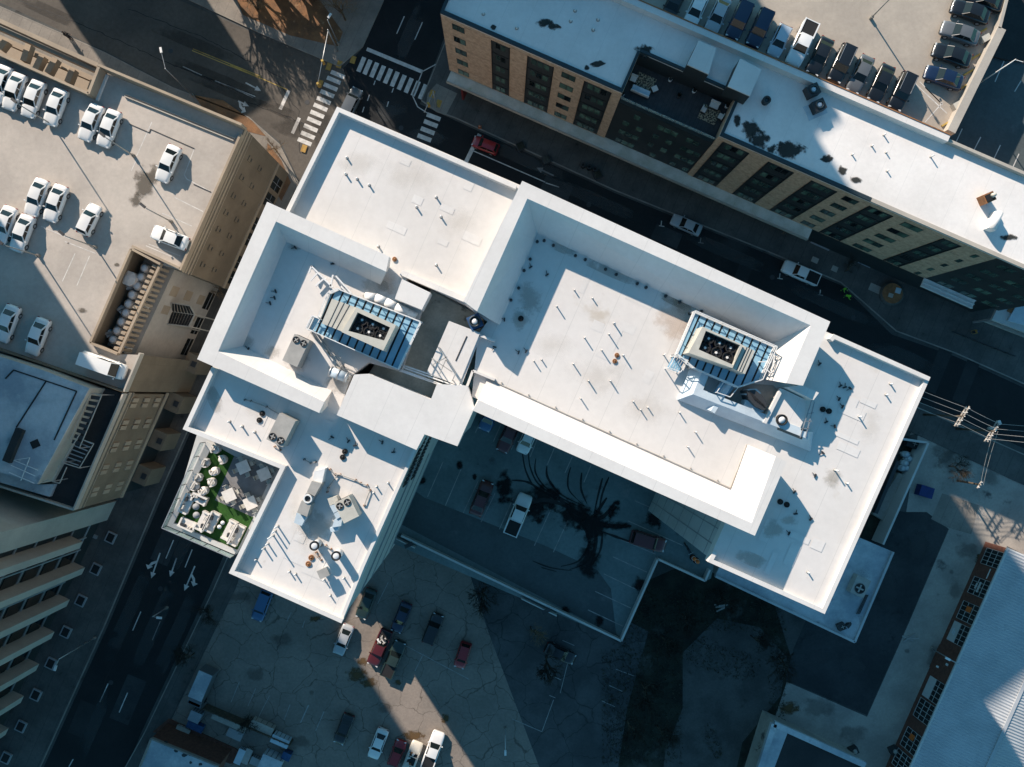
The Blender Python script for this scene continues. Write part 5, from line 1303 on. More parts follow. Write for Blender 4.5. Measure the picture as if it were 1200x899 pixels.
# condensing units
Q2b = Zm((190, 420), 3.91); D1 = Zm((300, 540), 5.6187)
ac(W1(62, 610), ZR, (2.6, 1.45, 1.5), dirpx(.42, -.9), 'grey twin-fan condensing unit beside the smaller crown plant', 2)
ac(Q2b(570, 325), ZR, (2.6, 1.6, 1.6), dirpx(-.45, .9), 'grey twin-fan condensing unit alone on the lower white roof', 2)
ac(D1(620, 305), ZR, (2.0, 1.5, 1.5), dirpx(-.45, -.9), 'tan twin-fan condensing unit beside the blue bent ducts', 2, 'unit')
t = thing('air_handler', P(*D1(345, 250), ZR), 'long jointed pale air handler with one round fan on the south wing roof', 'air handler')
for pts, h, mt in (([(385, 70), (455, 50), (435, 145), (375, 130)], 1.0, 'metalw'), ([(368, 133), (432, 150), (385, 235), (335, 205)], 1.4, 'unitg'), ([(330, 212), (382, 238), (360, 285), (310, 265)], 1.2, 'metal'), ([(300, 262), (362, 290), (335, 370), (270, 340)], 1.4, 'unitg'), ([(268, 342), (330, 372), (300, 430), (250, 408)], .9, 'duct')):
    MB().prism(PL([D1(*p) for p in pts], ZR + h), ZR, ZR + h).build('casing', MT[mt], t)
c = P(*D1(345, 248), ZR + 1.2); f_ = MB().ring((c.x, c.y), .28, .4, c.z, c.z + .3, 16).build('fan_shroud', MT['metalw'], t); MB().tube((c.x, c.y, c.z), (c.x, c.y, c.z + .12), .28, None, 14).build('fan_well', MT['metald'], f_)
t = thing('bent_duct', P(*D1(530, 360), ZR), 'shaded blue jointed duct bending beside the tan condensing unit', 'duct')
for pts, h, mt in (([(470, 250), (530, 232), (545, 272), (485, 295)], .9, 'unit'), ([(485, 297), (546, 280), (560, 320), (510, 345)], 1.0, 'duct'), ([(512, 350), (560, 322), (572, 362), (530, 385)], 1.0, 'duct'), ([(515, 388), (570, 370), (560, 430), (500, 440)], .9, 'duct'), ([(485, 442), (545, 432), (540, 462), (492, 470)], .7, 'duct')):
    MB().prism(PL([D1(*p) for p in pts], ZR + h), ZR, ZR + h).build('duct_segment', MT[mt], t)
for x, y, h, lb in ((410, 540, 1.4, 'white drum vent with black rim nearest the jointed air handler'), (550, 605, 1.4, 'white drum vent with black rim next to the roof edge')):
    t = thing('drum_vent', P(*D1(x, y), ZR), lb, 'vent')
    MB().tube((0, 0, 0), (0, 0, h), .36, .36, 20).build('stack', MT['metalw'], t, True, True); MB().ring((0, 0), .34, .43, h - .15, h + .08, 20).build('rim', MT['black'], t, True, True); MB().tube((0, 0, h), (0, 0, h + .05), .33, .25, 18).build('lid', MT['metalw'], t, True, True)
t = thing('vent_hood', P(*D1(462, 722), ZR), 'square grey vent hood casting a long shadow on the south wing', 'vent')
MB().box((0, 0, .9), (.95, .8, .35), AX).build('hood', MT['unitg'], t, local=True); MB().box((0, 0, .4), (.6, .55, .8), AX).build('stack', MT['metalw'], t, local=True)
# gas pipe runs on feet
def run(q, pts, label, z=ZR, foot='rust'):
    t = thing('gas_pipe', P(*q(*pts[0]), z), label, 'pipe')
    w_ = [P(*q(*p), z + .16) for p in pts]
    MB().path(w_, .045).build('pipe', MT['unitg'], t)
    for p in w_: MB().box((p.x, p.y, z + .06), (.2, .15, .12), AX).build('support_block', MT[foot], t)
run(D1, [(487, 58), (520, 90), (553, 92), (655, 128), (687, 147), (730, 162), (750, 195), (712, 295)], 'thin gas pipe on rusty blocks ending at the tan condensing unit')
run(D1, [(535, 95), (475, 178), (468, 205)], 'short gas pipe branch on rusty blocks over the south wing')
run(D1, [(430, 560), (460, 560), (492, 583)], 'short pipe linking the two drum vents')
run(Q2b, [(378, 190), (405, 195), (477, 222), (545, 260), (590, 280)], 'gas pipe on dark blocks leading to the lone condensing unit', foot='metald')
run(Q2b, [(515, 405), (540, 420), (530, 380)], 'short condensate pipe at the lone condensing unit')
run(Q2b, [(650, 463), (680, 480), (702, 475)], 'dark pipe stub on blocks in the lower roof shadow', foot='metald')
run(D1, [(395, 605), (410, 635), (428, 655)], 'rusty pipe stub beside the two brown drain caps')
# drains (black or brown caps)
def cap(px, z, mat, label, grp, r=.26, nm='roof_drain'):
    t = thing(nm, P(*px, z), label, 'drain', grp)
    MB().ring((0, 0), r * .6, r, 0, .12, 14).build('ring', MT[mat], t, True, True); MB().tube((0, 0, 0), (0, 0, .16), r * .62, r * .4, 12).build('strainer', MT[mat], t, True, True)
QK = Zm((900, 400), 3.91)
for p in (Q5(275, 600),): cap(p, ZR, 'black', 'black drain cap in the shade of the larger crown', None)
for p in (Q5(715, 768), Q5(705, 795)): cap(p, ZR, 'rust', 'brown drain cap of the pair amid the vent pipes', 'drain caps amid the vent pipes', .22)
for p in (QK(250, 312), QK(278, 320)): cap(p, ZR, 'black', 'black drain cap of the pair east of the chiller court', 'drain caps east of the chiller court')
for p in (QK(55, 735), QK(85, 748)): cap(p, ZR, 'black', 'black drain cap of the pair near the court corner of the east roof', 'drain caps near the court corner')
for p in (Q2b(838, 427), Q2b(828, 453)): cap(p, ZR, 'black', 'black drain cap of the pair under the stair block shadow', 'drain caps under the stair block')
for p in (Q2b(460, 253), Q2b(447, 283)): cap(p, ZR, 'black', 'black drain cap of the pair near the gas pipe on the lower roof', 'drain caps near the lower gas pipe')
for p in (D1(365, 637), D1(346, 678)): cap(p, ZR, 'rust', 'brown drain cap of the pair on the south wing', 'drain caps on the south wing')
cap(W1(612, 70), ZR, 'rust', 'brown drain cap beside the end of the smaller crown', None, .22)
# vent pipes
def vent(px, z, h, label, grp, r=.055):
    t = thing('vent_pipe', P(*px, z), label, 'vent pipe', grp)
    MB().tube((0, 0, 0), (0, 0, h), r, r, 8).build('pipe', MT['metalw'], t, True, True); MB().tube((0, 0, 0), (0, 0, .06), r * 2.0, r * 1.2, 10).build('boot', MT['unitg'], t, True, True)
G = 'slim vent pipe standing on the broad roof inside the larger crown'
for (x, y, h) in ((520, 470, .4), (603, 507, .4), (440, 545, .65), (700, 622, .65), (678, 672, .75), (567, 688, .65), (645, 745, .7), (742, 768, .7), (335, 795, .55), (370, 788, .4), (515, 808, .6), (585, 885, .5), (685, 885, .5)): vent(Q5(x, y), ZR, h, G, 'vent pipes inside the larger crown')
for (x, y, h) in ((975, 25, .65), (1075, 25, .65), (940, 105, .6)): vent(Q4(x, y), ZR, h, G, 'vent pipes inside the larger crown')
for (x, y, h) in ((0, 235, .55), (225, 375, .8), (40, 378, .6), (85, 588, .45), (118, 625, .55), (152, 615, .45), (297, 638, .55), (370, 728, .6), (335, 795, .55)): vent(Zm((720, 320), 3.91)(x, y), ZR, h, G, 'vent pipes inside the larger crown')
for (x, y, h) in ((560, 195, .4), (540, 245, .4), (415, 345, .6), (305, 590, .8), (360, 650, .4)): vent(QK(x, y), ZR, h, 'slim vent pipe on the lit east roof strip', 'vent pipes on the east roof', .07)
vent(QA(140, 212), ZR, .4, 'slim vent pipe on the lit east roof strip', 'vent pipes on the east roof', .07)
for (x, y, h) in ((535, 725, .35), (530, 800, .4), (582, 822, .4), (637, 850, .35)): vent(Q(x, y), ZR, h, 'short vent pipe on the plain roof above the crosswalks', 'vent pipes on the plain corner roof', .08)
for (x, y, h) in ((1010, 90, .4), (1100, 45, .35), (1122, 135, .4), (1100, 355, .4), (835, 270, .3)): vent(ZA(x, y), ZR, h, 'short vent pipe on the plain roof above the crosswalks', 'vent pipes on the plain corner roof', .08)
for (x, y, h) in ((145, 430, .9), (128, 462, .9), (115, 492, 1.6), (80, 545, .65), (55, 575, .65), (222, 728, .45), (262, 745, .45), (450, 780, .45), (580, 770, .5), (795, 170, .4), (775, 210, .4), (870, 145, .4), (490, 885, .4), (2, 650, .4)): vent(D1(x, y), ZR, h, 'slim vent pipe on the south wing roof', 'vent pipes on the south wing', .07)
for (x, y, h) in ((310, 290, .45), (368, 312, .45), (425, 338, .45)): vent(Q2b(x, y), ZR, h, 'short vent pipe in the row on the lower roof above the terrace', 'vent pipes above the terrace', .08)
for (x, y, h) in ((530, 620, .5), (475, 670, .4), (540, 700, .4), (385, 710, .4), (545, 785, .4), (745, 720, .7)): vent(Q8(x, y), ZB - .1, h, 'short vent pipe on the sunlit apartment roof', 'vent pipes on the apartment roof', .08)
for (x, y, h) in ((260, 65, .3), (413, 130, .3), (660, 98, .3), (680, 50, .3), (785, 92, .4), (763, 138, .4)): vent(Q6(x, y), ZB - .1, h, 'dark vent stub on the shaded apartment roof end', 'vent stubs on the shaded roof', .12)
# apartment roof pieces
QR = Zm((1020, 220), 4.494)
t = thing('chimney', P(*QR(593, 65), ZB - .1), 'terracotta chimney box on the sunlit apartment roof', 'chimney')
MB().box((0, 0, .6), (1.3, 1.1, 1.2), AX).build('stack', MT['rust'], t, local=True); MB().box((0, 0, 1.25), (1.0, .8, .1), AX).build('mouth', MT['black'], t, local=True)
MB().tube((.3, .2, 1.2), (.3, .2, 1.7), .3, .2, 10).build('cowl', MT['unit'], t, True, True)
t = thing('duct_box', P(*QR(630, 185), ZB - .1), 'white rounded duct box on the sunlit apartment roof', 'duct')
MB().box((0, 0, .55), (.9, 2.2, 1.0), -.42).build('casing', MT['metalw'], t, local=True); MB().tube((-.45, -1.0, 1.0), (.45, 1.0, 1.0), .42, .42, 12).build('top', MT['metalw'], t, True, True)
t = thing('rooftop_unit', P(*Q8(205, 470), ZB - .1), 'dark twin cooling unit on a tray at the shade edge of the apartment roof', 'air conditioner')
for dx, dy in ((-.35, 1.1), (.35, -.7)):
    c_ = MB().box((dx, dy, .55), (1.4, 1.3, 1.1), AX).build('casing', MT['metald'], t, local=True); MB().ring((dx, dy), .38, .5, 1.1, 1.25, 14).build('fan_shroud', MT['navy'], c_, True, True); MB().tube((dx, dy, 1.1), (dx, dy, 1.18), .38, .2, 12).build('fan', MT['duct'], c_, True, True)
MB().box((.3, -.9, .03), (2.4, 1.8, .06), AX).build('tray', MT['duct'], t, local=True)
t = thing('rooftop_unit', P(*Q7(768, 468), ZB - .1), 'small dark fan unit on the shaded apartment roof', 'fan')
MB().tube((0, 0, 0), (0, 0, .6), .45, .4, 14).build('drum', MT['navy'], t, True, True); MB().ring((0, 0), .3, .5, .6, .7, 14).build('rim', MT['metald'], t, True, True)

# ================================================================== PLANT PIT CONDENSERS
rngp = random.Random(3)
for i in range(9):
    f = (i + .5) / 9
    px = 186 - 42 * f - 5 + rngp.uniform(-1, 1), 313 + 93 * f - 1
    t = thing('condenser', P(*px, ZK - 3.6), 'pale condenser drum, ' + ORD[i] + ' in the plant pit row counting from the octagonal tank', 'condenser', 'condensers in the plant pit', rngp.uniform(0, 3))
    MB().tube((0, 0, 0), (0, 0, 1.9), .62, .58, 14).build('drum', MT['unitg'], t, True, True); MB().tube((0, 0, 1.9), (0, 0, 2.15), .6, .25, 14).build('cone', MT['metalw'], t, True, True)
    MB().bar((0, 0, 1.4), (-1.7, .5, 1.4), .3, .3).build('pipe_arm', MT['unitg'], t, local=True)
    MB().box((-1.4, .4, .6), (.8, .8, 1.2)).build('pump_box', MT['metalw'], t, local=True)
t = thing('water_tank', P(162.5, 330, ZK - 3.6), 'large white octagonal tank inside the plant pit', 'tank')
MB().tube((0, 0, 0), (0, 0, 2.6), .95, None, 8).build('shell', MT['metalw'], t, local=True); MB().tube((0, 0, 2.6), (0, 0, 2.85), .9, .3, 8).build('lid', MT['cloth'], t, local=True)

# ================================================================== FURNITURE
def fur(name, px, z, rz, label, cat, grp=None): return thing(name, P(*px, z), label, cat, grp, rz)
def arc(r0, r1, z0, z1, a0, a1, n=10):
    m = MB(); ls = [[], [], [], []]
    for i in range(n + 1):
        a = a0 + (a1 - a0) * i / n; c, s = math.cos(a), math.sin(a)
        for l, (r, z) in zip(ls, ((r1, z0), (r1, z1), (r0, z1), (r0, z0))): l.append((c * r, s * r, z))
    m.strips(ls); return m
def armchair(px, z, rz, label, grp):
    t = fur('armchair', px, z, rz, label, 'armchair', grp)
    arc(.32, .44, .08, .72, R(60), R(300), 12).build('shell', MT['cloth'], t, local=True)
    MB().tube((.02, 0, .1), (.02, 0, .42), .36, .36, 14).build('seat', MT['cloth'], t, True, True)
    MB().box((-.16, 0, .62), (.3, .52, .3)).build('cushion', MT['stripec'], t, local=True)
    for a in (45, 135, 225, 315): MB().bar((math.cos(R(a)) * .3, math.sin(R(a)) * .3, 0), (math.cos(R(a)) * .3, math.sin(R(a)) * .3, .12), .05, .05).build('leg', MT['metald'], t, local=True)
ZF = ZT + .03
ga = 'barrel armchairs on the turf terrace'
for i, (x, y, d) in enumerate(((395, 195, (.2, 1)), (435, 255, (-.9, .2)), (335, 275, (1, .2)), (388, 325, (-.3, -1)), (287, 368, (.6, .8)), (368, 395, (-.9, .3)), (270, 420, (.8, .4)), (320, 445, (-.4, -.9)))):
    armchair(QT(x, y), ZF, dirpx(*d), 'white barrel armchair with a striped cushion ' + ['tucked against the lower roof wall', 'at the tile edge near the lower roof wall', 'alone by the glass balustrade', 'between the two armchair clusters', 'of the lower cluster, by the balustrade', 'of the lower cluster, by the tiles', 'beside the end of the avenue-side sofa', 'backing onto the short corner sofa'][i], ga)
def sofa(px, L, rz, label, cush=2, grp=None):
    t = fur('sofa', px, ZF, rz, label, 'sofa', grp)
    MB().box((0, 0, .24), (L, .85, .34)).build('base', MT['cloth'], t, local=True); MB().box((0, .36, .5), (L, .16, .5)).build('backrest', MT['cloth'], t, local=True)
    for s in (-1, 1): MB().box((s * (L / 2 - .08), 0, .42), (.16, .85, .36)).build('armrest', MT['cloth'], t, local=True)
    for k in range(cush): MB().box(((k - (cush - 1) / 2) * L * .4, .16, .56), (.4, .2, .34), .2 * k).build('cushion', MT['stripec' if k % 2 == 0 else 'metald'], t, local=True)
    for sx in (-1, 1):
        for sy_ in (-1, 1): MB().box((sx * (L / 2 - .1), sy_ * .35, .035), (.07, .07, .07)).build('foot', MT['metald'], t, local=True)
sofa(QT(218, 525), 2.0, dirpx(.45, -.9), 'white sofa along the avenue side of the terrace with striped cushions')
sofa(QT(295, 498), 1.5, dirpx(.9, .42), 'short white sofa closing the corner group beneath the armchairs')
sofa(QT(222, 655), 1.6, dirpx(-.9, -.42), 'short white sofa facing the corner coffee tables')
sofa(QT(318, 635), 1.9, dirpx(-.45, .9), 'long white sofa back to back with the cushioned sofa')
sofa(QT(372, 640), 2.0, dirpx(.45, -.9), 'white sofa with dark cushions facing the two small stools')
sofa(QT(480, 690), 2.0, dirpx(-.45, .9), 'white sofa with black and striped cushions in the far turf corner', 2)
sofa(QT(525, 720), 2.1, dirpx(.45, -.9), 'white sofa with striped cushions against the parapet wall')
def rtable(px, r, label, grp, mat='metald', h=.4):
    t = fur('coffee_table', px, ZF, 0, label, 'table', grp)
    MB().tube((0, 0, h - .05), (0, 0, h), r, None, 18).build('top', MT[mat], t, True, True); MB().tube((0, 0, 0), (0, 0, h - .05), .06, None, 8).build('stem', MT['metald'], t, local=True); MB().tube((0, 0, 0), (0, 0, .04), r * .6, None, 14).build('base', MT['metald'], t, local=True)
for x, y in ((273, 545), (275, 598)): rtable(QT(x, y), .33, 'round grey coffee table inside the corner sofa group', 'coffee tables in the corner group', 'wallgrey')
for x, y in ((417, 670), (437, 645)): rtable(QT(x, y), .2, 'small pale stool table beside the dark-cushioned sofa', 'small stool tables', 'metalw')
def dining(px, rz, label, chairs=4):
    t = fur('dining_table', px, ZF, rz, label, 'table', 'dining tables on the tiles')
    MB().box((0, 0, .73), (1.15, 1.15, .05)).build('top', MT['cloth'], t, local=True)
    for sx in (-1, 1):
        for sy_ in (-1, 1): MB().box((sx * .5, sy_ * .5, .35), (.06, .06, .7)).build('leg', MT['metal'], t, local=True)
    for k in range(chairs):
        a = rz + R(90) * k; c = P(*px, ZF) + Vector((math.cos(a), math.sin(a), 0)) * .82
        ch_ = thing('dining_chair', c, label.replace('table', 'chair drawn up to the table', 1), 'chair', 'chairs at the ' + label, a + math.pi)
        MB().box((0, 0, .45), (.42, .42, .05)).build('seat', MT['unit'], ch_, local=True); MB().box((-.2, 0, .68), (.05, .42, .42)).build('backrest', MT['unit'], ch_, local=True)
        for sx in (-1, 1):
            for sy_ in (-1, 1): MB().box((sx * .18, sy_ * .18, .22), (.04, .04, .44)).build('leg', MT['metald'], ch_, local=True)
for (x, y), lb in (((572, 300), 'white square table in the roof wall shade'), ((700, 342), 'white square table at the parapet corner'), ((485, 472), 'white square sunlit table at the turf edge'), ((615, 520), 'white square sunlit table by the parapet')):
    dining(QT(x, y), AX, lb)
# apartment terrace furniture
QX = Zm((680, 90), 5.995)
def outset(px, rz, L, Wd, label, mat='cloth', back=True):
    t = thing('lounge_seat', P(*px, 18.4), label, 'seat', None, rz)
    MB().box((0, 0, .22), (L, Wd, .36)).build('base', MT['metald'], t, local=True); MB().box((0, 0, .46), (L - .1, Wd - .1, .14)).build('cushion', MT[mat], t, local=True)
    if back: MB().box((0, Wd / 2 - .06, .6), (L, .12, .5)).build('backrest', MT['cloth'], t, local=True)
outset(QX(420, 112), -AX + math.pi, 2.4, .9, 'long blue and white sofa on the dark apartment terrace', 'duct')
outset(QX(370, 25), -AX, .85, .8, 'white armchair across from the blue terrace sofa')
outset(QX(518, 95), AX, .8, .75, 'white side table at the end of the blue terrace sofa', back=False)
outset(QX(935, 210), -AX, 1.2, .85, 'white love seat on the speckled rug of the apartment terrace')
outset(QX(862, 242), R(60), .7, .65, 'white armchair left of the speckled terrace rug', back=True)
outset(QX(978, 288), R(-120), .75, .65, 'white armchair at the parapet side of the speckled rug', back=True)
for (x, y), rr, lb in (((450, 45), 1.3, 'patterned dark rug under the blue terrace sofa group'), ((905, 265), 1.2, 'speckled tan rug on the apartment terrace')):
    c = P(*QX(x, y), 18.4); tag(MB().box((c.x, c.y, 18.415), (rr * 1.9, rr * 1.6, .02), -AX).build('rug', M('rug_' + str(x), (.05, .045, .04), (.40, .33, .22), 5, .95, fine=.3, lo=.48, hi=.52)), lb, 'rug')
for i, (x, y) in enumerate(((628, 28), (795, 108), (1025, 215), (290, 135), (690, 140))):
    t = thing('planter', P(*QX(x, y), 18.4), ['white planter by the terrace back wall', 'white planter beside the stair house wall', 'white planter next to the speckled rug', 'white planter at the terrace corner', 'dark planter in the terrace middle'][i], 'planter')
    MB().tube((0, 0, 0), (0, 0, .5), .2, .27, 12).build('pot', MT['metalw' if i < 4 else 'metald'], t, True, True); MB().tube((0, 0, .44), (0, 0, .5), .22, .22, 12).build('soil', MT['black'], t, local=True)
    m = MB()
    for k in range(16):
        a = k * 2.4; r_ = .1 + .2 * rngp.random(); m.add([(math.cos(a) * .05, math.sin(a) * .05, .5), (math.cos(a + .3) * r_, math.sin(a + .3) * r_, .8), (math.cos(a - .3) * r_, math.sin(a - .3) * r_, .75)], [(0, 1, 2)])
    m.build('leaves', MT['weeds'], t, local=True)
# ================================================================== CARS
SPEC = dict(  # L, W, H, windscreen base, roof front, roof rear, rear-glass base, hood z, belt z, trunk z
    sedan=(4.75, 1.84, 1.45, 1.02, .28, -1.02, -1.72, .86, .95, 1.0),
    suv=(4.75, 1.92, 1.74, 1.12, .52, -1.92, -2.22, 1.02, 1.08, 1.1),
    hatch=(4.05, 1.76, 1.5, .98, .35, -1.45, -1.85, .9, .98, 1.0),
    pickup=(5.7, 2.0, 1.85, 1.25, .68, -.62, -.8, 1.08, 1.15, 1.15),
    van=(5.5, 2.02, 2.1, 2.02, 1.35, -2.6, -2.7, 1.1, 1.25, 1.3),
)
CM = {}
def car_meshes(k):
    if k in CM: return CM[k]
    L, W, Hh, wb, rf_, rr, rb, hz, bz, tz = SPEC[k]
    hw, hl = W / 2, L / 2
    out = {}
    # body: stations from tail to nose
    st = [(-hl, .80, .60, .48), (-hl + .04, .88, tz - .22, .30), (-hl + .16, .95, tz - .05, .24), (-hl + .45, .985, tz, .22), (rb, 1.0, tz + .01, .2),
          ((rb + wb) / 2, 1.0, bz, .2), (wb, 1.0, bz, .2), (hl * .72, .99, hz, .22), (hl - .42, .965, hz - .06, .24), (hl - .15, .90, hz - .16, .28), (hl - .03, .78, hz - .26, .34), (hl, .66, hz - .34, .45)]
    st = sorted(st)
    lines = []
    for x, wf, zt, zb in st:
        w_ = hw * wf
        half = [(0, zt), (.55 * w_, zt - .005), (.84 * w_, zt - .03), (.965 * w_, zt - .11), (w_, zt - .26), (w_ * 1.0, .55), (w_ * .975, .38), (w_ * .9, zb)]
        half = [(a, max(b, zb)) for a, b in half]
        ring = [(x, y, z) for y, z in half] + [(x, -y, z) for y, z in reversed(half[1:])]
        lines.append(ring)
    m = MB(); n = len(lines[0])
    vs = [p for r in lines for p in r]; fs = []
    for i in range(len(lines) - 1):
        for j in range(n):
            j2 = (j + 1) % n
            fs.append((i * n + j, i * n + j2, (i + 1) * n + j2, (i + 1) * n + j))
    fs += [tuple(range(n)), tuple((len(lines) - 1) * n + j for j in reversed(range(n)))]
    m.add(vs, fs); out['body'] = m.mesh(k + '_body', True)
    # greenhouse corners
    bw, tw = hw * .90, hw * (.70 if k not in ('van', 'suv') else .78)
    zt = Hh - .05
    B0, B1 = (wb, bw * .97, hz + .02), (rb, bw * .95, tz + .0)
    T0, T1 = (rf_, tw, zt), (rr, tw * .97, zt)
    def q4(a, b, c, d, name, th=.015):
        out[name] = MB().add([a, b, c, d], [(0, 1, 2, 3)]).mesh(k + '_' + name)
    neg = lambda p: (p[0], -p[1], p[2])
    def mixp(a, b, t): return tuple(a[i] + (b[i] - a[i]) * t for i in range(3))
    # pillars/inner body-coloured frame fills the frustum; glass sits 1.5 cm proud
    fr = MB().add([B0, neg(B0), B1, neg(B1), T0, neg(T0), T1, neg(T1)], [(0, 1, 5, 4), (3, 2, 6, 7), (2, 0, 4, 6), (1, 3, 7, 5), (4, 5, 7, 6)])
    out['pillar_frame'] = fr.mesh(k + '_frame')
    def lift(p, dx, dy, dz): return (p[0] + dx, p[1] + (dy if p[1] > 0 else -dy), p[2] + dz)
    def gl(a, b, c, d, mrg, off, name):
        cen = [sum(p[i] for p in (a, b, c, d)) / 4 for i in range(3)]
        v = [tuple(cen[i] + (p[i] - cen[i]) * mrg + off[i] for i in range(3)) for p in (a, b, c, d)]
        out[name] = MB().add(v, [(0, 1, 2, 3)]).mesh(k + '_' + name)
    gl(B0, neg(B0), neg(T0), T0, .90, (.012, 0, .02), 'windshield')
    gl(B1, neg(B1), neg(T1), T1, .86, (-.012, 0, .015), 'rear_window')
    for sgn, nm in ((1, 'l'), (-1, 'r')):
        def sg(p): return (p[0], p[1] * sgn, p[2])
        for f0, f1, nn in ((.06, .49, 'side_a_'), (.53, .93, 'side_b_')):
            a, b = mixp(B0, B1, f0), mixp(B0, B1, f1); d, c = mixp(T0, T1, f0 + (.04 if f0 < .3 else 0)), mixp(T0, T1, f1 - (.06 if f1 > .9 else 0))
            if k == 'van' and f0 > .5: continue
            v = [sg(mixp(a, d, .1)), sg(mixp(b, c, .1)), sg(mixp(b, c, .88)), sg(mixp(a, d, .88))]
            v = [(p[0], p[1] + sgn * .014, p[2] + .006) for p in v]
            out[nn + nm] = MB().add(v, [(0, 1, 2, 3)]).mesh(k + '_side')
    # roof panel, slightly domed
    m = MB(); nx, ny = 5, 4; vs = []; fs = []
    for i in range(nx + 1):
        for j in range(ny + 1):
            a = i / nx; b = j / ny * 2 - 1
            x = rf_ + .05 + (rr - .06 - rf_ - .05) * a
            vs.append((x, b * (tw + .02), zt + .012 + .05 * (1 - b * b) * (1 - (2 * a - 1) ** 2 * .8)))
    for i in range(nx):
        for j in range(ny):
            p = i * (ny + 1) + j; fs.append((p, p + 1, p + ny + 2, p + ny + 1))
    m.add(vs, fs); out['roof'] = m.mesh(k + '_roof', True)
    if k == 'pickup':
        x0, x1 = -hl + .12, rb - .12
        m = MB(); m.box(((x0 + x1) / 2, 0, tz - .02), (x1 - x0, W * .80, .10)); out['bed'] = m.mesh('pickup_bed')
        m = MB()
        for s in (-1, 1): m.box(((x0 + x1) / 2, s * hw * .88, tz + .04), (x1 - x0 + .2, hw * .15, .12))
        m.box((x0 - .03, 0, tz + .03), (.1, W * .88, .11)); out['bed_rail'] = m.mesh('pickup_rail')
    if k in ('suv',):
        m = MB()
        for s in (-1, 1): m.bar((rf_ - .1, s * tw * .92, zt + .07), (rr + .15, s * tw * .92, zt + .07), .05, .05)
        out['roof_rack'] = m.mesh('suv_rack')
    wr = .33 if k in ('sedan', 'hatch') else .37
    m = MB().tube((0, -.11, 0), (0, .11, 0), wr, None, 18); out['tyre'] = m.mesh('tyre_' + k, False)
    m = MB().tube((0, -.118, 0), (0, .118, 0), wr * .62, None, 12); out['rim'] = m.mesh('rim_' + k, False)
    m = MB().box((0, 0, 0), (.16, .34, .12)); out['lamp'] = m.mesh('lamp_' + k)
    m = MB().box((0, 0, 0), (.12, .2, .13)); out['mirror'] = m.mesh('mirror_' + k)
    out['spec'] = (hw, hl, wr, hz, tz, bz, wb, W)
    CM[k] = out
    return out
def car(kind, px, z, hd, paint, label, group=None, rack=False, wreck=False):
    c = car_meshes(kind); hw, hl, wr, hz, tz, bz, wb, W = c['spec']
    t = thing({'pickup': 'pickup_truck', 'van': 'van', 'suv': 'sport_utility_car', 'hatch': 'hatchback_car'}.get(kind, 'sedan_car'), P(*px, z), label, 'car' if kind in ('sedan', 'hatch', 'suv') else ('truck' if kind == 'pickup' else 'van'), group, dirpx(*hd))
    pm = MT['p_' + paint]
    b = inst(c['body'], 'body', t, mat=pm)
    inst(c['pillar_frame'], 'cabin_frame', t, mat=pm); inst(c['roof'], 'roof', t, mat=pm)
    for nm, me in c.items():
        if nm in ('windshield', 'rear_window'): inst(me, nm, t, mat=MT['glass'])
        elif nm.startswith('side_'): inst(me, 'side_window', t, mat=MT['glass'])
    if 'bed' in c: inst(c['bed'], 'bed', t, mat=MT['black']); inst(c['bed_rail'], 'bed_rail', t, mat=pm)
    if 'roof_rack' in c and rack: inst(c['roof_rack'], 'roof_rack', t, mat=MT['metal'])
    ax0 = hl * .60
    for sx in (ax0, -hl * .58):
        for sy_ in (-1, 1):
            wl_ = inst(c['tyre'], 'wheel', t, (sx, sy_ * (hw - .09), wr), mat=MT['black']); inst(c['rim'], 'rim', wl_, mat=MT['metal'])
    for sy_ in (-1, 1):
        inst(c['lamp'], 'headlight', t, (hl - .17, sy_ * hw * .66, hz - .21), -.35 * sy_, mat=MT['lamp'])
        inst(c['lamp'], 'taillight', t, (-hl + .09, sy_ * hw * .70, tz - .26), .2 * sy_, mat=MT['tail'])
        inst(c['mirror'], 'mirror', t, (wb - .18, sy_ * (hw + .07), bz + .04), mat=pm)
    return t
dv = (-.35, .94)
# fleet on the left deck
gd = 'white fleet sedans on the beige deck'
for i, px in enumerate(((69, 128), (43, 118.5), (21, 110), (5, 101))): car('sedan', px, ZK, dv, 'white', 'white fleet sedan, ' + ORD[i] + ' along the ramp well wall counting from the pair', gd)
car('sedan', (110, 146), ZK, (-.4, .92), 'white', 'white fleet sedan of the pair just past the ramp well, nearer the well', gd)
car('sedan', (131, 153), ZK, (-.36, .93), 'white', 'white fleet sedan of the pair just past the ramp well, nearer the lamp', gd)
car('sedan', (200, 194), ZK, (-.4, .92), 'white', 'single white sedan by the oil stain and painted bay', gd)
car('sedan', (47, 233), ZK, (-.36, .93), 'white', 'white fleet sedan of the middle pair, farther from the lone hatchback', gd)
car('sedan', (69, 240), ZK, (-.36, .93), 'white', 'white fleet sedan of the middle pair, nearer the lone hatchback', gd)
car('sedan', (10, 265), ZK, (-.36, .93), 'white', 'white fleet sedan beyond the one standing behind the middle pair', gd)
car('sedan', (30, 275), ZK, (-.36, .93), 'white', 'white fleet sedan nose to tail directly behind the middle pair', gd)
car('hatch', (108, 259), ZK, (.42, -.9), 'white', 'white hatchback with dark red tail parked alone in mid deck')
car('sedan', (202, 280), ZK, (-.93, -.36), 'white', 'white sedan parked across the bays beside the plant pit', gd)
car('sedan', (13, 380), ZK, (-.36, .93), 'white', 'white sedan in deck shade at the office side wall', gd)
car('sedan', (48, 395), ZK, (-.36, .93), 'white', 'white sedan in deck shade nearest the cargo van', gd)
car('van', (126, 429), ZK, (.94, .33), 'white', 'white cargo van parked under the plant pit wall')
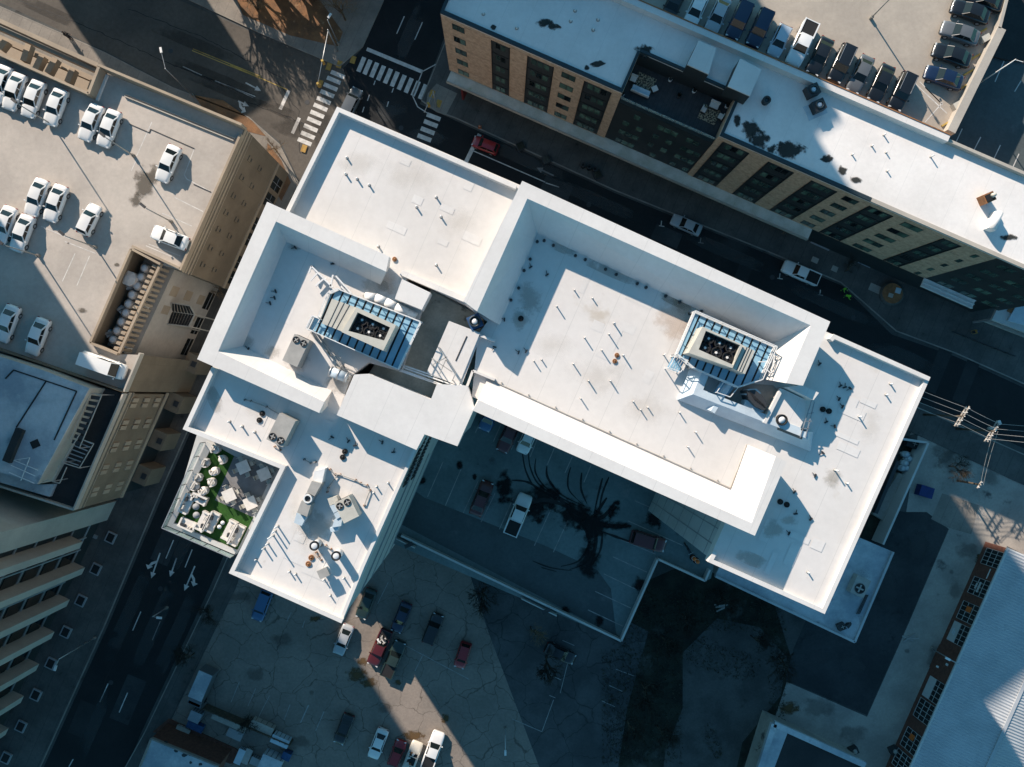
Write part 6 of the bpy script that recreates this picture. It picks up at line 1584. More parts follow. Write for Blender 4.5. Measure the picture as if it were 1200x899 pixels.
# upper lot
hd = (-.42, .91)
for i, (x, y, k, p, lb) in enumerate(((788, 8, 'sedan', 'black', 'black sedan in the shaded row, first beyond the white car'), (814, 15, 'sedan', 'white', 'white sedan in the shaded row next to a black one'), (839, 22, 'sedan', 'silver', 'silver sedan in the shaded row beside a navy one'), (864, 28, 'suv', 'navy', 'navy car in the shaded row next to the silver sedan'), (888, 37, 'suv', 'navy', 'navy car between another navy one and a pale wagon'), (911, 51, 'hatch', 'paleblue', 'pale wagon next to the white pickup truck'), (936.5, 55, 'pickup', 'white', 'white pickup truck in the row behind the apartment roof'), (958, 69, 'sedan', 'black', 'black car with a bright glint beside the white pickup'), (983, 78, 'suv', 'black', 'black wagon with roof rails beside the glinting black car'), (1005, 90, 'sedan', 'grey', 'dark grey sedan between the railed black wagon and a black sedan'), (1029, 100.5, 'sedan', 'black', 'black sedan between the grey one and the last railed wagon'), (1053, 110.5, 'suv', 'black', 'black wagon with roof rails at the painted end of the row'))):
    car(k, (x, y), ZP, hd, p, lb, 'cars in the row behind the apartment roof', rack=(i in (8, 11)))
for x, y, p, lb in ((1149, 3, 'black', 'black sedan farthest up the wheel-stop row'), (1133, 17, 'black', 'black sedan second up the wheel-stop row'), (1121, 42, 'grey', 'dark grey sedan in the middle of the wheel-stop row'), (1111.5, 67.5, 'black', 'black sedan next to the blue one in the wheel-stop row'), (1102, 93.5, 'navy', 'dark blue sedan at the striped end of the wheel-stop row')):
    car('sedan', (x, y), ZP, (-.94, -.33), p, lb, 'cars in the wheel-stop row')
# court
car('sedan', (564.5, 583), ZD, (.37, -.93), 'maroon', 'dark red sedan beside the tyre marks in the parking court')
car('pickup', (607, 602), ZD, (.38, -.92), 'white', 'white pickup truck with a dark bed in the parking court')
car('suv', (758, 633), ZD, (.95, .28), 'maroon', 'dark red wagon near the corner of the parking court')
car('sedan', (596, 510), ZD, (-.4, .9), 'maroon', 'dark red sedan tucked under the crown overhang')
car('hatch', (618, 514), ZD, (-.4, .9), 'white', 'white hatchback tucked under the crown overhang')
car('hatch', (574, 488), ZD, (-.4, .9), 'blue', 'blue hatchback tucked under the crown overhang')
# lower lot
car('sedan', (403.5, 748), 0, (-.37, .93), 'silver', 'silver sedan in the sunlit wedge of the cracked lot')
car('pickup', (446, 757), 0, (-.40, .92), 'maroon', 'dark red pickup loaded with junk in the sunlit wedge')
car('pickup', (462, 770), 0, (.40, -.92), 'dgreen', 'dark green pickup beside the dark red loaded one')
car('sedan', (430, 706), 0, (-.37, .93), 'dgreen', 'dark green sedan in shade at the wing corner of the lot')
car('sedan', (471, 722), 0, (-.37, .93), 'navy', 'navy sedan in shade above the loaded pickups')
car('suv', (508, 735), 0, (.37, -.93), 'black', 'black wagon alone in the shaded lot middle')
car('hatch', (542.5, 766), 0, (-.30, .95), 'red', 'red hatchback alone in the shaded lot')
car('sedan', (444, 869), 0, (-.36, .93), 'white', 'white sedan in the front row at the bottom of the lot')
car('hatch', (466, 880), 0, (.36, -.93), 'red', 'red hatchback squeezed between white vehicles in the front row')
car('pickup', (508, 876), 0, (.34, -.94), 'white', 'large white pickup truck at the end of the front row')
car('sedan', (404, 852), 0, (-.36, .93), 'black', 'black sedan in shade near the yard fence')
car('suv', (309, 708), 0, (-.36, .93), 'blue', 'blue wagon in shade at the foot of the south wing')
car('sedan', (656, 764), 0, (.9, .42), 'black', 'black sedan beside the lone bare tree in the dark lot')
car('sedan', (655, 880), 0, (.9, .42), 'black', 'black sedan at the bottom edge of the dark lot') if False else None
# street
car('hatch', (569, 172), 0, (-.92, -.36), 'red', 'red hatchback waiting at the stop line')
car('sedan', (803, 265), 0, (-.91, -.41), 'silver', 'silver sedan parked at the kerb below the apartments')
car('pickup', (936, 321), 0, (-.91, -.40), 'white', 'white pickup truck at the kerb near the lime-jacketed worker')
car('suv', (413, 123), 0, (.43, -.9), 'grey', 'dark wagon crossing the junction beside the crosswalk')
# loads and wrecks
t = thing('junk_load', P(448, 748, 1.15), 'pale tangle of junk piled on the dark red pickup', 'junk')
for k in range(12): MB().box((rngp.uniform(-.6, .6), rngp.uniform(-.6, .6), .1 + rngp.random() * .3), (rngp.uniform(.2, .7), rngp.uniform(.1, .4), .2), rngp.uniform(0, 3)).build('scrap_piece', MT[rngp.choice(['metalw', 'cloth', 'unitg', 'metald'])], t, local=True)
t = thing('stripped_car', P(484, 884, 0), 'stripped cream car shell with an open top in the front row', 'car', None, dirpx(.36, -.93))
cm = car_meshes('sedan'); inst(cm['body'], 'body', t, mat=MT['p_cream'])
m = MB()
for s in (-1, 1): m.bar((1.0, s * .8, .95), (.3, s * .62, 1.4), .08, .08); m.bar((.3, s * .62, 1.4), (-1.7, s * .62, 1.35), .07, .07)
m.bar((.3, -.62, 1.4), (.3, .62, 1.4), .07, .07); m.bar((-1.0, -.62, 1.38), (-1.0, .62, 1.38), .07, .07); m.build('bare_frame', MT['p_cream'], t, local=True)
MB().box((-.3, 0, 1.0), (1.9, 1.3, .1)).build('open_cabin', MT['black'], t, local=True)
for k in range(7): MB().box((rngp.uniform(-1.1, .6), rngp.uniform(-.5, .5), 1.1), (.5, .3, .15), rngp.uniform(0, 3)).build('debris', MT[rngp.choice(['cloth', 'rust', 'metald'])], t, local=True)
for sx in (1.4, -1.4):
    for s in (-1, 1): inst(cm['tyre'], 'wheel', t, (sx, s * .83, .33), mat=MT['black'])
t = thing('box_truck', P(242, 800, 0), 'dark box truck parked by the yard at the lot corner', 'truck', None, dirpx(-.4, .92))
MB().box((-.7, 0, 1.75), (4.2, 2.2, 2.3)).build('cargo_box', MT['p_grey'], t, local=True); MB().box((-.7, 0, 2.93), (4.1, 2.1, .06)).build('box_roof', MT['faderoof'], t, local=True)
MB().box((2.1, 0, 1.15), (1.3, 2.0, 1.5)).build('cab', MT['p_grey'], t, local=True); MB().box((2.6, 0, 1.6), (.4, 1.8, .6)).build('windshield', MT['glass'], t, local=True); MB().box((3.0, 0, .8), (.7, 1.9, .6)).build('hood', MT['p_grey'], t, local=True)
tm = car_meshes('pickup')['tyre']
for sx in (2.3, -1.7):
    for s in (-1, 1): inst(tm, 'wheel', t, (sx, s * .95, .37), mat=MT['black'])
# court clutter
for (x, y), lb in (((515, 365), 'orange barrel by the court parapet corner'), ((530, 378), 'orange barrel touching its twin by the court parapet')):
    t = thing('traffic_barrel', P(*QF(x, y), ZD), lb, 'barrel'); MB().tube((0, 0, 0), (0, 0, .95), .3, .24, 14).build('drum', MT['orange'], t, True, True); MB().tube((0, 0, .55), (0, 0, .7), .29, .28, 14).build('band', MT['metalw'], t, True, True); MB().tube((0, 0, 0), (0, 0, .06), .42, None, 12).build('base', MT['black'], t, local=True)
def bike(px, z, hd, label):
    t = thing('motorcycle', P(*px, z), label, 'motorcycle', None, dirpx(*hd))
    for sx in (.7, -.7): MB().tube((sx, -.06, .31), (sx, .06, .31), .31, None, 16).build('wheel', MT['black'], t, local=True)
    MB().box((.1, 0, .6), (.7, .26, .35)).build('engine', MT['metald'], t, local=True); MB().box((.2, 0, .85), (.5, .28, .18)).build('fuel_tank', MT['p_black'], t, local=True); MB().box((-.4, 0, .82), (.6, .26, .1)).build('seat', MT['black'], t, local=True)
    m = MB().bar((.45, -.36, 1.05), (.45, .36, 1.05), .05, .05); m.build('handlebar', MT['metal'], t, local=True); MB().bar((.7, 0, .35), (.45, 0, 1.05), .08, .1).build('fork', MT['metal'], t, local=True)
bike(QF(490, 325), ZD, (.5, .9), 'black motorcycle near the orange barrels in the court')

# ================================================================== LAMPS, SIGNALS, POLES
def lamp(px, z, h, arm, label, name='street_lamp', grp=None, mat='metal', both=False):
    t = thing(name, P(*px, z), label, 'street lamp', grp, dirpx(*arm[0]))
    MB().tube((0, 0, 0), (0, 0, .5), .22, .2, 10).build('base', MT['kerb'], t, local=True); MB().tube((0, 0, .5), (0, 0, h), .09, .06, 8).build('pole', MT[mat], t, True, True)
    L = arm[1]
    for s in ((1, -1) if both else (1,)):
        MB().tube((0, 0, h - .1), (s * L, 0, h + .15), .045, .04, 6).build('arm', MT[mat], t, local=True)
        hd_ = MB().box((s * (L + .3), 0, h + .15), (.75, .3, .16)).build('lamp_head', MT['metald' if name == 'deck_lamp' else 'metalw'], t, local=True)
        MB().box((s * (L + .3), 0, h + .06), (.5, .22, .03)).build('lens', MT['lamp'], hd_, local=True)
for (x, y), lb in (((157, 183), 'slim deck lamp beside the oil stain'), ((201, 260), 'slim deck lamp near the sedan parked across the bays'), ((112.5, 290), 'slim deck lamp behind the lone hatchback'), ((61, 146), 'slim deck lamp at the end of the ramp well row'), ((46, 300), 'slim deck lamp at the shadow edge')):
    lamp((x, y), ZK, 6.2, ((-.6, -.5), .25), lb, 'deck_lamp', None, 'unitg')
lamp(Q8(470, 85), ZP, 7, ((-.5, -.8), .3), 'deck lamp in the middle of the upper lot', 'deck_lamp')
lamp((1138, 104), ZL, 8, ((.8, .4), .9), 'white deck lamp on the lower dark deck wall', 'deck_lamp', None, 'metalw')
lamp(Q1(885, 440), 0, 9.0, ((-.2, -1), 2.2), 'tall kinked street lamp beside the brown planting strip')
lamp((112, 747), 0, 9.0, ((-.3, .95), .9), 'twin pale street lamp on the pavement by the finned tower', both=False)
lamp(QL(655, 274), 0, 4.5, ((.9, .1), .7), 'short pale lamp over the avenue lanes')
lamp((592, 853), 0, 6, ((0, 1), .4), 'lot lamp at the edge of the dark lot', mat='metalw')
lamp(QI(575, 480), 0, 6.5, ((-.8, -.4), 1.5), 'pale yard lamp beside the warehouse wall')
lamp((850, 885), 0, 5, ((.7, -.5), .4), 'thin lamp at the scrub edge') if False else None
def signal(px, tip, h, label, heads=2):
    t = thing('traffic_signal', P(*px, 0), label, 'traffic signal')
    a = P(*px, 0); b = P(*tip, h)
    MB().tube(a, Vector((a.x, a.y, h + .3)), .13, .09, 8).build('mast', MT['metal'], t, True)
    top = Vector((a.x, a.y, h)); MB().tube(top, b, .08, .05, 8).build('arm', MT['metal'], t, True)
    for k in range(heads):
        p = top.lerp(b, .55 + .42 * k / max(1, heads - 1))
        hb = MB().box((p.x, p.y, h - .45), (.35, .35, 1.0), AX).build('signal_head', MT['yellowpad'], t); MB().box((p.x, p.y, h + .1), (.3, .3, .1), AX).build('hood', MT['yellow'], hb)
signal((396, 60), (372, 100), 6.0, 'traffic signal arm reaching over the leafy junction corner')
signal((512, 127), (497, 132), 5.6, 'short traffic signal at the paved kerb corner', 1)
lamp((397, 52), 0, 7, ((.4, -.6), .3), 'pedestrian lamp beside the junction signal')
# utility poles and wires
polex = []
for base, top_z, L, lb in ((J(410, 130), 9.6, 3.2, 'utility pole with a long insulator arm nearest the white roof'), (J(600, 212), 8.6, 3.4, 'utility pole carrying a transformer and lamp'), (J(610, 516), 5.2, 1.2, 'short utility pole with a small cross arm in the yard')):
    t = thing('utility_pole', P(*base, 0), lb, 'utility pole')
    MB().tube((0, 0, 0), (0, 0, top_z), .17, .12, 9).build('pole', MT['bark'], t, True, True)
    for k in range(2 if L > 2 else 1):
        off_ = Vector((.9, .5, 0)) * k
        a_ = Vector((0, 0, top_z - .25 - .6 * k)) - Vector((.52, .85, 0)) * L / 2; b_ = Vector((0, 0, top_z - .25 - .6 * k)) + Vector((.52, .85, 0)) * L / 2
        MB().bar(a_, b_, .14, .14).build('cross_arm', MT['beigelite'], t, local=True)
        for i in range(5 if L > 2 else 3):
            p = a_.lerp(b_, (i + .5) / (5 if L > 2 else 3)); MB().tube(p, p + Vector((0, 0, .35)), .08, .06, 7).build('insulator', MT['metalw'], t, local=True)
    if 'transformer' in lb:
        MB().tube((.45, .3, top_z - 1.9), (.45, .3, top_z - .7), .32, None, 12).build('transformer', MT['metalw'], t, True, True)
        MB().tube((0, 0, top_z - .8), (.7, 1.1, top_z - .2), .04).build('lamp_arm', MT['metal'], t, local=True); MB().box((.75, 1.2, top_z - .2), (.35, .6, .16), .4).build('lamp_head', MT['metalw'], t, local=True)
    polex.append((P(*base, 0), top_z, L))
def wire(a, b, sag, label, grp=None, r=.03):
    pts = [a.lerp(b, i / 12) - Vector((0, 0, sag * 4 * (i / 12) * (1 - i / 12))) for i in range(13)]
    tag(MB().path(pts, r, 5).build('overhead_wire', MT['unitg']), label, 'wire', grp)
p0, p1, p2 = polex
for i in range(4):
    o_ = Vector((.52, .85, 0)) * ((i - 1.5) * .8)
    A = p0[0] + o_ + Vector((0, 0, p0[1])); B = p1[0] + o_ + Vector((0, 0, p1[1]))
    wire(A, B, .15, 'overhead wire strung between the two larger utility poles', 'wires between the utility poles')
    wire(A, P(*J(300 + 12 * i, 60 - i * 32), 11), .2, 'overhead wire leaving the long-armed pole along the street', 'wires along the street')
    wire(B, P(*J(1080 + 10 * i, 300 - i * 32), 9), .2, 'overhead wire leaving the transformer pole eastward', 'wires leaving the transformer pole')
for i in range(2): wire(p1[0] + Vector((.6 * i, 0, p1[1] - .3)), p2[0] + Vector((.4 * i, 0, p2[1])), .2, 'overhead wire dropping from the transformer pole to the short pole', 'wires to the short pole')
wire(p2[0] + Vector((0, 0, p2[1])), P(*J(735, 690), .2), .0, 'guy wire from the short pole to the apron')

# ================================================================== TREES
def tree(px, h, label, mat='twig', seed=0, spread=.75, z=0.0, dens=3, grp=None, thin=1.0):
    rnd = random.Random(seed)
    t = thing('bare_tree', P(*px, z), label, 'tree', grp)
    tr = MB(); br = MB()
    def grow(p, d, L, r, lev):
        q = p + d * L
        (tr if lev < 2 else br).tube(p, q, r, r * .68, 6 if lev < 2 else (4 if lev < 4 else 3))
        if lev >= 5: return
        n = dens if lev else dens + 2
        for k in range(n):
            a = rnd.uniform(0, 2 * math.pi); e = rnd.uniform(.35, 1.0) * spread
            ax_ = d.orthogonal().normalized(); ax_.rotate(Matrix.Rotation(a, 3, d))
            nd_ = (d * math.cos(e) + ax_ * math.sin(e) + Vector((0, 0, .12))).normalized()
            grow(p + d * L * rnd.uniform(.55, 1.0), nd_, L * rnd.uniform(.55, .8), r * .6, lev + 1)
    grow(Vector((0, 0, 0)), Vector((rnd.uniform(-.05, .05), rnd.uniform(-.05, .05), 1)).normalized(), h * .3, h * .018 * thin, 0)
    tr.build('trunk', MT['bark'], t, True, True); br.build('crown', MT[mat], t, False, True)
    return t
tree((405, 24), 9, 'pale bare tree in the leaf-littered corner bed', 'twig', 1, .8)
tree((368, 2), 10, 'tall bare tree at the upper edge of the leafy bed', 'twig', 2, .8)
tree((302, 12), 10, 'bare tree throwing branch shadows over the street', 'twig', 3, .8)
tree((262, -22), 13, 'bare tree beyond the upper kerb', 'twig', 4, .8, dens=4, thin=1.3)
for i, (x, y, h) in enumerate(((300, -55), (335, -30), (380, -45), (345, -80), (290, -25), (425, -40)) and ((300, -55, 14), (335, -32, 12), (382, -45, 13), (345, -85, 16), (285, -28, 11), (428, -40, 12), (318, -10, 12), (355, -15, 13), (400, -12, 12))): tree((x, y), h, 'tall bare tree in the grove above the leafy bed', 'twig', 60 + i, .8, dens=4, grp='trees of the upper grove', thin=1.7)
tree((325, 178), 6, 'small bare tree in the bed at the deck corner', 'twig', 5, .85)
tree((318, 215), 6, 'bare street tree at the deck facade windows', 'twig', 6, .85)
tree((280, 300), 6, 'bare street tree beside the pavilion windows', 'twig', 7, .85)
tree((262, 345), 5, 'bare street tree near the slatted pergola', 'twig', 8, .85)
tree((640, 770), 8, 'dark bare tree in the middle of the dark lot', 'darktwig', 9, .85, dens=4)
tree((566, 690), 8, 'dark bare tree under the court parapet', 'darktwig', 10, .9, dens=4)
tree((622, 735), 7, 'pale-tipped bare tree between the court parapet and the lot', 'twig', 11, .8, dens=3)
gt = 'dark bare trees in the scrub'
for i, (x, y, h) in enumerate(((775, 745, 8), (800, 720, 7), (752, 800, 9), (770, 850, 8), (735, 845, 7), (845, 700, 7), (912, 770, 7), (880, 745, 6), (890, 860, 6))):
    tree((x, y), h, 'dark bare tree in the scrub ' + ['beside the court parapet corner', 'under the low corner of the east roof', 'between the dark lot and the bare ground', 'at the lower end of the bare ground', 'at the edge of the dark lot paving', 'against the annex wall near the planks', 'where the scrub meets the driveway', 'behind the broken planks', 'beside the low dark-roofed building'][i], 'darktwig', 20 + i, .95, dens=4, grp=gt)
for i, (x, y, h) in enumerate(((250, 715, 6), (228, 765, 7), (295, 840, 5))): tree((x, y), h, 'dark bare tree ' + ['at the avenue kerb near the blue wagon', 'at the avenue kerb near the box truck', 'inside the yard fence'][i], 'darktwig', 40 + i, .9, dens=4, grp='dark trees along the avenue edge')
tree(J(560, 430), 5.5, 'dark bare tree beside the service yard wall', 'darktwig', 50, 1.0, dens=4)
tree((990, 318), 5, 'bare street tree near the pavement bulge', 'darktwig', 51, .9); tree((848, 232), 6, 'bare street tree below the canopy middle', 'twig', 52, .9); tree((910, 268), 6, 'bare street tree below the canopy end', 'twig', 53, .9)
for i, (x, y) in enumerate(((610, 172), (640, 188), (700, 205))):
    c = P(x, y, .13); t = thing('tree_grate_planter', c, 'dark square planter in the pavement below the canopy', 'planter', 'dark planters in the pavement')
    MB().box((0, 0, .2), (1.2, 1.2, .4), AX).build('box', MT['metald'], t, local=True); MB().box((0, 0, .41), (1.0, 1.0, .04), AX).build('soil', MT['weeds'], t, local=True)

# ================================================================== PEOPLE
def person(px, z, hd, label, top='hivis', legs='jeans', bend=0.0, crouch=False, hat=None):
    t = thing('person', P(*px, z), label, 'person', None, dirpx(*hd))
    me = bpy.data.meshes.new('body'); 
    hipz = .55 if crouch else .92
    b = bend
    sh = Vector((math.sin(b) * .52, 0, hipz + math.cos(b) * .52)); hip = Vector((0, 0, hipz))
    nk = sh + Vector((math.sin(b) * .1, 0, math.cos(b) * .1)); hdp = nk + Vector((math.sin(b) * .2, 0, math.cos(b) * .2))
    V_ = [hip, hip.lerp(sh, .5), sh, nk, hdp]
    E_ = [(0, 1), (1, 2), (2, 3), (3, 4)]; Rr = [.15, .14, .15, .065, .105]
    for s in (-1, 1):
        n = len(V_)
        kx = .35 if crouch else .05
        V_ += [Vector((0, s * .1, hipz - .04)), Vector((kx, s * .12, hipz - .02 if crouch else hipz * .52)), Vector((kx - .08 if crouch else -.02, s * .12, .08)), Vector((kx + .14, s * .13, .05))]
        E_ += [(0, n), (n, n + 1), (n + 1, n + 2), (n + 2, n + 3)]; Rr += [.1, .075, .055, .045]
        n = len(V_)
        el = sh + Vector((.08 + .15 * math.sin(b), s * .27, -.26)); hn = el + Vector((.2, -s * .03, -.14))
        V_ += [sh + Vector((0, s * .19, -.03)), el, hn, hn + Vector((.09, 0, -.04))]
        E_ += [(2, n), (n, n + 1), (n + 1, n + 2), (n + 2, n + 3)]; Rr += [.065, .05, .04, .035]
    me.from_pydata([tuple(v) for v in V_], E_, [])
    o = bpy.data.objects.new('body', me); COL.objects.link(o); o.parent = t
    md = o.modifiers.new('skin', 'SKIN'); me.skin_vertices[0].data[0].use_root = True
    for i, r_ in enumerate(Rr): me.skin_vertices[0].data[i].radius = (r_, r_)
    o.modifiers.new('sub', 'SUBSURF').levels = 1; o.modifiers['sub'].render_levels = 2
    me.materials.append(MT[top])
    MB().tube(hip + Vector((0, 0, -.02)), hip + Vector((0, 0, .06)), .165, .16, 10).build('belt', MT[legs], t, True, True)
    for s in (-1, 1): i0 = 5 + (0 if s < 0 else 8); MB().tube(V_[i0], V_[i0 + 1], .115, .085, 8).tube(V_[i0 + 1], V_[i0 + 2], .085, .068, 8).build('trouser_leg', MT[legs], t, True, True)
    MB().tube(hdp + Vector((0, 0, .02)), hdp + Vector((0, 0, .13)), .125, .07, 12).build('hat' if hat else 'hair', MT[hat or 'black'], t, True, True)
    for s in (-1, 1): n_ = 5 + (0 if s < 0 else 8) + 7; p = V_[n_]; MB().box((p.x + .02, p.y, p.z), (.12, .08, .05)).build('hand', MT['skin'], t, local=True)
    MB().box((hdp.x + .1, 0, hdp.z), (.04, .12, .13)).build('face', MT['skin'], t, local=True)
person(Q9(345, 575), 0, (.9, .5), 'person in a lime jacket bending over at the kerb', 'hivis', 'jeans', .9)
person(Q9(335, 545), .13, (.5, .9), 'person in a lime jacket standing on the pavement edge', 'hivis', 'jeans', .2)
person(QR(535, 760), .13, (-.8, .2), 'person in a yellow vest at the far kerb barrier', 'yellowpad', 'jeans', .3, False, 'tarp')
person(QN(540, 165), .13, (.9, .3), 'person in dark clothes walking on the sunlit pavement, ahead', 'metald', 'jeans', .05); person(QN(520, 155), .13, (.9, .3), 'person in dark clothes walking on the sunlit pavement, following', 'charcoal', 'jeans', .05)

# ================================================================== STREET CLUTTER
t = thing('refuse_bin', P(*J(400, 575), 0), 'blue skip bin on the concrete apron by the service yard', 'bin', None, -.3)
MB().box((0, 0, .7), (2.0, 1.6, 1.3)).build('body', MT['bluebin'], t, local=True); MB().box((-.1, 0, 1.38), (1.9, 1.5, .08)).build('lid', MT['bluebin'], t, local=True); MB().box((.95, 0, .8), (.12, 1.2, .6)).build('front_plate', MT['black'], t, local=True)
t = thing('traffic_cone', P(*Zm((520, 90), 5.62)(238, 332), .13), 'orange cone on the pavement by the stop line', 'cone')
MB().tube((0, 0, .04), (0, 0, .75), .2, .04, 10).build('cone', MT['orange'], t, True, True); MB().box((0, 0, .02), (.45, .45, .04)).build('base', MT['orange'], t, local=True); MB().tube((0, 0, .4), (0, 0, .52), .125, .1, 10).build('band', MT['metalw'], t, True, True)
Z5 = Zm((520, 90), 5.62)
for i, (x, y) in enumerate(((915, 592), (955, 605), (993, 620))):
    t = thing('bollard', P(*Z5(x, y), .13), 'black round litter drum on the pavement below the canopy', 'bin', 'black litter drums'); MB().tube((0, 0, 0), (0, 0, .9), .32, .34, 14).build('drum', MT['black'], t, True, True); MB().ring((0, 0), .2, .36, .9, .98, 14).build('rim', MT['metald'], t, True, True)
# pavement slabs and round kiosk at the bulge
t = thing('round_planter', P(*QR(105, 560), 0), 'rounded dark raised planter with two pale hatches at the pavement bulge', 'planter')
MB().tube((0, 0, 0), (0, 0, .6), 1.75, None, 24).build('rim', MT['sidewalk_d'], t, True, True); MB().tube((0, 0, .6), (0, 0, .64), 1.5, None, 24).build('soil', MT['rust'], t, local=True)
MB().box((.8, .4, .68), (.8, .8, .1), -.3).build('hatch', MT['duct'], t, local=True); MB().box((-.3, -.3, .68), (.7, .6, .1), -.3).build('hatch', MT['slab'], t, local=True)
for i, (x, y, a, b_, m_) in enumerate(((215, 410, 1.0, .8, 'slab'), (305, 450, .9, .8, 'slab'), (245, 330, 3.0, 1.4, 'wallgrey'), (445, 420, 2.0, 1.0, 'faderoof'), (520, 445, 2.4, .9, 'faderoof'), (610, 490, 2.0, .8, 'faderoof'), (490, 540, 1.8, 1.1, 'slab'))):
    c = P(*Q9(x, y), .13); MB().box((c.x, c.y, .16), (a, b_, .06), -AX).build('paving_slab', MT[m_], s3)
t = thing('entrance_canopy', P(*QR(700, 690), 0), 'white entrance roof with glazing at the end of the apartment block', 'canopy')
MB().prism(PL([QR(640, 695), QR(690, 590), QR(860, 590), QR(860, 780)], 6), 5.6, 6).build('roof', MT['wallwhite'], t); MB().prism(PL([QR(605, 705), QR(640, 695), QR(860, 770), QR(860, 805)], 5), 4.6, 5).build('lower_roof', MT['slab'], t)
c = P(*QR(738, 640), 6); MB().box((c.x, c.y, 6.06), (1.0, .7, .1), 1.1).build('vent', MT['rust'], t); MB().prism(PL([QR(725, 700), QR(775, 610), QR(860, 610), QR(860, 735)], 6.3), 6, 6.3).build('skylight', MT['duct'], t)
for p in ((660, 690), (850, 700)): c = P(*QR(*p), 5); MB().bar(Vector((c.x, c.y, 0)), c, .3, .3).build('post', MT['wallgrey'], t)
m = MB(); t = thing('street_barrier', P(*QR(560, 800), .13), 'low barrier and planting along the far kerb', 'barrier')
for i in range(6): a = P(*QR(430 + i * 55, 760 + i * 22), .13); b_ = P(*QR(475 + i * 55, 778 + i * 22), .13); MB().bar(a + Vector((0, 0, .5)), b_ + Vector((0, 0, .5)), .12, .5).build('panel', MT['metald'], t); MB().bar(a, a + Vector((0, 0, .8)), .1, .1).build('post', MT['metald'], t)
# yard junk at the bottom left
t = thing('yard_fence', P(*QG(750, 400), 0), 'timber yard fence between the cracked lot and the brick yard', 'fence')
for i in range(16):
    a = P(*QG(560 + i * 38, 330 + i * 16), 0); b_ = P(*QG(594 + i * 38, 344 + i * 16), 0); MB().bar(a + Vector((0, 0, .9)), b_ + Vector((0, 0, .9)), .1, 1.8).build('panel', MT['bark'], t)
    MB().bar(a, a + Vector((0, 0, 1.9)), .14, .14).build('post', MT['bark'], t)
items = [((495, 395), (1.6, 1.4, 1.2), 'faderoof', 'pale blue crate in the brick yard'), ((490, 470), (2.4, .9, .9), 'tarp', 'blue tarpaulin bundle in the brick yard'), ((735, 430), (5.2, .8, 1.4), 'slab', 'long grey container roof beside the yard fence'), ((770, 520), (2.2, 1.2, 1.0), 'wallgrey', 'grey slatted skip in the brick yard'), ((800, 680), (.9, 2.2, .8), 'duct', 'pale pallet rack standing in the brick yard'), ((850, 680), (.9, 2.2, .7), 'unitg', 'grey pallet rack standing in the brick yard'), ((910, 715), (1.4, 1.0, .8), 'wallgrey', 'grey box beside the pallet racks'), ((1030, 710), (3.0, 2.2, 2.0), 'faderoof', 'pale-roofed shed at the end of the brick yard'), ((1090, 560), (2.6, 1.1, 1.4), 'duct', 'teal trailer beside the yard fence'), ((960, 470), (3.4, 1.2, 1.3), 'slab', 'grey trailer between the fence and the teal trailer'), ((400, 500), (2.0, .8, .6), 'slab', 'grey bench stack on the brick yard edge'), ((1130, 670), (1.2, 1.0, 1.2), 'tarp', 'small blue crate beside the pale-roofed shed')]
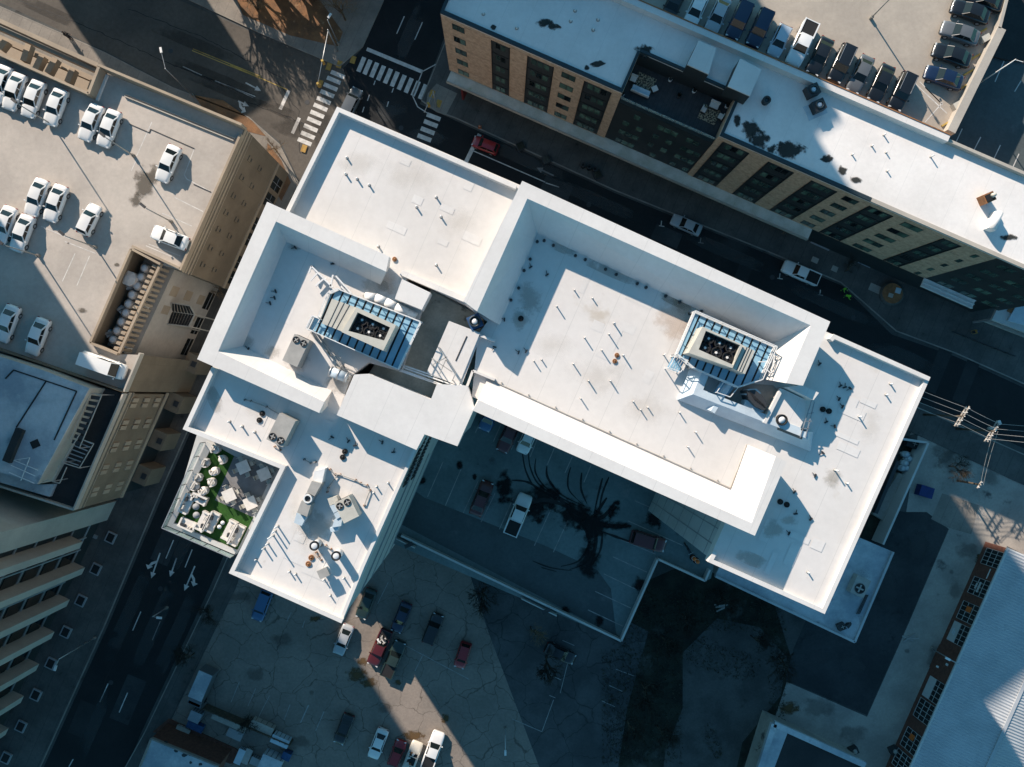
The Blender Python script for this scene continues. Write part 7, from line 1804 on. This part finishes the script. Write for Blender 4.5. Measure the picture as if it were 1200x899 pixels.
for (x, y), sz, mt, lb in items:
    c = P(*QG(x, y), 0); t = thing(lb.split()[-5] if False else 'yard_' + ('crate' if 'crate' in lb else 'trailer' if 'trailer' in lb else 'rack' if 'rack' in lb else 'shed' if 'shed' in lb else 'container'), c, lb, 'yard junk', None, -AX)
    MB().box((0, 0, sz[2] / 2 + .1), sz).build('body', MT[mt], t, local=True); MB().box((0, 0, sz[2] + .13), (sz[0] + .12, sz[1] + .12, .07)).build('lid', MT[mt], t, local=True)
    for k in range(4): MB().box(((k - 1.5) * sz[0] / 4, sz[1] / 2 + .02, sz[2] / 2 + .1), (.07, .05, sz[2])).build('rib', MT['metald'], t, local=True)
    for sx in (-1, 1): MB().box((sx * sz[0] * .35, 0, .05), (.2, sz[1] * .9, .1)).build('skid', MT['metald'], t, local=True)
# debris on the bare ground and planks by the annex
for i, (px, L_, lb) in enumerate((((845, 712), 1.4, 'pale broken planks at the foot of the annex'), ((965, 707), 2.0, 'pale broken pallet by the annex corner'), ((1066, 745), 1.8, 'pale tangle of pipe on the driveway edge'))):
    t = thing('plank_heap', P(*px, 0), lb, 'planks')
    for k in range(5): MB().box((rngp.uniform(-.4, .4), rngp.uniform(-.4, .4), .06 + .06 * k), (L_, .2, .05), rngp.uniform(-.6, .6)).build('plank', MT['unitg'], t, local=True)
for px, lb in (((1045, 877), 'dark engine block on the concrete apron'), ((998, 877), 'metal vent cowl at the low building parapet')):
    t = thing('machine_part', P(*px, 0), lb, 'machine'); MB().box((0, 0, .5), (1.2, .9, 1.0), .4).build('block', MT['metald'], t, local=True); MB().tube((0, 0, 1), (0, 0, 1.2), .35, .3, 12).build('cap', MT['unitg'], t, True, True)
# grass tufts in the scrub and the turf blades of the terrace
m = MB(); rnd = random.Random(9)
pts = [P(x, y, 0) for x, y in ((705, 730), (850, 650), (905, 720), (925, 825), (870, 890), (700, 890))]
for i in range(9000):
    a, b_ = rnd.random(), rnd.random()
    x, y = 705 + a * 215, 690 + b_ * 205
    v = noise.noise(Vector((x * .02, y * .02, 3)))
    if 800 < x < 900 and y > 740 and v < .25: continue
    if x < 720 and y < 760: continue
    c = P(x, y, 0); h = rnd.uniform(.15, .6); an = rnd.uniform(0, 6.28); wv = rnd.uniform(.02, .09)
    m.add([(c.x - math.cos(an) * wv, c.y - math.sin(an) * wv, .01), (c.x + math.cos(an) * wv, c.y + math.sin(an) * wv, .01), (c.x + rnd.uniform(-.4, .4), c.y + rnd.uniform(-.4, .4), h)], [(0, 1, 2)])
sg = m.build('scrub_grass', MT['grassblade']); tag(sg, 'dark tufts of scrub grass in the waste ground', 'grass', None, 'stuff')
